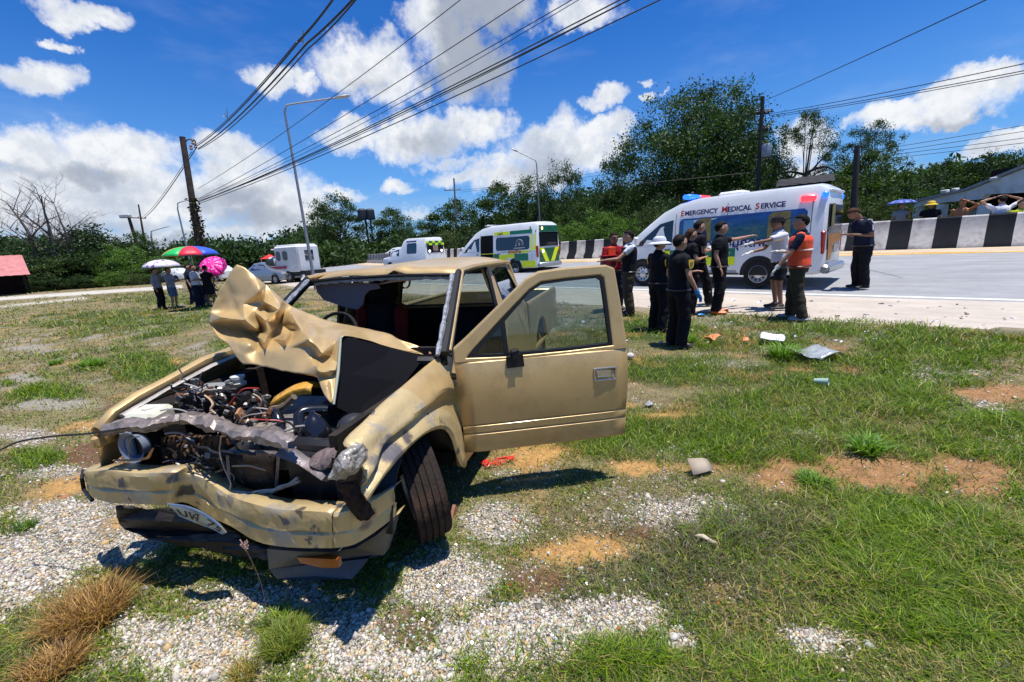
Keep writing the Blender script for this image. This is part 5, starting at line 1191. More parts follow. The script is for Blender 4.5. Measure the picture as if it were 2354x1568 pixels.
ARM = {'down': ((.235, -.03, 1.12), (.245, .05, .88)), 'folded': ((.245, .04, 1.11), (-.04, .20, 1.15)), 'front': ((.22, .0, 1.11), (.07, .25, 1.15)), 'umb': ((.225, .05, 1.13), (.14, .20, 1.34)),
       'head': ((.40, .06, 1.60), (.12, .02, 1.71)), 'brow': ((.36, .14, 1.50), (.10, .12, 1.66)), 'back': ((.22, -.12, 1.14), (.06, -.17, .95)), 'fwd': ((.22, .20, 1.18), (.20, .43, 1.17)), 'low': ((.24, .04, 1.13), (.20, .22, .94)), 'akimbo': ((.36, -.06, 1.14), (.19, .06, 1.0))}
def hand(mb, W_, D, side, r=1.):
    W_ = Vector(W_); D = Vector(D).normalized(); up = Vector((0, 0, 1)) if abs(D.z) < .8 else Vector((0, 1, 0)); sd = D.cross(up).normalized(); up = sd.cross(D)
    mb.tube([W_-D*.01, W_+D*.03, W_+D*.075, W_+D*.085], [.022*r, .034*r, .036*r, .030*r], 8, flat=.42)
    for k in range(4):
        a = W_+D*.078+sd*(-.025+.0165*k); ln = (.062, .074, .068, .052)[k]; c = up*(-.012-.004*k)
        mb.tube([a, a+D*ln*.55+c*.4, a+D*ln+c*1.3], [.0085*r, .008*r, .006*r], 6)
    a = W_+D*.028-sd*.026; mb.tube([a, a+D*.028-sd*.020, a+D*.058-sd*.024-up*.008], [.011*r, .010*r, .007*r], 6)
    return W_+D*.09
def person(label, feet, heading, h=1.65, arms=('down', 'down'), top=None, bottom=None, shoes=(.02, .02, .022), vest=None, hair=HAIR, hat=None, sleeve=.55, legs=1., lean=0., headturn=0., nod=0., gloves=None, skin=SKIN, badge=False, long_hair=False, dress=None, stance=.0, fem=False, loc=None, group=None, cuffs=None, glasses=False, stout=1.):
    if loc is None: p = ground_at(*feet); loc = (p[0], p[1], gz(p[0], p[1])+(.02 if road_sc(np.array([p[0]]), np.array([p[1]]))[1][0] > 8.9 else 0.))
    root = EMP('person', loc, heading-PI/2); root.scale = (h/1.7*1.13, h/1.7*1.13, h/1.7); TAG(root, label, 'person', group)
    sw_ = .165 if fem else .185
    def T(p):
        x, y, z = p; k = max(0, (z-.9))/.8; return Vector((x, y+lean*k*k+lean*.25*k, z-abs(lean)*.12*k*k))
    def J(q, s): return T((s*q[0], q[1], q[2]))
    body = MB(); ext = MB()
    tor = [(.80, .10, .10), (.88, .150, .105), (.96, .152, .105), (1.06, .132 if fem else .142, .098), (1.20, .150, .108), (1.32, .168, .110), (1.40, .150, .092), (1.45, .075, .065)]
    def torso(mb, d, z0=.80, z1=1.46, dz=0., flare=0.):
        pts = [q for q in tor if z0-.001 <= q[0] <= z1+.001]
        P = []; n = 14
        for z, rx, ry in pts:
            kk = max(0, (1.0-z)/.2)*flare
            for j in range(n):
                a = 2*PI*j/n; st = stout if z < 1.35 else 1
                P.append(T(((rx*(sw_/.185 if z > 1.1 else 1)*st+d+kk)*math.cos(a), (ry*st+d+kk)*math.sin(a), z+dz)))
        m = len(pts); mb.add(P, [(i*n+j, i*n+(j+1) % n, (i+1)*n+(j+1) % n, (i+1)*n+j) for i in range(m-1) for j in range(n)]+[tuple(range(n))[::-1], tuple(range((m-1)*n, m*n))])
    torso(body, 0.); hc = T((0, .015+nod*.10, 1.605-abs(nod)*.03)); limb(body, T((0, -.01, 1.42)), T((0, .0+nod*.04, 1.54)), .055, .052)
    hm = Matrix.Rotation(headturn, 3, 'Z') @ Matrix.Rotation(-nod, 3, 'X'); HD = lambda p: hc+hm @ Vector(p)
    def ell(mb, c, r, n=14, m_=10):
        t = MB().sphere((0, 0, 0), r, n, m_); mb.add([HD(Vector(v)+Vector(c)) for v in t.v], t.f)
    ell(body, (0, 0, .015), (.076, .095, .105)); ell(body, (0, .028, -.045), (.058, .066, .068)); ell(body, (0, .098, -.012), (.013, .020, .024), 8, 6)
    for s in (-1, 1): ell(body, (s*.078, -.005, -.008), (.012, .022, .032), 8, 6)
    sh = [J((sw_, -.01, 1.385), s) for s in (-1, 1)]; el = []; wr = []
    for i, s in enumerate((-1, 1)):
        a = arms[i]; a = ARM[a] if isinstance(a, str) else a
        el.append(J(a[0], s)); wr.append(J(a[1], s)); limb(body, sh[i], el[i], .046, .038); limb(body, el[i], wr[i], .037, .025)
    hips, knees, ankles = [], [], []
    for i, s in enumerate((-1, 1)):
        st = stance*s; H = Vector((s*.088, 0, .88)); Kn = Vector((s*.105, .03+st*.45, .49)); A = Vector((s*.115, -.02+st*.9, .085))
        hips.append(H); knees.append(Kn); ankles.append(A); limb(body, H, Kn, .082, .054); limb(body, Kn, A, .052, .034)
        limb(body, A, A+Vector((s*.02, .13, -.045)), .034, .022)
    G_ = [gloves]*2 if not isinstance(gloves, (list, tuple)) else gloves
    for i, s in enumerate((-1, 1)):
        D = (wr[i]-el[i])
        if G_[i] is None: hand(ext, wr[i], D, s)
        else:
            g = MB(); hand(g, wr[i], D, s, 1.25); g.tube([wr[i]-D.normalized()*.05, wr[i]+D.normalized()*.01], .032, 8); g.build('glove', G_[i], root)['kind'] = 'stuff'
    skinned(body, 'body', skin, root, .0145, extra=ext)
    for s in (-1, 1):
        e = MB(); t = MB().sphere((0, 0, 0), (.011, .006, .006), 8, 5); e.add([HD(Vector(v)+Vector((s*.030, .088, .018))) for v in t.v], t.f); e.build('eye', M('eye', (.02, .015, .012), .2), root)
    mo = MB(); t = MB().sphere((0, 0, 0), (.022, .006, .006), 8, 5); mo.add([HD(Vector(v)+Vector((0, .092, -.055))) for v in t.v], t.f); mo.build('mouth', M('lips', (.22, .06, .05), .5), root)
    if glasses:
        g = MB(); 
        for s in (-1, 1): t = MB().sphere((0, 0, 0), (.028, .008, .018), 8, 5); g.add([HD(Vector(v)+Vector((s*.033, .096, .02))) for v in t.v], t.f)
        g.build('sunglasses', BLK, root)['kind'] = 'stuff'
    # hair
    hr = MB(); t = MB().sphere((0, 0, 0), (.080, .098, .103), 16, 12)
    keep = [v[2] > .045 or v[1] < (.035 if v[2] > -.02 else -.03) for v in t.v]
    fs = [f for f in t.f if all(keep[i] for i in f) and not (min(t.v[i][2] for i in f) < -.085)]
    hr.add([HD(Vector(v)+Vector((0, -.008, .022))) for v in t.v], fs)
    ho_ = hr.build('hair', hair, root, solid=.012); dm = ho_.modifiers.new('d', 'DISPLACE'); dm.texture = FOLD; dm.strength = .02; dm.mid_level = .5
    if long_hair:
        t = MB(); t.tube([HD((0, -.075, .03)), HD((0, -.10, -.06)), HD((0, -.085, -.17))], [.06, .065, .03], 10, flat=.6); t.build('hair_tail', hair, root)
    # clothes
    if bottom:
        tr = MB(); torso(tr, .014, .80, .96); 
        for i in (0, 1):
            if legs >= 1: limb(tr, hips[i], knees[i], .104, .086, caps=False); limb(tr, knees[i]+Vector((0, 0, .03)), ankles[i]+Vector((0, 0, -.03)), .085, .080, caps=False); tr.sphere(knees[i], .084, 9, 6)
            else: limb(tr, hips[i], hips[i].lerp(knees[i], legs), .102, .092, caps=False)
        tr.sphere((0, 0, .86), (.15, .115, .07), 12, 8)
        skinned(tr, 'trousers' if legs >= 1 else 'shorts', bottom, root, .018, .034)
        if cuffs:
            for i in (0, 1): a = knees[i].lerp(ankles[i], .45); MB().tube([a, a+Vector((0, 0, -.02))], .076, 10).tube([a+Vector((0, 0, -.04)), a+Vector((0, 0, -.06))], .075, 10).build('reflective_band', cuffs, root)['kind'] = 'stuff'
    if dress:
        dr_ = MB(); torso(dr_, .016, .88, 1.45); dr_.tube([(0, 0, .98), (0, 0, .75), (0, 0, .52)], [.15, .20, .21], 14, flat=.75)
        for i in (0, 1): limb(dr_, sh[i], sh[i].lerp(el[i], .6), .062, .058, caps=False)
        skinned(dr_, 'dress', dress, root, .018, .02)
    if top:
        t_ = MB(); torso(t_, .018, .88, 1.45, flare=.012); t_.sphere(T((0, -.008, 1.40)), (.15, .085, .05), 12, 8)
        for i in (0, 1):
            t_.sphere(sh[i], .058, 9, 6)
            if sleeve <= 1: limb(t_, sh[i], sh[i].lerp(el[i], sleeve), .060, .056, caps=False)
            else: limb(t_, sh[i], el[i], .058, .050); limb(t_, el[i], el[i].lerp(wr[i], sleeve-1), .050, .038, caps=False)
        skinned(t_, 'shirt', top, root, .017, .032)
        cl = MB(); cl.tube([T((0, -.012, 1.44)), T((0, 0, 1.485))], [.078, .060], 12, cap=False, flat=.9); cl.build('collar', top, root, solid=.006)
    if top and bottom and legs >= 1:
        MB().tube([T(((.152*stout+.028)*math.cos(a), (.105*stout+.030)*math.sin(a), .905)) for a in np.linspace(0, 2*PI, 21)], .014, 5, cap=False).build('belt', M('belt', (.03, .022, .018), .4), root)
    if vest:
        t_ = MB(); torso(t_, .034, .88, 1.40); 
        for s in (-1, 1): limb(t_, T((s*.10, 0, 1.36)), T((s*.085, -.01, 1.455)), .072, .045, caps=False)
        skinned(t_, 'vest', vest, root, .018, .014)
    for s, A in zip((-1, 1), ankles):
        MB().box(A+Vector((s*.008, .055, -.05)), (.090, .26, .062), bev=.025).sphere(A+Vector((0, .0, -.02)), (.045, .055, .05), 10, 7).build('shoe', M('shoe %s' % (shoes,), shoes, .6) if isinstance(shoes, tuple) else shoes, root)
    if badge:
        for i, s in ((0, -1), (1, 1)):
            c = sh[i].lerp(el[i], .36); o_ = Vector((s*1., .15, .1)).normalized(); g = MB()
            ax = o_.cross(Vector((0, 0, 1))).normalized()
            P = [(-.8, .75), (-.35, 1.0), (0, .85), (.35, 1.0), (.8, .75), (.75, -.1), (.55, -.75), (0, -1.05), (-.55, -.75), (-.75, -.1)]
            g.prism(P, lambda x, y, t: c+o_*(.066+t)+ax*x*.056+Vector((0, 0, 1))*y*.066, 0, .004); b0 = g.build('sleeve_badge', M('badge yellow', (.75, .52, .05), .5, vary=.3, vscale=40), root, smooth=False)
            g2 = MB(); g2.prism([(a*.5, b_*.45) for a, b_ in P], lambda x, y, t: c+o_*(.071+t)+ax*x*.056+Vector((0, 0, 1))*y*.066, 0, .003); g2.build('badge_emblem', M('badge brown', (.22, .12, .03), .5), b0, smooth=False)
    if hat:
        kind, mat_ = hat; ht = MB()
        if kind == 'wide':
            t = MB().lathe([(.175, -.01), (.13, .018), (.092, .030), (.092, .07), (.078, .105), (.045, .122), (.012, .126)], n=20)
        elif kind == 'cap':
            t = MB().lathe([(.094, .03), (.094, .06), (.075, .105), (.0, .128)], n=18); t.box((0, .135, .045), (.13, .12, .012), rot=(-.15, 0, 0), bev=.004)
        else:
            t = MB().lathe([(.094, .03), (.094, .06), (.075, .105), (.0, .128)], n=18); t.box((0, -.135, .075), (.13, .14, .012), rot=(-.35, 0, 0), bev=.004); t.sphere((0, 0, .04), (.100, .115, .03), 14, 6)
        ht.add([HD(Vector((v[0], v[1]*1.12, v[2]))+Vector((0, -.005, .0))) for v in t.v], t.f); o = ht.build('hat', mat_, root, solid=.006 if kind == 'wide' else 0); 
    root['_t'] = 0; del root['_t']
    return root, dict(T=T, sh=sh, el=el, wr=wr, HD=HD)
BU = M('black uniform', (.010, .010, .013), .75, vary=.3, vscale=10); NV = M('navy cloth', (.012, .016, .035), .8, vary=.2); KH = M('olive brown cloth', (.055, .045, .030), .85, vary=.25)
ORV = M('orange vest', (.85, .075, .012), .6, vary=.12); WT = M('white cloth', (.62, .63, .68), .8, vary=.1); GT = M('grey cloth', (.20, .21, .24), .8, vary=.2); REDC = M('dark red cloth', (.28, .012, .02), .7, vary=.3)
GLW = M('white glove', (.60, .60, .58), .8, vary=.3); GLB = M('blue glove', (.01, .22, .62), .35); PAT = M('patterned blouse', (.33, .33, .38), .8, vary=.8, vscale=26)
BLG = M('pale blue grey shirt', (.28, .31, .38), .8, vary=.2); DEN = M('blue denim', (.10, .15, .26), .8, vary=.3); REFL = M('reflective tape', (.55, .55, .55), .35)
def in_person(root, pt): return root.matrix_world @ Vector(pt)
# the roadside group, left to right
person('man in dark vest over white tee and khaki trousers by the ambulance bonnet', (1446, 724), 2.95, 1.70, ('fwd', 'front'), WT, KH, vest=BU, sleeve=.5, headturn=.1)
r_, k_ = person('man with sunglasses and orange vest facing us by the upper corner of the open door', (1412, 712), -1.35, 1.66, ('folded', 'front'), REDC, NV, vest=None, glasses=True, sleeve=1.6, skin=SKIND)
MB().box((.11, .135, 1.28), (.16, .03, .30), bev=.01).box((.11, -.12, 1.30), (.16, .03, .26), bev=.01).build('vest_panel', ORV, r_)['kind'] = 'stuff'
person('woman in black uniform and white sun hat beside the open door', (1512, 762), .35, 1.58, ('low', 'low'), BU, BU, hat=('wide', WT), badge=True, sleeve=.9, fem=True, headturn=-.2)
person('woman officer in black wearing one blue rubber glove, nearest of the group', (1556, 797), .25, 1.60, ('front', ((.25, -.02, 1.12), (.27, .10, .87))), BU, BU, badge=True, sleeve=.6, fem=True, gloves=[None, GLB], headturn=.1)
person('person with brown hair tied back behind the officer with the blue glove', (1582, 722), .1, 1.64, ('down', 'front'), BU, BU, hair=HAIRB, sleeve=.6, fem=True, long_hair=True)
r_, k_ = person('officer in black with striped trouser bands reading a clipboard', (1600, 704), .05, 1.74, ('front', 'front'), BU, BU, sleeve=.6, stance=.22, cuffs=REFL)
clip_loc = (r_, k_)
r_, k_ = person('officer in black with orange and red shoes pointing at the ambulance', (1648, 720), -.55, 1.72, (((.39, .20, 1.385), (.60, .40, 1.43)), 'down'), BU, BU, shoes=M('orange red shoes', (.75, .16, .01), .5, vary=.7, vscale=14), sleeve=.65, headturn=.35, stout=1.08)
TEXT('LCI', 'chest_lettering', M('grey print cloth', (.25, .25, .3), .7), r_, FRAME((.07, .150, 1.10), (-1, 0, 0), (0, 0, 1)), .09, .001)
MB().sphere((-.07, .128, 1.29), (.022, .010, .030), 8, 6).build('chest_badge', M('silver badge', (.55, .60, .45), .3, .5), r_)
person('man in white shirt, dark shorts, white gloves and dark cap, reaching out', (1784, 711), 2.95, 1.70, (((.20, .26, 1.30), (.14, .50, 1.26)), ((.24, .16, 1.14), (.20, .40, 1.08))), WT, M('dark shorts', (.02, .02, .025), .8), legs=.85, hat=('back', BU), gloves=GLW, sleeve=.75, skin=SKIND, lean=.06)
r_, k_ = person('man in orange vest and dark trousers seen from behind, white glove on one hand', (1826, 735), 2.45, 1.73, (((.25, .10, 1.12), (.27, .24, .90)), 'front'), NV, KH, vest=ORV, gloves=GLW, sleeve=.75, shoes=(.35, .35, .36), stout=1.12, stance=.10, headturn=.2)
MB().tube([Vector((.186*math.cos(a), .150*math.sin(a), 1.17)) for a in np.linspace(0, 2*PI, 25)], .016, 5, cap=False).build('vest_band', REFL, r_)
r_, k_ = person('heavy man in navy polo with white shoulder stripes looking down behind the ambulance', (1974, 664), 3.05, 1.72, ('front', 'front'), NV, BU, hair=HAIRB, lean=.16, nod=.75, sleeve=.75, stout=1.15, skin=SKIND)
for s in (-1, 1): MB().tube([k_['sh'][(s+1)//2]+Vector((-s*.06, -.02, .055)), k_['sh'][(s+1)//2]+Vector((s*.02, -.02, .055)), k_['sh'][(s+1)//2].lerp(k_['el'][(s+1)//2], .7)+Vector((s*.052, 0, .02))], .012, 5).build('shoulder_stripe', WT, r_)
# spectators under umbrellas
pA = person('woman in patterned blouse and black trousers under the pale spotted umbrella', (374, 711), .2, 1.60, ('umb', 'down'), PAT, BU, sleeve=1.6, fem=True)
pB = person('person in grey-blue shirt and denim shorts with folded arms, second from the left', (404, 708), .1, 1.60, ('folded', 'folded'), BLG, DEN, legs=.95, sleeve=1.9, fem=True, hair=HAIRB)
pD = person('person in dark blue holding up the rainbow umbrella behind the white tee', (447, 699), .3, 1.66, (((.22, .05, 1.2), (.08, .10, 1.45)), 'down'), NV, NV, sleeve=1.2)
pC = person('man in white tee and navy trousers with folded arms under the rainbow umbrella', (461, 706), .15, 1.66, ('folded', 'folded'), WT, NV, sleeve=.9)
person('person in grey shirt standing between the white tee and the black dress', (473, 700), 1.2, 1.58, ('down', 'down'), GT, NV, sleeve=1.4)
pE = person('woman in black dress in front of the pink umbrella', (488, 704), 1.5, 1.62, ('umb', 'akimbo'), None, None, dress=BU, fem=True, skin=SKIND)
# onlookers on the far side of the barrier
def behind(px, top_py, dist, h): p = AT(px, top_py, dist); return (p[0], p[1], p[2]-h)
person('onlooker in pale grey shirt under the blue umbrella beyond the barrier', None, -1.6, 1.62, ('umb', 'down'), M('pale grey cloth', (.30, .30, .30), .8), NV, loc=behind(2072, 468, 22, 1.62))
person('onlooker in black shirt and yellow hat beyond the barrier', None, -2.3, 1.65, ('down', 'down'), BU, NV, hat=('wide', M('yellow hat', (.70, .48, .02), .6)), loc=behind(2142, 462, 21, 1.68))
person('shirtless tanned onlooker with one hand at the brow beyond the barrier', None, -2.6, 1.66, ('brow', 'down'), None, NV, skin=M('orange tan skin', (.42, .16, .06), .6), loc=behind(2214, 459, 20.5, 1.66))  # bare skin in an orange tan of its own
person('onlooker in white shirt with both hands on the head beyond the barrier', None, 1.2, 1.70, ('head', 'head'), WT, NV, loc=behind(2306, 449, 20, 1.74))
person('onlooker in yellow green shirt at the right edge beyond the barrier', None, -1.8, 1.62, ('down', 'down'), M('yellow green cloth', (.42, .45, .04), .8), NV, loc=behind(2349, 462, 20, 1.62))
print('far feet z', behind(2306, 449, 20, 1.74)[2], behind(2072, 468, 22, 1.62)[2])

def umbrella(label, apex, R, depth, mats, tilt=(0, 0), shaft=.95, n=8):
    root = EMP('umbrella', apex, .2, tilt[0], tilt[1]); TAG(root, label, 'umbrella')
    rings = 5
    for k in range(n):
        P = []
        for i in range(rings+1):
            t = i/rings; r = R*math.sin(t*1.25)/math.sin(1.25); z = -depth*(1-math.cos(t*1.25))/(1-math.cos(1.25))
            for j in range(4):
                a = 2*PI*(k+j/3)/n; sag = 1-.06*math.sin(j/3*PI)*t; P.append((r*sag*math.cos(a), r*sag*math.sin(a), z+.02*math.sin(j/3*PI)*t))
        MB().grid(P, rings+1, 4).build('panel', mats[k % len(mats)], root, solid=.002)
    rb = MB(); MB().tube([(0, 0, .06), (0, 0, -shaft)], .007, 6).build('shaft', CHR, root); MB().tube([(0, 0, -shaft), (0, 0, -shaft-.1)], .014, 8).build('handle', BLK, root)
    for k in range(n):
        a = 2*PI*k/n; rb.tube([(0, 0, -.22), (R*.55*math.cos(a), R*.55*math.sin(a), -depth*.36)], .003, 4)
    o = rb.build('ribs', CHR, root); o['kind'] = 'stuff'
    return root
U = lambda n, c: M('umbrella '+n, c, .5, trans=0, vary=.05)
a = AT(435, 566, 20.6); umbrella('large rainbow umbrella held above the group on the left', a, .95, .36, [U('blue', (.02, .10, .55)), U('violet', (.12, .04, .35)), U('sky', (.03, .25, .6)), U('orange', (.85, .30, .03)), U('yellow', (.80, .50, .03)), U('green', (.02, .45, .10)), U('red', (.80, .03, .06)), U('deep blue', (.03, .09, .50))], shaft=.85)
def spotmat(n, c1, c2, sc):
    m = bpy.data.materials.new(n); m.use_nodes = True; b = NB(m.node_tree); tc = b.n('ShaderNodeTexCoord').outputs['Object']; v = b.n('ShaderNodeTexVoronoi'); b.put(v.inputs['Vector'], tc); v.inputs['Scale'].default_value = sc
    b.put(m.node_tree.nodes['Principled BSDF'].inputs['Base Color'], b.mix(b.ss(v.outputs['Distance'], .30, .36), (*c1, 1), (*c2, 1))); return m
a = AT(368, 597, 22.2); umbrella('pale umbrella with purple spots over the patterned blouse', a, .66, .30, [spotmat('spotted canopy', (.16, .05, .22), (.60, .55, .66), 5)], shaft=.75)
a = AT(484, 606, 23.2); umbrella('pink umbrella tilted behind the woman in the black dress', a, .56, .26, [spotmat('pink canopy', (.95, .30, .60), (.90, .015, .28), 9)], tilt=(.95, .1), shaft=.7)
a = AT(2073, 459, 22); umbrella('small blue umbrella beyond the barrier', a, .46, .16, [U('dusty blue', (.08, .13, .42))], shaft=.6)
# things held
r_, k_ = clip_loc
bpy.context.view_layer.update()
w = r_.matrix_world @ ((k_['wr'][0]+k_['wr'][1])/2+Vector((0, .10, .06)))
c_ = EMP('clipboard', w, .05); TAG(c_, 'pale clipboard held by the officer with the striped trouser bands', 'clipboard')
MB().box((0, 0, 0), (.30, .22, .010), rot=(.3, -.35, 0)).build('board', M('paper', (.55, .50, .42), .7), c_); MB().box((.04, 0, .02), (.02, .08, .015), rot=(.3, -.35, 0)).build('clip', CHR, c_)
p = ground_at(1412, 712); q = np.array(AT(1398, 602, math.hypot(p[0], p[1])-.25)); c_ = EMP('red_box', q, .3); TAG(c_, 'dark red box held between the two men by the door corner', 'box')
MB().box((0, 0, 0), (.32, .20, .24), bev=.03).build('box_body', M('red box', (.14, .006, .02), .5, vary=.4), c_); MB().box((0, 0, .13), (.33, .21, .03), bev=.01).build('lid', REDC, c_)
# ------------------------------------------------------------------ trees and bushes
LEAFM = leafmat('leaf', 'tint', .28, .55); BARK = M('bark', (.10, .08, .065), .9, vary=.5, vscale=3, bump=.6, bscale=8); GREYB = M('bare bark', (.13, .11, .10), .9, vary=.4)
def leafquads(cen, size, colr, rng, droop=0.):
    n = len(cen); a = rng.normal(size=(n, 3)); a /= np.linalg.norm(a, axis=1)[:, None]; b_ = rng.normal(size=(n, 3)); b_ -= (b_*a).sum(1)[:, None]*a; b_ /= np.linalg.norm(b_, axis=1)[:, None]
    s = (size*(.6+.8*rng.random(n)))[:, None]; V = np.stack([cen-a*s, cen-b_*s*.45, cen+a*s, cen+b_*s*.45], 1)
    return V
def leafmesh(name, V, colr):
    n = len(V); me = bpy.data.meshes.new(name); me.vertices.add(n*4); me.vertices.foreach_set('co', V.ravel()); me.loops.add(n*4); me.loops.foreach_set('vertex_index', np.arange(n*4)); me.polygons.add(n)
    me.polygons.foreach_set('loop_start', np.arange(0, n*4, 4)); me.update(calc_edges=True)
    at = me.color_attributes.new('tint', 'FLOAT_COLOR', 'POINT'); c = np.concatenate([np.repeat(colr[:, None], 4, 1), np.ones((n, 4, 1))], 2); at.data.foreach_set('color', c.ravel()); me.materials.append(LEAFM); return me
DKG, MIDG, LTG, OLV = (np.array(c) for c in ((.020, .044, .010), (.048, .095, .015), (.10, .19, .020), (.06, .075, .020)))
def crown(seed, ncl, per, csz, lsz, c0, c1, hollow=.45, low=0.):
    """crown in a unit ellipsoid: radius 1, z 0..1"""
    rng = np.random.default_rng(seed); d = rng.normal(size=(ncl, 3)); d /= np.linalg.norm(d, axis=1)[:, None]; r = hollow+(1-hollow)*rng.random(ncl)**.6
    r *= (.78+.35*fbm(d[:, 0]*2+seed, d[:, 1]*2+d[:, 2]*2, 3)); C = d*r[:, None]; C[:, 2] = C[:, 2]*.5+.5; C[:, 2] = (C[:, 2]-C[:, 2].min())/(C[:, 2].max()-C[:, 2].min())*.97; C[:, :2] /= np.abs(C[:, :2]).max()*1.02
    V = []; cl = []
    for c in C:
        k = int(per*(.6+.8*rng.random())); q = rng.normal(size=(k, 3))*csz*(.6+.7*rng.random()); q[:, 2] *= .34; V.append(c+q)
        t = rng.random(); cc = c0*(1-t)+c1*t; cl.append(cc*(.65+.7*rng.random((k, 1))))
    cen = np.concatenate(V); colr = np.clip(np.concatenate(cl), .004, .5)
    q = leafquads(cen, np.full(len(cen), lsz), colr, rng); q[:, :, 2] = cen[:, None, 2]+(q[:, :, 2]-cen[:, None, 2])*.5; q[:, :, 2] = np.maximum(q[:, :, 2], -.15)
    return leafmesh('crown', q, colr), C
CR = {'dense': crown(1, 150, 110, .115, .030, DKG, MIDG), 'broad': crown(2, 170, 110, .10, .030, DKG, MIDG, .3), 'leafy': crown(4, 120, 110, .11, .036, DKG*1.4, LTG*.5, .4),
      'bush': crown(5, 90, 120, .14, .040, MIDG, LTG, .3), 'dark': crown(6, 110, 110, .14, .038, DKG*.8, DKG*1.7, .3), 'big': crown(7, 420, 190, .095, .018, DKG, MIDG*1.1, .2), 'sparse': crown(8, 85, 190, .090, .021, DKG, MIDG*.9, .45), 'olive': crown(9, 90, 100, .13, .038, OLV, MIDG, .3)}
def trunk_mesh(C, seed, top=.9, r0=.035, nl=14):
    rr = random.Random(seed); mb = MB(); mb.tube([(0, 0, -.9), (.02, 0, -.4), (0, .02, 0), (.02, -.01, .35), (0, 0, top*.7)], [r0, r0*.85, r0*.7, r0*.5, r0*.2], 8)
    for c in rr.sample(list(C), min(nl, len(C))):
        c = Vector(c); s = Vector((0, 0, rr.uniform(-.15, .35))); m_ = s.lerp(c, .5)+Vector((rr.uniform(-.08, .08), rr.uniform(-.08, .08), rr.uniform(-.02, .08)))
        mb.tube(hermite([s, m_, c*.97], 3), [r0*.5, r0*.45, r0*.4, r0*.35, r0*.28, r0*.2, r0*.1], 5)
    return mb
TRK = {k: trunk_mesh(v[1], i, nl=24 if k in ('big', 'sparse') else 12).build('trunk', BARK) for i, (k, v) in enumerate(CR.items())}
for o in TRK.values(): COL.objects.unlink(o)
def tree(name, label, kind, px, top_py, wpx, dist, clear=.25, z0=None, group=None, cat='tree', dy=0, hang=0.):
    P = AT(px, top_py, dist); base = gz(P[0], P[1]) if z0 is None else z0; H = P[2]-base
    dep = (np.array(P)-CP) @ CM[2]; wd = wpx/FPX*dep/2
    root = EMP(name, (P[0], P[1], base)); TAG(root, label, cat, group)
    ch = H*(1-clear); me, C = CR[kind]
    c = bpy.data.objects.new('crown', me); COL.objects.link(c); c.parent = root; c.location = (0, 0, H-ch); c.scale = (wd, wd, ch/1.03); c.rotation_euler.z = random.uniform(0, 6.28)
    t = bpy.data.objects.new('trunk', TRK[kind].data); COL.objects.link(t); t.parent = root; t.location = (0, 0, H-ch); t.scale = (wd, wd, ch); t.rotation_euler.z = c.rotation_euler.z
    if H-ch > .9*ch: MB().tube([(0, 0, -.2), (0, 0, H-ch*1.5)], .03*wd+.05, 8).build('trunk', BARK, root)
    return root
G1, G2, G3 = 'trees beyond the barrier', 'bushes behind the spectators', 'light green bushes behind the barrier'
# beyond the barrier, right to left
tree('tree', 'tallest broad dark tree, rising behind the lettered ambulance', 'big', 1608, 178, 330, 40, .10)
tree('tree', 'dark tree leaning against the left flank of the tallest tree', 'dense', 1425, 335, 130, 38, .12)
tree('tree', 'dark rounded tree directly above the gap between the two vans', 'dense', 1292, 372, 100, 48, .12)
tree('tree', 'rounded tree behind the second street lamp', 'broad', 1216, 400, 110, 52, .1)
tree('tree', 'mid green tree left of the second street lamp', 'leafy', 1140, 415, 120, 56, .1)
tree('tree', 'leafy tree behind the pole with a crossarm', 'leafy', 1040, 455, 120, 60, .1)
tree('tree', 'small dark tree just above the cab roof', 'dense', 965, 505, 90, 62, .1)
tree('tree', 'leafy tree right of the platform pole', 'leafy', 893, 476, 100, 66, .12)
tree('tree', 'big-leaved tree standing right behind the nearest street lamp', 'broad', 766, 443, 130, 70, .1)
tree('tree', 'dark low tree beside the nearest lamp post foot', 'dense', 715, 520, 90, 80, .1)
tree('tree', 'sparse airy tree right of the tallest tree, sky showing through', 'sparse', 1862, 248, 150, 38, .32)
tree('tree', 'sparse spreading tree left of the dark pole on the right', 'sparse', 2010, 274, 150, 38, .35)
tree('tree', 'green tree under the two sparse crowns', 'leafy', 2000, 350, 200, 33, .12)
tree('tree', 'olive green tree above the black hat of the man by the van', 'olive', 1900, 410, 130, 31, .1)
tree('tree', 'dark tree at the right flank of the tallest tree', 'dark', 1745, 330, 130, 42, .1)
rr = random.Random(11)
for i, (px, ty, w, d, k) in enumerate([(1310,505,90,27,'bush'),(1375,480,100,28,'bush'),(1440,492,90,26,'bush'),(1500,470,80,25,'olive'),(1265,500,70,30,'bush'),(1330,455,90,36,'leafy'),(1395,440,90,36,'leafy'),(1530,440,120,30,'dark'),(1620,430,130,30,'dark'),(1710,430,120,30,'dark'),(1790,440,90,29,'dark'),(1180,505,110,42,'dark'),(1100,520,100,44,'dark'),(1030,530,90,46,'olive')]):
    tree('bush', ['lowest light green bush right of the second street lamp','feathery light green bush between the two vans','light green bush touching the left side of the tallest tree base','olive bush above the bonnet of the lettered ambulance','small bush just right of the green and yellow van roof','taller leafy bush behind the light green ones, left','taller leafy bush behind the light green ones, right','dark bush above the windscreen of the lettered ambulance','dark bush behind the blue flasher of the lettered ambulance','dark bush behind the roof vent of the lettered ambulance','dark bush behind the red flasher of the lettered ambulance','dark bush above the roof of the green and yellow van','dark bush above the bonnet of the green and yellow van','olive bush above the checkered ambulance'][i], k, px, ty, w, d, .02, group=G3, cat='bush')
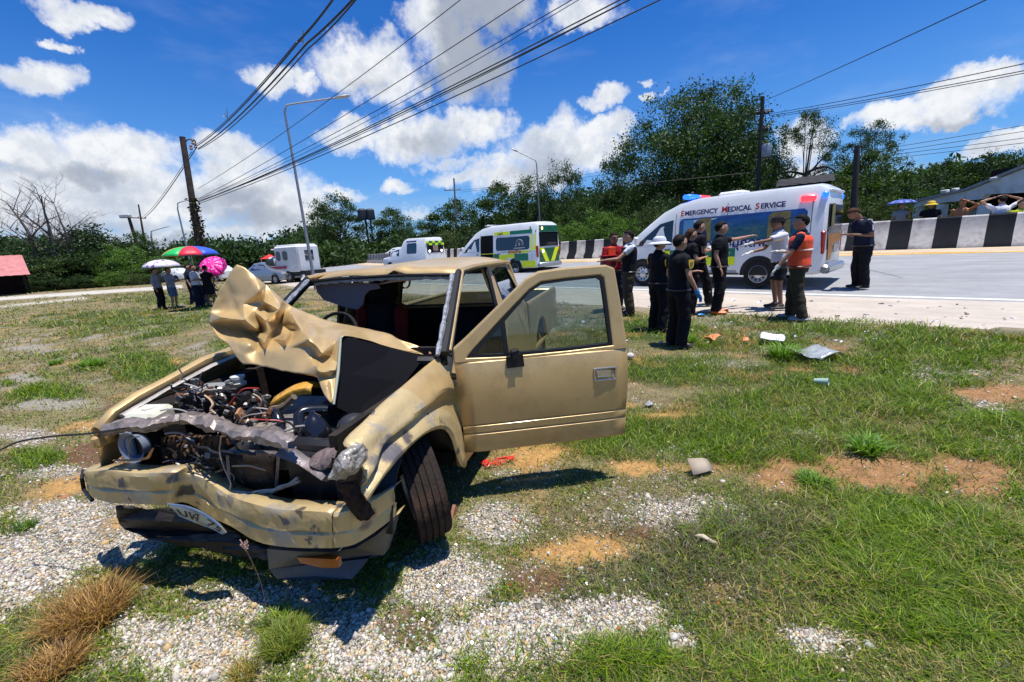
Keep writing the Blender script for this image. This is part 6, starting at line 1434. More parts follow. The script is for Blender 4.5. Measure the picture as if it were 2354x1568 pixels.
for i, (px, ty, w, d, k) in enumerate([(2120,385,150,48,'dark'),(2190,362,130,50,'leafy'),(2250,352,130,50,'dark'),(2310,345,130,52,'broad'),(2370,342,130,52,'dark'),(2430,345,140,52,'dense'),(2095,430,110,32,'leafy'),(2050,452,80,26,'olive'),(2500,350,150,50,'dark'),(1960,450,90,28,'olive')]):
    tree('tree', ['dark tree left of the grey house gable','leafy tree over the low end of the grey house roof','dark tree over the middle of the grey house roof','broad tree over the high end of the grey house roof','dark tree at the right edge above the grey house','dense tree beyond the right edge above the house','leafy low tree over the blue umbrella','olive low tree right of the dark pole foot','dark tree farthest right on the slope','olive low tree behind the dark pole foot'][i], k, px, ty, w, d, .05, group='trees of the slope above the grey house')
# left side
tree('tree', 'dark leafy tree mass under the bare branches', 'dark', 165, 512, 190, 72, .02)
tree('tree', 'low dark tree left of the bare tree', 'dark', 55, 545, 150, 78, .02)
tree('tree', 'dark tree at the left edge above the red roof', 'dark', -20, 530, 110, 82, .02)
tree('bush', 'bright green bush between the bare tree and the double pole', 'bush', 262, 560, 110, 66, .02, cat='bush')
tree('bush', 'olive green bush between the bright bush and the hut', 'olive', 120, 590, 100, 66, .02, cat='bush')
tree('bush', 'light green scrub at the foot of the double pole', 'bush', 305, 600, 80, 64, .02, cat='bush')
tree('tree', 'slender tree behind the double pole', 'leafy', 312, 530, 75, 72, .08)
tree('bush', 'green bush right of the double pole', 'bush', 347, 585, 75, 66, .02, cat='bush')
tree('tree', 'small umbrella-shaped tree in the distance above the spotted umbrella', 'dense', 400, 562, 34, 110, .45)
for i, (px, ty, w, d, k) in enumerate([(200,570,160,68,'dark'),(110,585,150,68,'dark'),(290,600,130,66,'dark'),(352,605,90,64,'dark'),(30,595,120,70,'dark'),(255,622,60,62,'bush'),(392,606,80,70,'dark'),(-60,585,150,72,'dark'),(-150,560,200,76,'dark'),(320,628,60,60,'olive'),(180,632,60,64,'dark'),(90,632,70,64,'dark')]):
    tree('bush', ['dark bush just right under the bare tree','dark bush straight under the bare tree','dark bush under the bright green bush','dark bush behind the foot of the double pole','dark bush behind the red-roofed hut','small bright bush at the foot of the thicket','dark bush left of the white car by the umbrellas','dark bush at the frame edge beyond the hut','big dark bush left outside the hut','small olive shrub before the double pole','small dark shrub before the thicket middle','low dark shrub right of the hut'][i], k, px, ty, w, d, .0, group='thicket on the left', cat='bush')
def far_wood(label, pts, dist, d1, n, lsz, c0, c1, seed):
    """a distant wood too dense to count: leaf clumps under a skyline"""
    rng = np.random.default_rng(seed); xs = [p[0] for p in pts]; ys = [p[1] for p in pts]; V = []; cl = []
    for k in range(n):
        px = rng.uniform(xs[0], xs[-1]); d = dist+(d1-dist)*rng.random(); ty = np.interp(px, xs, ys)+rng.uniform(0, 1)**2*14+5*math.sin(px*.13)+4*math.sin(px*.31)
        T_ = AT(px, ty, d); zb = gz(T_[0], T_[1]) if k % 25 == 0 or k == 0 else zb; m = 130; R = d*.018; h = max(1, T_[2]-zb)
        q = rng.normal(size=(m, 3))*[R*.8, R*.8, R*.45]; q += [T_[0], T_[1], 0]; q[:, 2] += zb+h*rng.random(m)**.6-R*.3; V.append(q); t = rng.random()
        cl.append((c0*(1-t)+c1*t)*(.6+.8*rng.random((m, 1))))
    cen = np.concatenate(V); colr = np.concatenate(cl); me = leafmesh('wood', leafquads(cen, np.full(len(cen), lsz), colr, rng), colr); o = bpy.data.objects.new('wood', me); COL.objects.link(o)
    o['kind'] = 'stuff'; o['label'] = label; o['category'] = 'wood'
far_wood('distant dark wood along the horizon beyond the parked cars', [(380,585),(470,555),(500,560),(560,562),(620,566),(660,545),(700,530),(740,520)], 110, 150, 420, .5, DKG, DKG*1.7, 1)
far_wood('dark wood closing the view behind the roadside trees', [(700,565),(840,560),(1000,540),(1150,500),(1300,450),(1450,430),(1700,420),(1900,420),(2100,400),(2300,372),(2500,372)], 56, 78, 800, .30, DKG, MIDG, 2)
far_wood('dark wood at the far left behind the thicket', [(-500,560),(-100,550),(60,560),(250,585),(400,590)], 100, 130, 300, .6, DKG, DKG*1.7, 3)
# bare tree
def bare_tree():
    P = AT(128, 640, 70); z = gz(P[0], P[1]); root = EMP('bare_tree', (P[0], P[1], z)); root.scale = (2.05,)*3; TAG(root, 'leafless grey tree with fine spreading branches on the left', 'tree')
    rr = random.Random(4)
    def br(mb, p, d, ln, r, lv):
        pts = [p]; rad = [r]
        for k in range(4): d = (d+Vector((rr.uniform(-.14, .14), rr.uniform(-.14, .14), rr.uniform(-.02, .10)))).normalized(); p = p+d*ln/4; pts.append(p); rad.append(r*(1-.17*(k+1)))
        mb.tube(pts, rad, 6 if lv < 2 else 4, cap=False)
        if lv < 4:
            for k in range(3 if lv < 3 else 4):
                a = rr.uniform(0, 6.28); s = Vector((math.cos(a), math.sin(a), rr.uniform(-.15, .45))); q = pts[rr.randint(2, 4)]
                br(mb, q, (d*.65+s*.75).normalized(), ln*rr.uniform(.50, .72), r*.42, lv+1)
    lm = MB(); 
    for i, (dx, lean_, hh, r) in enumerate(((-.5, -.05, 2.9, .11), (.35, .03, 3.1, .10), (.9, .12, 2.7, .08))):
        t = MB(); b0 = Vector((dx, 0, 0)); d = Vector((lean_, rr.uniform(-.05, .05), 1)); mid = b0+d*hh; t.tube([b0, b0+d*hh*.5, mid], [r, r*.85, r*.7], 8); t.build('trunk', GREYB, root)
        for k in range(5):
            a = rr.uniform(0, 6.28); br(lm, b0+d*hh*rr.uniform(.55, 1.), Vector((math.cos(a)*.8, math.sin(a)*.8, rr.uniform(.3, .8))).normalized(), rr.uniform(1.3, 1.9), r*.5, 1)
        br(lm, mid, d, 1.7, r*.65, 1)
    o = lm.build('branches', GREYB, root); o['kind'] = 'stuff'
bare_tree()
# clumps of long grass and weeds
def clump(label, px, py, rad, h, n, c0, c1, wid=.003, spread=1., name='grass_clump', z=0.):
    P = ground_at(px, py); rng = np.random.default_rng(int(px)); a = rng.random(n)*2*PI; r = rad*.5*np.sqrt(rng.random(n)); az = a+rng.normal(size=n)*1.3; ln = h*(.45+.75*rng.random(n)); out = (.25+.9*rng.random(n))*spread
    Q = np.zeros((n, 9, 3)); bx, by = r*np.cos(a), r*np.sin(a); fa = az+PI/2; wx, wy = np.cos(fa)*wid, np.sin(fa)*wid
    for i, t in enumerate((0, .35, .7, 1)):
        x = bx+np.cos(az)*ln*out*t**1.5*.8; y = by+np.sin(az)*ln*out*t**1.5*.8; zz = ln*(t-.38*out*t*t)
        w = (1, .9, .6, 0)[i]
        if i < 3: Q[:, 2*i] = np.stack([x-wx*w, y-wy*w, zz], 1); Q[:, 2*i+1] = np.stack([x+wx*w, y+wy*w, zz], 1)
        else: Q[:, 6] = np.stack([x, y, zz], 1)
    Q = Q[:, :7]; t = rng.random((n, 1)); colr = (c0*(1-t)+c1*t)*(.6+.8*rng.random((n, 1))); me = bpy.data.meshes.new(name); me.vertices.add(n*7); me.vertices.foreach_set('co', Q.ravel())
    i = np.arange(n)*7; lo = np.stack([i, i+1, i+3, i+2, i+2, i+3, i+5, i+4, i+4, i+5, i+6], 1).ravel(); me.loops.add(len(lo)); me.loops.foreach_set('vertex_index', lo); me.polygons.add(3*n)
    me.polygons.foreach_set('loop_start', ((np.arange(n)*11)[:, None]+np.array([0, 4, 8])).ravel()); me.update(calc_edges=True)
    at = me.color_attributes.new('tint', 'FLOAT_COLOR', 'POINT'); at.data.foreach_set('color', np.concatenate([np.repeat(colr[:, None], 7, 1), np.ones((n, 7, 1))], 2).ravel()); me.materials.append(bpy.data.materials['blade'])
    o = bpy.data.objects.new(name, me); COL.objects.link(o); o.location = (P[0], P[1], gz(P[0], P[1])+z); TAG(o, label, 'grass clump' if 'plant' not in name else 'plant'); return o
STR, STR2, GRS, GRS2 = np.array([.52, .31, .10]), np.array([.11, .06, .028]), np.array([.10, .22, .03]), np.array([.17, .30, .03])
clump('dry brown grass tussock at the lower left, beside the gravel', 205, 1425, .26, .17, 1500, STR*1.1, STR2, .0018, 1.2)
clump('dry brown grass tussock at the very bottom left corner', 120, 1550, .18, .12, 700, STR*1.1, STR2, .0018, 1.3)
clump('yellow green grass tuft in the gravel in front of the bumper', 655, 1490, .15, .11, 900, GRS*.8, np.array([.30, .28, .05]), .0016, 1.)
clump('green grass tuft at the bottom edge below the bumper', 560, 1560, .10, .09, 260, GRS, STR, .0016, 1.)
clump('bright broad-leaved grass clump right of the wreck, above the orange soil', 1990, 1040, .16, .17, 170, GRS2, GRS, .006, 1.3)
clump('bright grass clump below the long orange soil patch', 1870, 1112, .16, .10, 260, GRS2, GRS, .004, 1.3)
clump('bright weed in the left field', 215, 842, .26, .20, 200, GRS2, GRS, .007, 1.4)
clump('bright weed in the left field, left of the larger one', 130, 838, .18, .15, 120, GRS2*.8, GRS, .006, 1.3)
clump('long green grass beside the white sheet of paper', 1800, 822, .30, .26, 260, GRS2, GRS, .006, 1.2)
clump('small dark weed near the gravel at the left', 60, 1215, .10, .07, 160, GRS*.6, GRS, .002, 1.2)
clump('grass tuft at the heels of the officer with the blue glove', 1575, 790, .3, .20, 200, GRS2, GRS, .006)
clump('yellow-flowered weed growing against the barrier', 2312, 563, .5, .40, 300, OLV*1.5, np.array([.35, .30, .05]), .012, 1., 'weed_plant')
# ------------------------------------------------------------------ poles, lamps, wires
GALV = M('galvanised steel', (.26, .28, .31), .5, .5, vary=.2); POLEM = M('weathered pole', (.085, .065, .055), .9, vary=.5, vscale=3, bump=.5); CONP = M('concrete pole', (.20, .19, .18), .9, vary=.3, vscale=2); WIRE = M('cable black', (.012, .012, .015), .6)
CER = M('insulator', (.25, .16, .12), .4)
def GB(px, py, dist): P = AT(px, py, dist); return Vector((P[0], P[1], gz(P[0], P[1])))
def lamp_post(label, foot, top, arm, head, dist, r=.085):
    b0 = GB(*foot, dist); t = Vector(AT(*top, dist)); hd_ = Vector(AT(*head, dist)); root = EMP('street_lamp', b0); TAG(root, label, 'street lamp', 'street lamps along the road')
    t -= b0; hd_ -= b0; t2 = Vector(AT(*arm, dist))-b0
    r = r*max(1, dist/45); MB().tube([(0, 0, -.2), t*.5, t], [r, r*.8, r*.6], 8).build('post', GALV, root)
    MB().tube(hermite([t, t+Vector((0, 0, .12))+(t2-t)*.35, t2, hd_], 5), [r*.55]*4+[r*.45]*12, 7).build('arm', GALV, root)
    d = (hd_-t2).normalized(); MB().tube([hd_, hd_+d*.15, hd_+d*.5, hd_+d*.72], [.06, .15, .16, .05], 8, flat=.5).build('lamp_head', M('lamp housing', (.35, .36, .36), .4, .4), root)
    return root
lamp_post('nearest tall street lamp behind the pickup cab, its arm reaching right', (716, 602), (654, 256), (668, 240), (770, 225), 24)
lamp_post('street lamp beyond the barrier, its arm reaching left', (1241, 505), (1233, 378), (1228, 368), (1190, 349), 45)
lamp_post('street lamp just left of the tall dark pole', (430, 570), (408, 480), (411, 466), (445, 457), 100)
lamp_post('small distant street lamp left of the dark pole', (350, 570), (347, 540), (350, 531), (385, 521), 150)
lamp_post('faint distant street lamp above the raised bonnet', (591, 575), (589, 552), (586, 545), (562, 541), 115)
def pole(label, foot, top, dist, r, mat, arms=(), extra=None):
    b0 = GB(*foot, dist); t = Vector(AT(*top, dist))-b0; root = EMP('utility_pole', b0); TAG(root, label, 'utility pole')
    MB().tube([(0, 0, -.3), t*.33, t*.66, t], [r, r*.92, r*.8, r*.7], 9).build('post', mat, root)
    for (x0, y0, x1, y1) in arms:
        A, B = Vector(AT(x0, y0, dist))-b0, Vector(AT(x1, y1, dist))-b0; MB().tube([A, B], .06, 4).build('crossarm', mat, root)
        for q in (.03, .35, .65, .97): c = A.lerp(B, q); MB().lathe([(.03, 0), (.07, .05), (.03, .10), (.06, .14), (.0, .2)], c+Vector((0, 0, .05)), 'z', 8).build('insulator', CER, root)
    return root, b0
pr, pb_ = pole('tall dark vine-covered pole above the rainbow umbrella', (468, 640), (419, 315), 26, .17, POLEM)
A = Vector(AT(430, 322, 26))-pb_; B = Vector(AT(446, 322, 26))-pb_; MB().tube(hermite([Vector(AT(423, 336, 26))-pb_, A, B, Vector(AT(450, 332, 26))-pb_], 4), .03, 6).build('bracket', WIRE, pr)
for (x, y) in ((444, 333), (450, 342), (440, 345)): MB().lathe([(.03, 0), (.08, .06), (.03, .12), (.07, .18), (.0, .25)], Vector(AT(x, y, 26))-pb_, 'z', 8).build('insulator', CER, pr)
rng = np.random.default_rng(3); n = 1500; t = .02+.62*rng.random(n)**1.1; top_ = np.array(AT(419, 315, 26))-np.array(pb_); cen = top_[None]*t[:, None]+rng.normal(size=(n, 3))*[.17, .17, .12]*(1.15-t[:, None]); cen[:, 0] += .06
cc = (DKG*.8)[None]*(1-rng.random((n, 1)))+np.array([.06, .035, .02])*rng.random((n, 1)); o = bpy.data.objects.new('vines', leafmesh('vines', leafquads(cen, np.full(n, .08), cc, rng), cc)); COL.objects.link(o); o.parent = pr; o['kind'] = 'stuff'
pr2, b2 = pole('double pole carrying a crossarm and transformer on the left, its thicker leg', (338, 632), (296, 500), 74, .24, POLEM, ((284, 500, 336, 502),))
MB().tube([Vector(AT(318, 470, 75))-b2, Vector(AT(345, 632, 75))-b2], [.08, .20], 7).build('second_post', POLEM, pr2); MB().box(Vector(AT(288, 497, 74))-b2, (1.3, .5, .45), bev=.08).build('floodlight', M('pale lamp case', (.5, .52, .52), .4), pr2)
pole('pole with crossarm rising from the trees above the cab roof', (1049, 545), (1043, 410), 58, .14, CONP, ((1021, 438, 1058, 436),))
pole('tiny distant pole with crossarm above the white rescue truck', (661, 575), (656, 527), 120, .2, CONP, ((646, 541, 669, 540),))
pr3, b3 = pole('tall pole rising in front of the tallest tree', (1738, 470), (1753, 222), 30, .13, M('dark pole', (.05, .045, .045), .9), ((1738, 262, 1768, 260), (1742, 300, 1766, 298)))
MB().lathe([(.22, 0), (.25, .1), (.25, .6), (.2, .7), (.0, .72)], Vector(AT(1760, 362, 29.8))-b3, 'z', 12).build('transformer', GALV, pr3)
pole('dark pole to the right, between the sparse trees and the grey house', (1962, 520), (1970, 335), 25, .15, MATS['dark pole'])
pr4, b4 = pole('platform pole with dark drums left of the leafy trees', (862, 575), (848, 488), 64, .13, MATS['dark pole'])
MB().tube([Vector(AT(838, 492, 64.4))-b4, Vector(AT(850, 575, 64.4))-b4], .12, 7).build('second_post', MATS['dark pole'], pr4)
for x in (834, 852): MB().lathe([(.0, -.1), (.55, 0), (.6, .2), (.6, 1.2), (.4, 1.4), (.0, 1.45)], Vector(AT(x, 505, 64))-b4, 'z', 14).build('drum', M('dark drum', (.03, .035, .045), .6), pr4)
def cable(label, ends, r, sag=.4, group='overhead cables'):
    P = [Vector(AT(*e)) for e in ends]; pts = []
    for i in range(len(P)-1):
        for k in range(20):
            t = k/20; q = P[i].lerp(P[i+1], t); q.z -= sag*4*t*(1-t)*(P[i+1]-P[i]).length/20; pts.append(q)
    pts.append(P[-1]); c = P[0]; o = MB().tube([p-c for p in pts], r, 5).build('overhead_cable', WIRE); o.location = c; TAG(o, label, 'cable', group); return o
HV = 'heavy cable sweeping from the dark pole to the top edge, %s of four'
cable(HV % 'second', [(452, 336, 26), (690, 92, 11.5), (785, -30, 8.8)], .018, .25); cable(HV % 'thickest',  [(455, 342, 26), (705, 100, 11.5), (850, -45, 8.4)], .021, .25); cable(HV % 'uppermost', [(450, 333, 26), (680, 98, 11.8), (770, -10, 9)], .012, .25); cable(HV % 'thinner lower', [(456, 344, 26), (708, 112, 11.5), (835, -22, 8.5)], .014, .3)
for (x, y, d) in ((694, 97, 11.6), (521, 272, 19.)):
    a = Vector(AT(x-5, y-12, d)); b_ = Vector(AT(x+9, y+8, d)); o = MB().tube([Vector((0, 0, 0)), b_-a], .015, 5).tube([Vector((-.1, 0, -.1)), (b_-a)*.5, Vector((.1, 0, .12))], .012, 5).build('cable_spacer', GALV); o.location = a; TAG(o, 'small spacer clamping the heavy cables together, %s' % ('upper one near the frame top' if y < 200 else 'lower one nearer the dark pole'), 'spacer')
LV = 'line fanning from the vine-covered pole to the top edge, %s'
LW = iter(('leftmost and highest', 'second from the left', 'third from the left', 'fourth from the left', 'thick fifth from the left', 'rightmost and lowest', 'slack one beside the thick line', 'slack one beside the third'))
for (x1, y1, r) in ((1090, -25, .009), (1235, -20, .010), (1340, -15, .010), (1448, -12, .014), (1462, -8, .016), (1575, -28, .014)):
    yy = 452+(x1-1090)*.035; cable(LV % next(LW), [(455, yy-18 if x1 < 1200 else yy, 26), (x1, y1, 10.5)], r, .18)
cable(LV % next(LW), [(456, 462, 26), (1455, -5, 10.6)], .010, .26); cable(LV % next(LW), [(458, 457, 26), (1350, -12, 10.6)], .008, .3)
DV = 'cable running down from the dark pole to the double pole'
for (a, b_, r, w) in (((450, 342), (333, 500), .02, 'right'), ((446, 348), (330, 502), .02, 'middle'), ((440, 350), (326, 500), .015, 'left')): cable(DV+', '+w, [(*a, 26), (*b_, 74)], r, .12)
RV = 'line leaving the tall right-hand pole for the right edge'
cable('single line rising from the tall right-hand pole to the top edge', [(1756, 232, 30), (2330, -30, 14)], .014, .05)
for (y0, y1, r, w) in ((262, 142, .014, 'upper'), (266, 160, .014, 'middle'), (270, 166, .012, 'lower')): cable(RV+', '+w, [(1768, y0, 30), (2440, y1-14, 20)], r, .10)
for (y0, y1, w) in ((360, 300, 'second'), (365, 318, 'third'), (372, 330, 'lowest'), (352, 285, 'highest')): cable('faint line over the grey house, '+w, [(1970, y0, 40), (2440, y1-12, 34)], .014, .06)
for (y0, y1, w) in ((438, 380, 'upper'), (442, 388, 'lower')): cable('faint line between the crossarm pole and the tall trees, '+w, [(1057, y0, 58), (1480, y1, 45)], .014, .12)
cable('thin line sagging across the dark trees', [(1240, 440, 30), (1740, 395, 30)], .010, .10)

# ------------------------------------------------------------------ buildings
def wallbox(root, name, c, d, mat, **k): return MB().box(c, d).build(name, mat, root, smooth=False, **k)
HW = M('grey render', (.74, .74, .74), .85, vary=.25, vscale=2, dirt=((.3, .28, .26), .4, 1.5)); VOID = M('dark interior', (.012, .011, .012), .9); RTL = M('grey roof sheet', (.36, .36, .37), .8, vary=.3)
def grey_house():
    d0, d1 = 29., 24.; A = np.array(AT(2104, 500, d0)); B = np.array(AT(2470, 450, d1)); ex = Vector((B-A)[:2].tolist()+[0]); Lw = ex.length; ex.normalize(); ez = Vector((0, 0, 1)); ey = ez.cross(ex)
    z0 = gz(A[0], A[1])-.3; root = EMP('house', (A[0], A[1], z0), math.atan2(ex.y, ex.x)); TAG(root, 'grey open-fronted building with a sloping gable beyond the barrier on the right', 'building')
    def loc(px, py):
        d = ray(px, py); n = np.array(ey); t = ((A-CP) @ n)/(d @ n); P = CP+d*t-A; return (P @ np.array(ex), P[2]+A[2]-z0)
    fn = lambda x, z, t: (x, t, z)
    up = [loc(2104, 465), loc(2226, 438), loc(2262, 424), loc(2353, 388), loc(2430, 358)]; lo_ = [loc(2430, 440), loc(2262, 447), loc(2255, 458), loc(2165, 466), loc(2104, 476)]
    MB().prism(up+lo_, fn, 0, .25).build('gable_wall', HW, root, smooth=False)
    ru = [(x-.1, z+.0) for x, z in up]; MB().prism(ru+[(x, z+.10) for x, z in ru[::-1]], fn, -.10, 6).build('roof', RTL, root, smooth=False)
    x1 = up[-1][0]; MB().box((x1/2, 3.0, 1.5), (x1, .1, 4.)).build('back_wall', VOID, root, smooth=False)
    for px in (2106, 2160, 2255): x, z = loc(px, 470); wallbox(root, 'column', (x, .12, z/2), (.28, .28, z), HW)
    x, z = loc(2150, 480); MB().box((x, 1.2, .9), (.8, .5, 1.8), bev=.05).build('white_cabinet', M('pale cabinet', (.45, .46, .46), .6), root)
    for px, py, w in ((2174, 442, .42), (2198, 438, .3), (2290, 413, .42)): x, z = loc(px, py); MB().box((x, -.05, z+.03), (w*.7, .2, .14), bev=.03).build('roof_box', M('roof box white', (.6, .6, .6), .6), root)
grey_house()
def shed(name, label, px0, px1, py_roof, dist, hwall, depth, roofm, wallm, slope=.5, cat='building'):
    A = AT(px0, py_roof, dist); B = AT(px1, py_roof, dist); c = (np.array(A)+np.array(B))/2; w = np.linalg.norm((np.array(B)-np.array(A))[:2]); z = gz(c[0], c[1]); H = c[2]-z
    root = EMP(name, (c[0], c[1], z), math.atan2(B[1]-A[1], B[0]-A[0])); TAG(root, label, cat)
    for x in (-w/2+.1, w/2-.1, 0):
        for y in (.1, depth-.1): MB().box((x, y, (H-.1)/2), (.14, .14, H-.1)).build('post', wallm, root, smooth=False)
    MB().box((0, depth-.05, H*.45), (w, .08, H*.9)).build('back_wall', wallm, root, smooth=False)
    n = max(6, int(w/.5)); P = []
    for i in range(n*2+1):
        for y, zz in ((-.5, H-.15), (depth/2, H+slope), (depth+.4, H-.05)): P.append((-w/2-.3+(w+.6)*i/(2*n), y, zz+.025*(i % 2)))
    MB().grid(P, 2*n+1, 3).build('roof', roofm, root, smooth=False, solid=.02); return root
shed('hut', 'low hut with faded red roof at the left edge', -160, 58, 634, 60, 1.6, 6, M('faded red roof', (.50, .20, .19), .7, vary=.3, vscale=2), M('dark timber', (.035, .02, .018), .9, vary=.4), 1.7, 'hut')
shed('shed', 'shed with dark sloping roof showing over the lettered ambulance', 1800, 1900, 418, 27, 2, 4, M('weathered dark sheet', (.045, .042, .042), .8, vary=.3), VOID, .4, 'shed')
shed('house', 'small distant house with light grey roof above the cab roof', 826, 878, 577, 84, 2, 5, M('light grey roof', (.42, .43, .45), .6, vary=.2), HW, 1.4)
def stall():
    P = AT(622, 610, 95); root = EMP('stall', (P[0], P[1], gz(P[0], P[1])), -.4); TAG(root, 'small roadside stall with red canopy and white railing far down the road', 'stall')
    MB().add([(-1.1, -1.1, 2.1), (1.1, -1.1, 2.1), (1.1, 1.1, 2.1), (-1.1, 1.1, 2.1), (0, 0, 2.9)], [(0, 1, 4), (1, 2, 4), (2, 3, 4), (3, 0, 4)]).build('canopy', M('red canopy', (.75, .03, .02), .6), root, smooth=False, solid=.03)
    for k in range(9): MB().box((-1.5+.38*k, -1.6, .6), (.07, .07, 1.2)).build('picket', WHT, root, smooth=False)
    MB().box((0, -1.6, 1.1), (3.3, .05, .07)).build('rail', WHT, root, smooth=False)
    for x in (-1, 1): MB().box((x, -1, 1.05), (.06, .06, 2.1)).build('post', WHT, root, smooth=False)
stall()

# ------------------------------------------------------------------ litter
def litter(name, label, px, py, mb, mat, rz=0., rx=0., ry=0., lift=.0, solid=0., cat=None):
    P = ground_at(px, py); o = mb.build(name, mat, None, smooth=True, solid=solid, angle=50); o.location = (P[0], P[1], gz(P[0], P[1])+lift); o.rotation_euler = (rx, ry, rz); TAG(o, label, cat or name.replace('_', ' ')); return o
def sheet(w, d, amp, seed, nx=8, ny=7):
    r_ = random.Random(seed); return MB().grid([(w*(i/(nx-1)-.5)+r_.uniform(-.01, .01), d*(j/(ny-1)-.5)+r_.uniform(-.01, .01), r_.uniform(0, amp)+amp*math.sin(i*1.1+seed)) for i in range(nx) for j in range(ny)], nx, ny)
litter('paper_sheet', 'white sheet of paper lying on the grass', 1774, 790, sheet(.30, .21, .004, 1), M('white paper', (.62, .62, .70), .7), -.5, .25, .1, .10, .002)
litter('plastic_sheet', 'crumpled clear plastic sheet right of the white paper', 1870, 824, sheet(.52, .34, .035, 2), M('crumpled film', (.42, .45, .47), .2, 0, vary=.5, vscale=14, alpha=.75), .1, .1, 0, .07, .002)
cup = MB().lathe([(.028, 0), (.040, .12), (.043, .125), (.038, .118), (.026, .004), (0, .004)], n=16)
litter('plastic_cup', 'pale green plastic cup lying in the grass', 1870, 886, cup, M('green tinted plastic', (.40, .55, .46), .2, alpha=.85), .8, 1.5, 0, .05)
pe = MB(); rr = random.Random(2)
for k in range(4): pe.sphere((rr.uniform(-.07, .07), rr.uniform(-.06, .06), .03), (.045, .035, .03), 9, 6)
litter('fruit_peel', 'orange fruit peel left of the white paper', 1635, 786, sheet(.18, .16, .03, 9, 6, 5), M('peel', (.70, .25, .10), .6, vary=.4, vscale=20), .4, 0, 0, .06, .012)
litter('fruit_peel', 'smaller peel scrap between the orange peel and the paper', 1712, 790, sheet(.09, .07, .02, 3, 5, 4), MATS['peel'], .9, 0, 0, .05, .01)
cl_ = MB(); rr = random.Random(8)
for k in range(16):
    cx_, cy_ = rr.uniform(-.13, .10), rr.uniform(-.05, .05); cl_.tube(hermite([(cx_+rr.uniform(-.05, .07), cy_+rr.uniform(-.03, .03), rr.uniform(.0, .02)) for _ in range(3)], 4), rr.uniform(.003, .006), 5)
o = litter('red_ribbon', 'tangle of torn red plastic strips under the open door', 1147, 1069, cl_, M('red plastic', (.72, .04, .02), .4), .25, 0, 0, .02)
litter('cardboard_scrap', 'folded pale cardboard scrap on the bare strip below the door', 1606, 1088, MB().add([(-.09, -.05, .0), (.03, -.06, .01), (.05, .03, .06), (-.06, .05, .07), (.10, -.03, -.01), (.11, .05, .03)], [(0, 1, 2, 3), (1, 4, 5, 2)]), M('cardboard', (.40, .33, .25), .8, vary=.3), .3, 0, 0, .03, .006)
litter('dry_leaf', 'curled dry leaf in the grass lower centre right', 1622, 1252, MB().grid([(.11*(i/5-.5), .018*(j/2-.5)*math.sin((i+.6)/6.2*PI), .012*math.sin(i)+.006*j) for i in range(6) for j in range(3)], 6, 3), M('dead leaf', (.50, .42, .30), .8), -.5, 0, 0, .03, .002)
st_ = MB().sphere((0, 0, 0), (.022, .018, .014), 7, 5)
litter('stone', 'large white stone at the bottom right of the gravel', 1547, 1470, st_, M('white stone', (.55, .50, .46), .9, vary=.2), .3, 0, 0, .015)
litter('stone', 'rounded white stone by the door edge', 1448, 826, MB().sphere((0, 0, 0), (.06, .05, .045), 9, 7), MATS['white stone'], .1, 0, 0, .05)
litter('plastic_wrapper', 'small whitish wrapper under the far edge of the door', 1493, 936, sheet(.09, .06, .02, 5, 5, 4), MATS['crumpled film'], .3, 0, 0, .03, .002)
gl_ = MB(); hand(gl_, (0, 0, 0), (1, 0, 0), 1, 1.3); litter('rubber_glove', 'discarded blue rubber glove at the edge of the asphalt', 1604, 729, gl_, GLB, .2, 0, 0, .05, cat='glove')
litter('plastic_cup', 'crushed clear cup beside the shoes of the woman in the sun hat', 1540, 757, MB().lathe([(.05, 0), (.06, .16), (.055, .16), (.045, .01), (0, .01)], n=14), MATS['crumpled film'], 1.8, 1.4, 0, .07)
for i, (px, py, s) in enumerate(((150, 1142, .03), (420, 862, .06), (1240, 700, .2))): litter('clay_lump', ('reddish clay lump left of the bumper', 'orange clay mound beyond the far wing', 'pale clod on the verge seen through the door window')[i], px, py, MB().sphere((0, 0, 0), (s, s*.8, s*.45), 8, 6), M('red clay', (.38, .16, .08), .95, vary=.4, vscale=20), .5*i, 0, 0, .0)
sd = MB(); b0 = Vector(ground_at(612, 1400)); tipp = Vector(AT(563, 1258, 1.72)); pts = hermite([Vector((0, 0, 0)), (tipp-b0)*.5+Vector((.015, 0, .0)), tipp-b0], 5); sd.tube(pts, .0012, 4)
rr = random.Random(3)
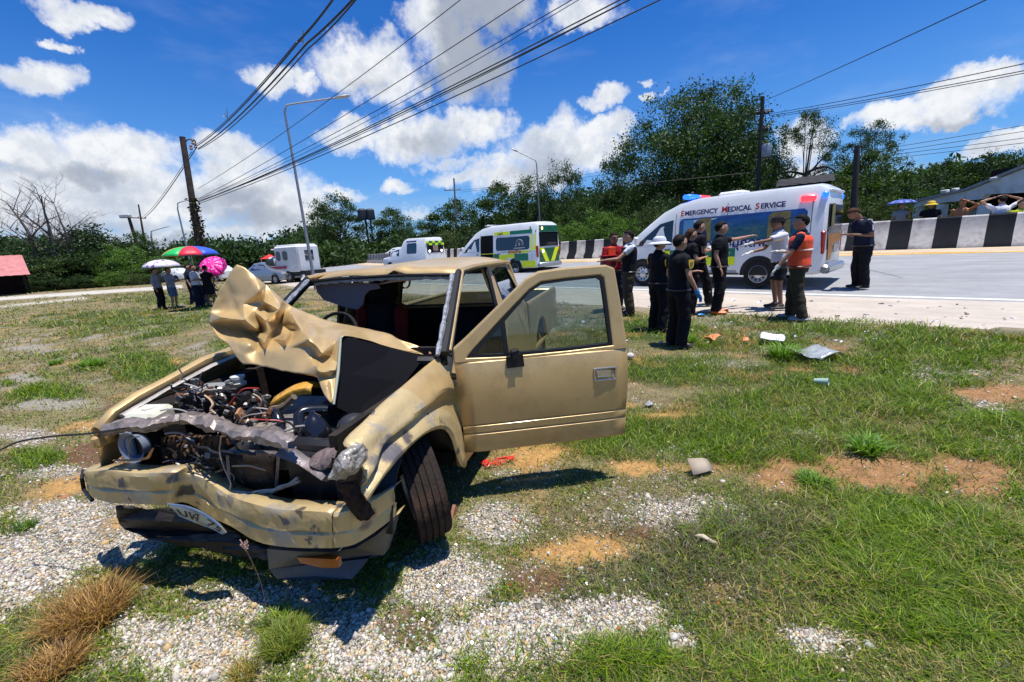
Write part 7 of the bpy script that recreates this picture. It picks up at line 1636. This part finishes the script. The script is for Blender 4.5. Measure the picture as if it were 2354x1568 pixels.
for k in range(16): q = pts[-1]+Vector((0, 0, -.004*(k % 5))); sd.tube([q, q+Vector((rr.uniform(-.02, .02), rr.uniform(-.01, .01), rr.uniform(.005, .035)))], [.0012, .0022], 4)
o = sd.build('seed_stalk', M('pinkish straw', (.45, .28, .22), .8)); o.location = b0; TAG(o, 'single grass stalk with pinkish seed head in front of the bumper', 'grass stalk')

# crumbs of glass, bits of plastic and twigs thrown about the wreck
def scatter(name, label, n, size, mats, region, seed, flat=.3, lng=1., wy=1.):
    r_ = random.Random(seed); mb = MB()
    for k in range(n):
        px, py = region(r_); P = ground_at(px, py)
        if road_sc(np.array([P[0]]), np.array([P[1]]))[1][0] > 11: continue
        s_ = size*r_.uniform(.5, 1.6)*(1+max(0, P[1]-3)*.05); mb.cur = r_.randrange(len(mats)); mb.box((P[0], P[1], P[2]+s_*flat*.6), (s_*lng, s_*r_.uniform(.4, 1)*wy, s_*flat), rot=(r_.uniform(-.5, .5), r_.uniform(-.5, .5), r_.uniform(0, 6)))
    o = mb.build(name, mats, None, smooth=False); o['kind'] = 'stuff'; o['label'] = label; o['category'] = name.replace('_', ' ')
scatter('glass_crumbs', 'glass crumbs strewn over the ground round the wrecked pickup', 420, .009, [M('glass crumb', (.55, .68, .66), .1, spec=.8), CHR], lambda r: (r.gauss(1080, 300), r.uniform(1060, 1520)), 4, .6)
scatter('plastic_shards', 'small dark and pale plastic shards strewn about the wreck', 130, .013, [BLK, M('pale shard', (.5, .48, .42), .5), M('red shard', (.4, .03, .02), .4), MATS['amber lens']], lambda r: (r.gauss(1300, 420), r.uniform(820, 1500)), 6, .25)
scatter('twigs', 'dry twigs and dead stems scattered through the grass', 260, .05, [M('dead stem', (.36, .29, .18), .9), M('dark twig', (.10, .07, .05), .9)], lambda r: (r.uniform(-50, 2400), r.uniform(800, 1600)), 7, .06, 1.6, .07)
scatter('road_grit', 'small grit and scraps lying on the dusty shoulder', 150, .04, [M('grit', (.20, .17, .14), .9), MATS['white paper'], M('grit tan', (.42, .36, .28), .9)], lambda r: (r.uniform(1200, 2400), r.uniform(690, 790)), 9, .2)
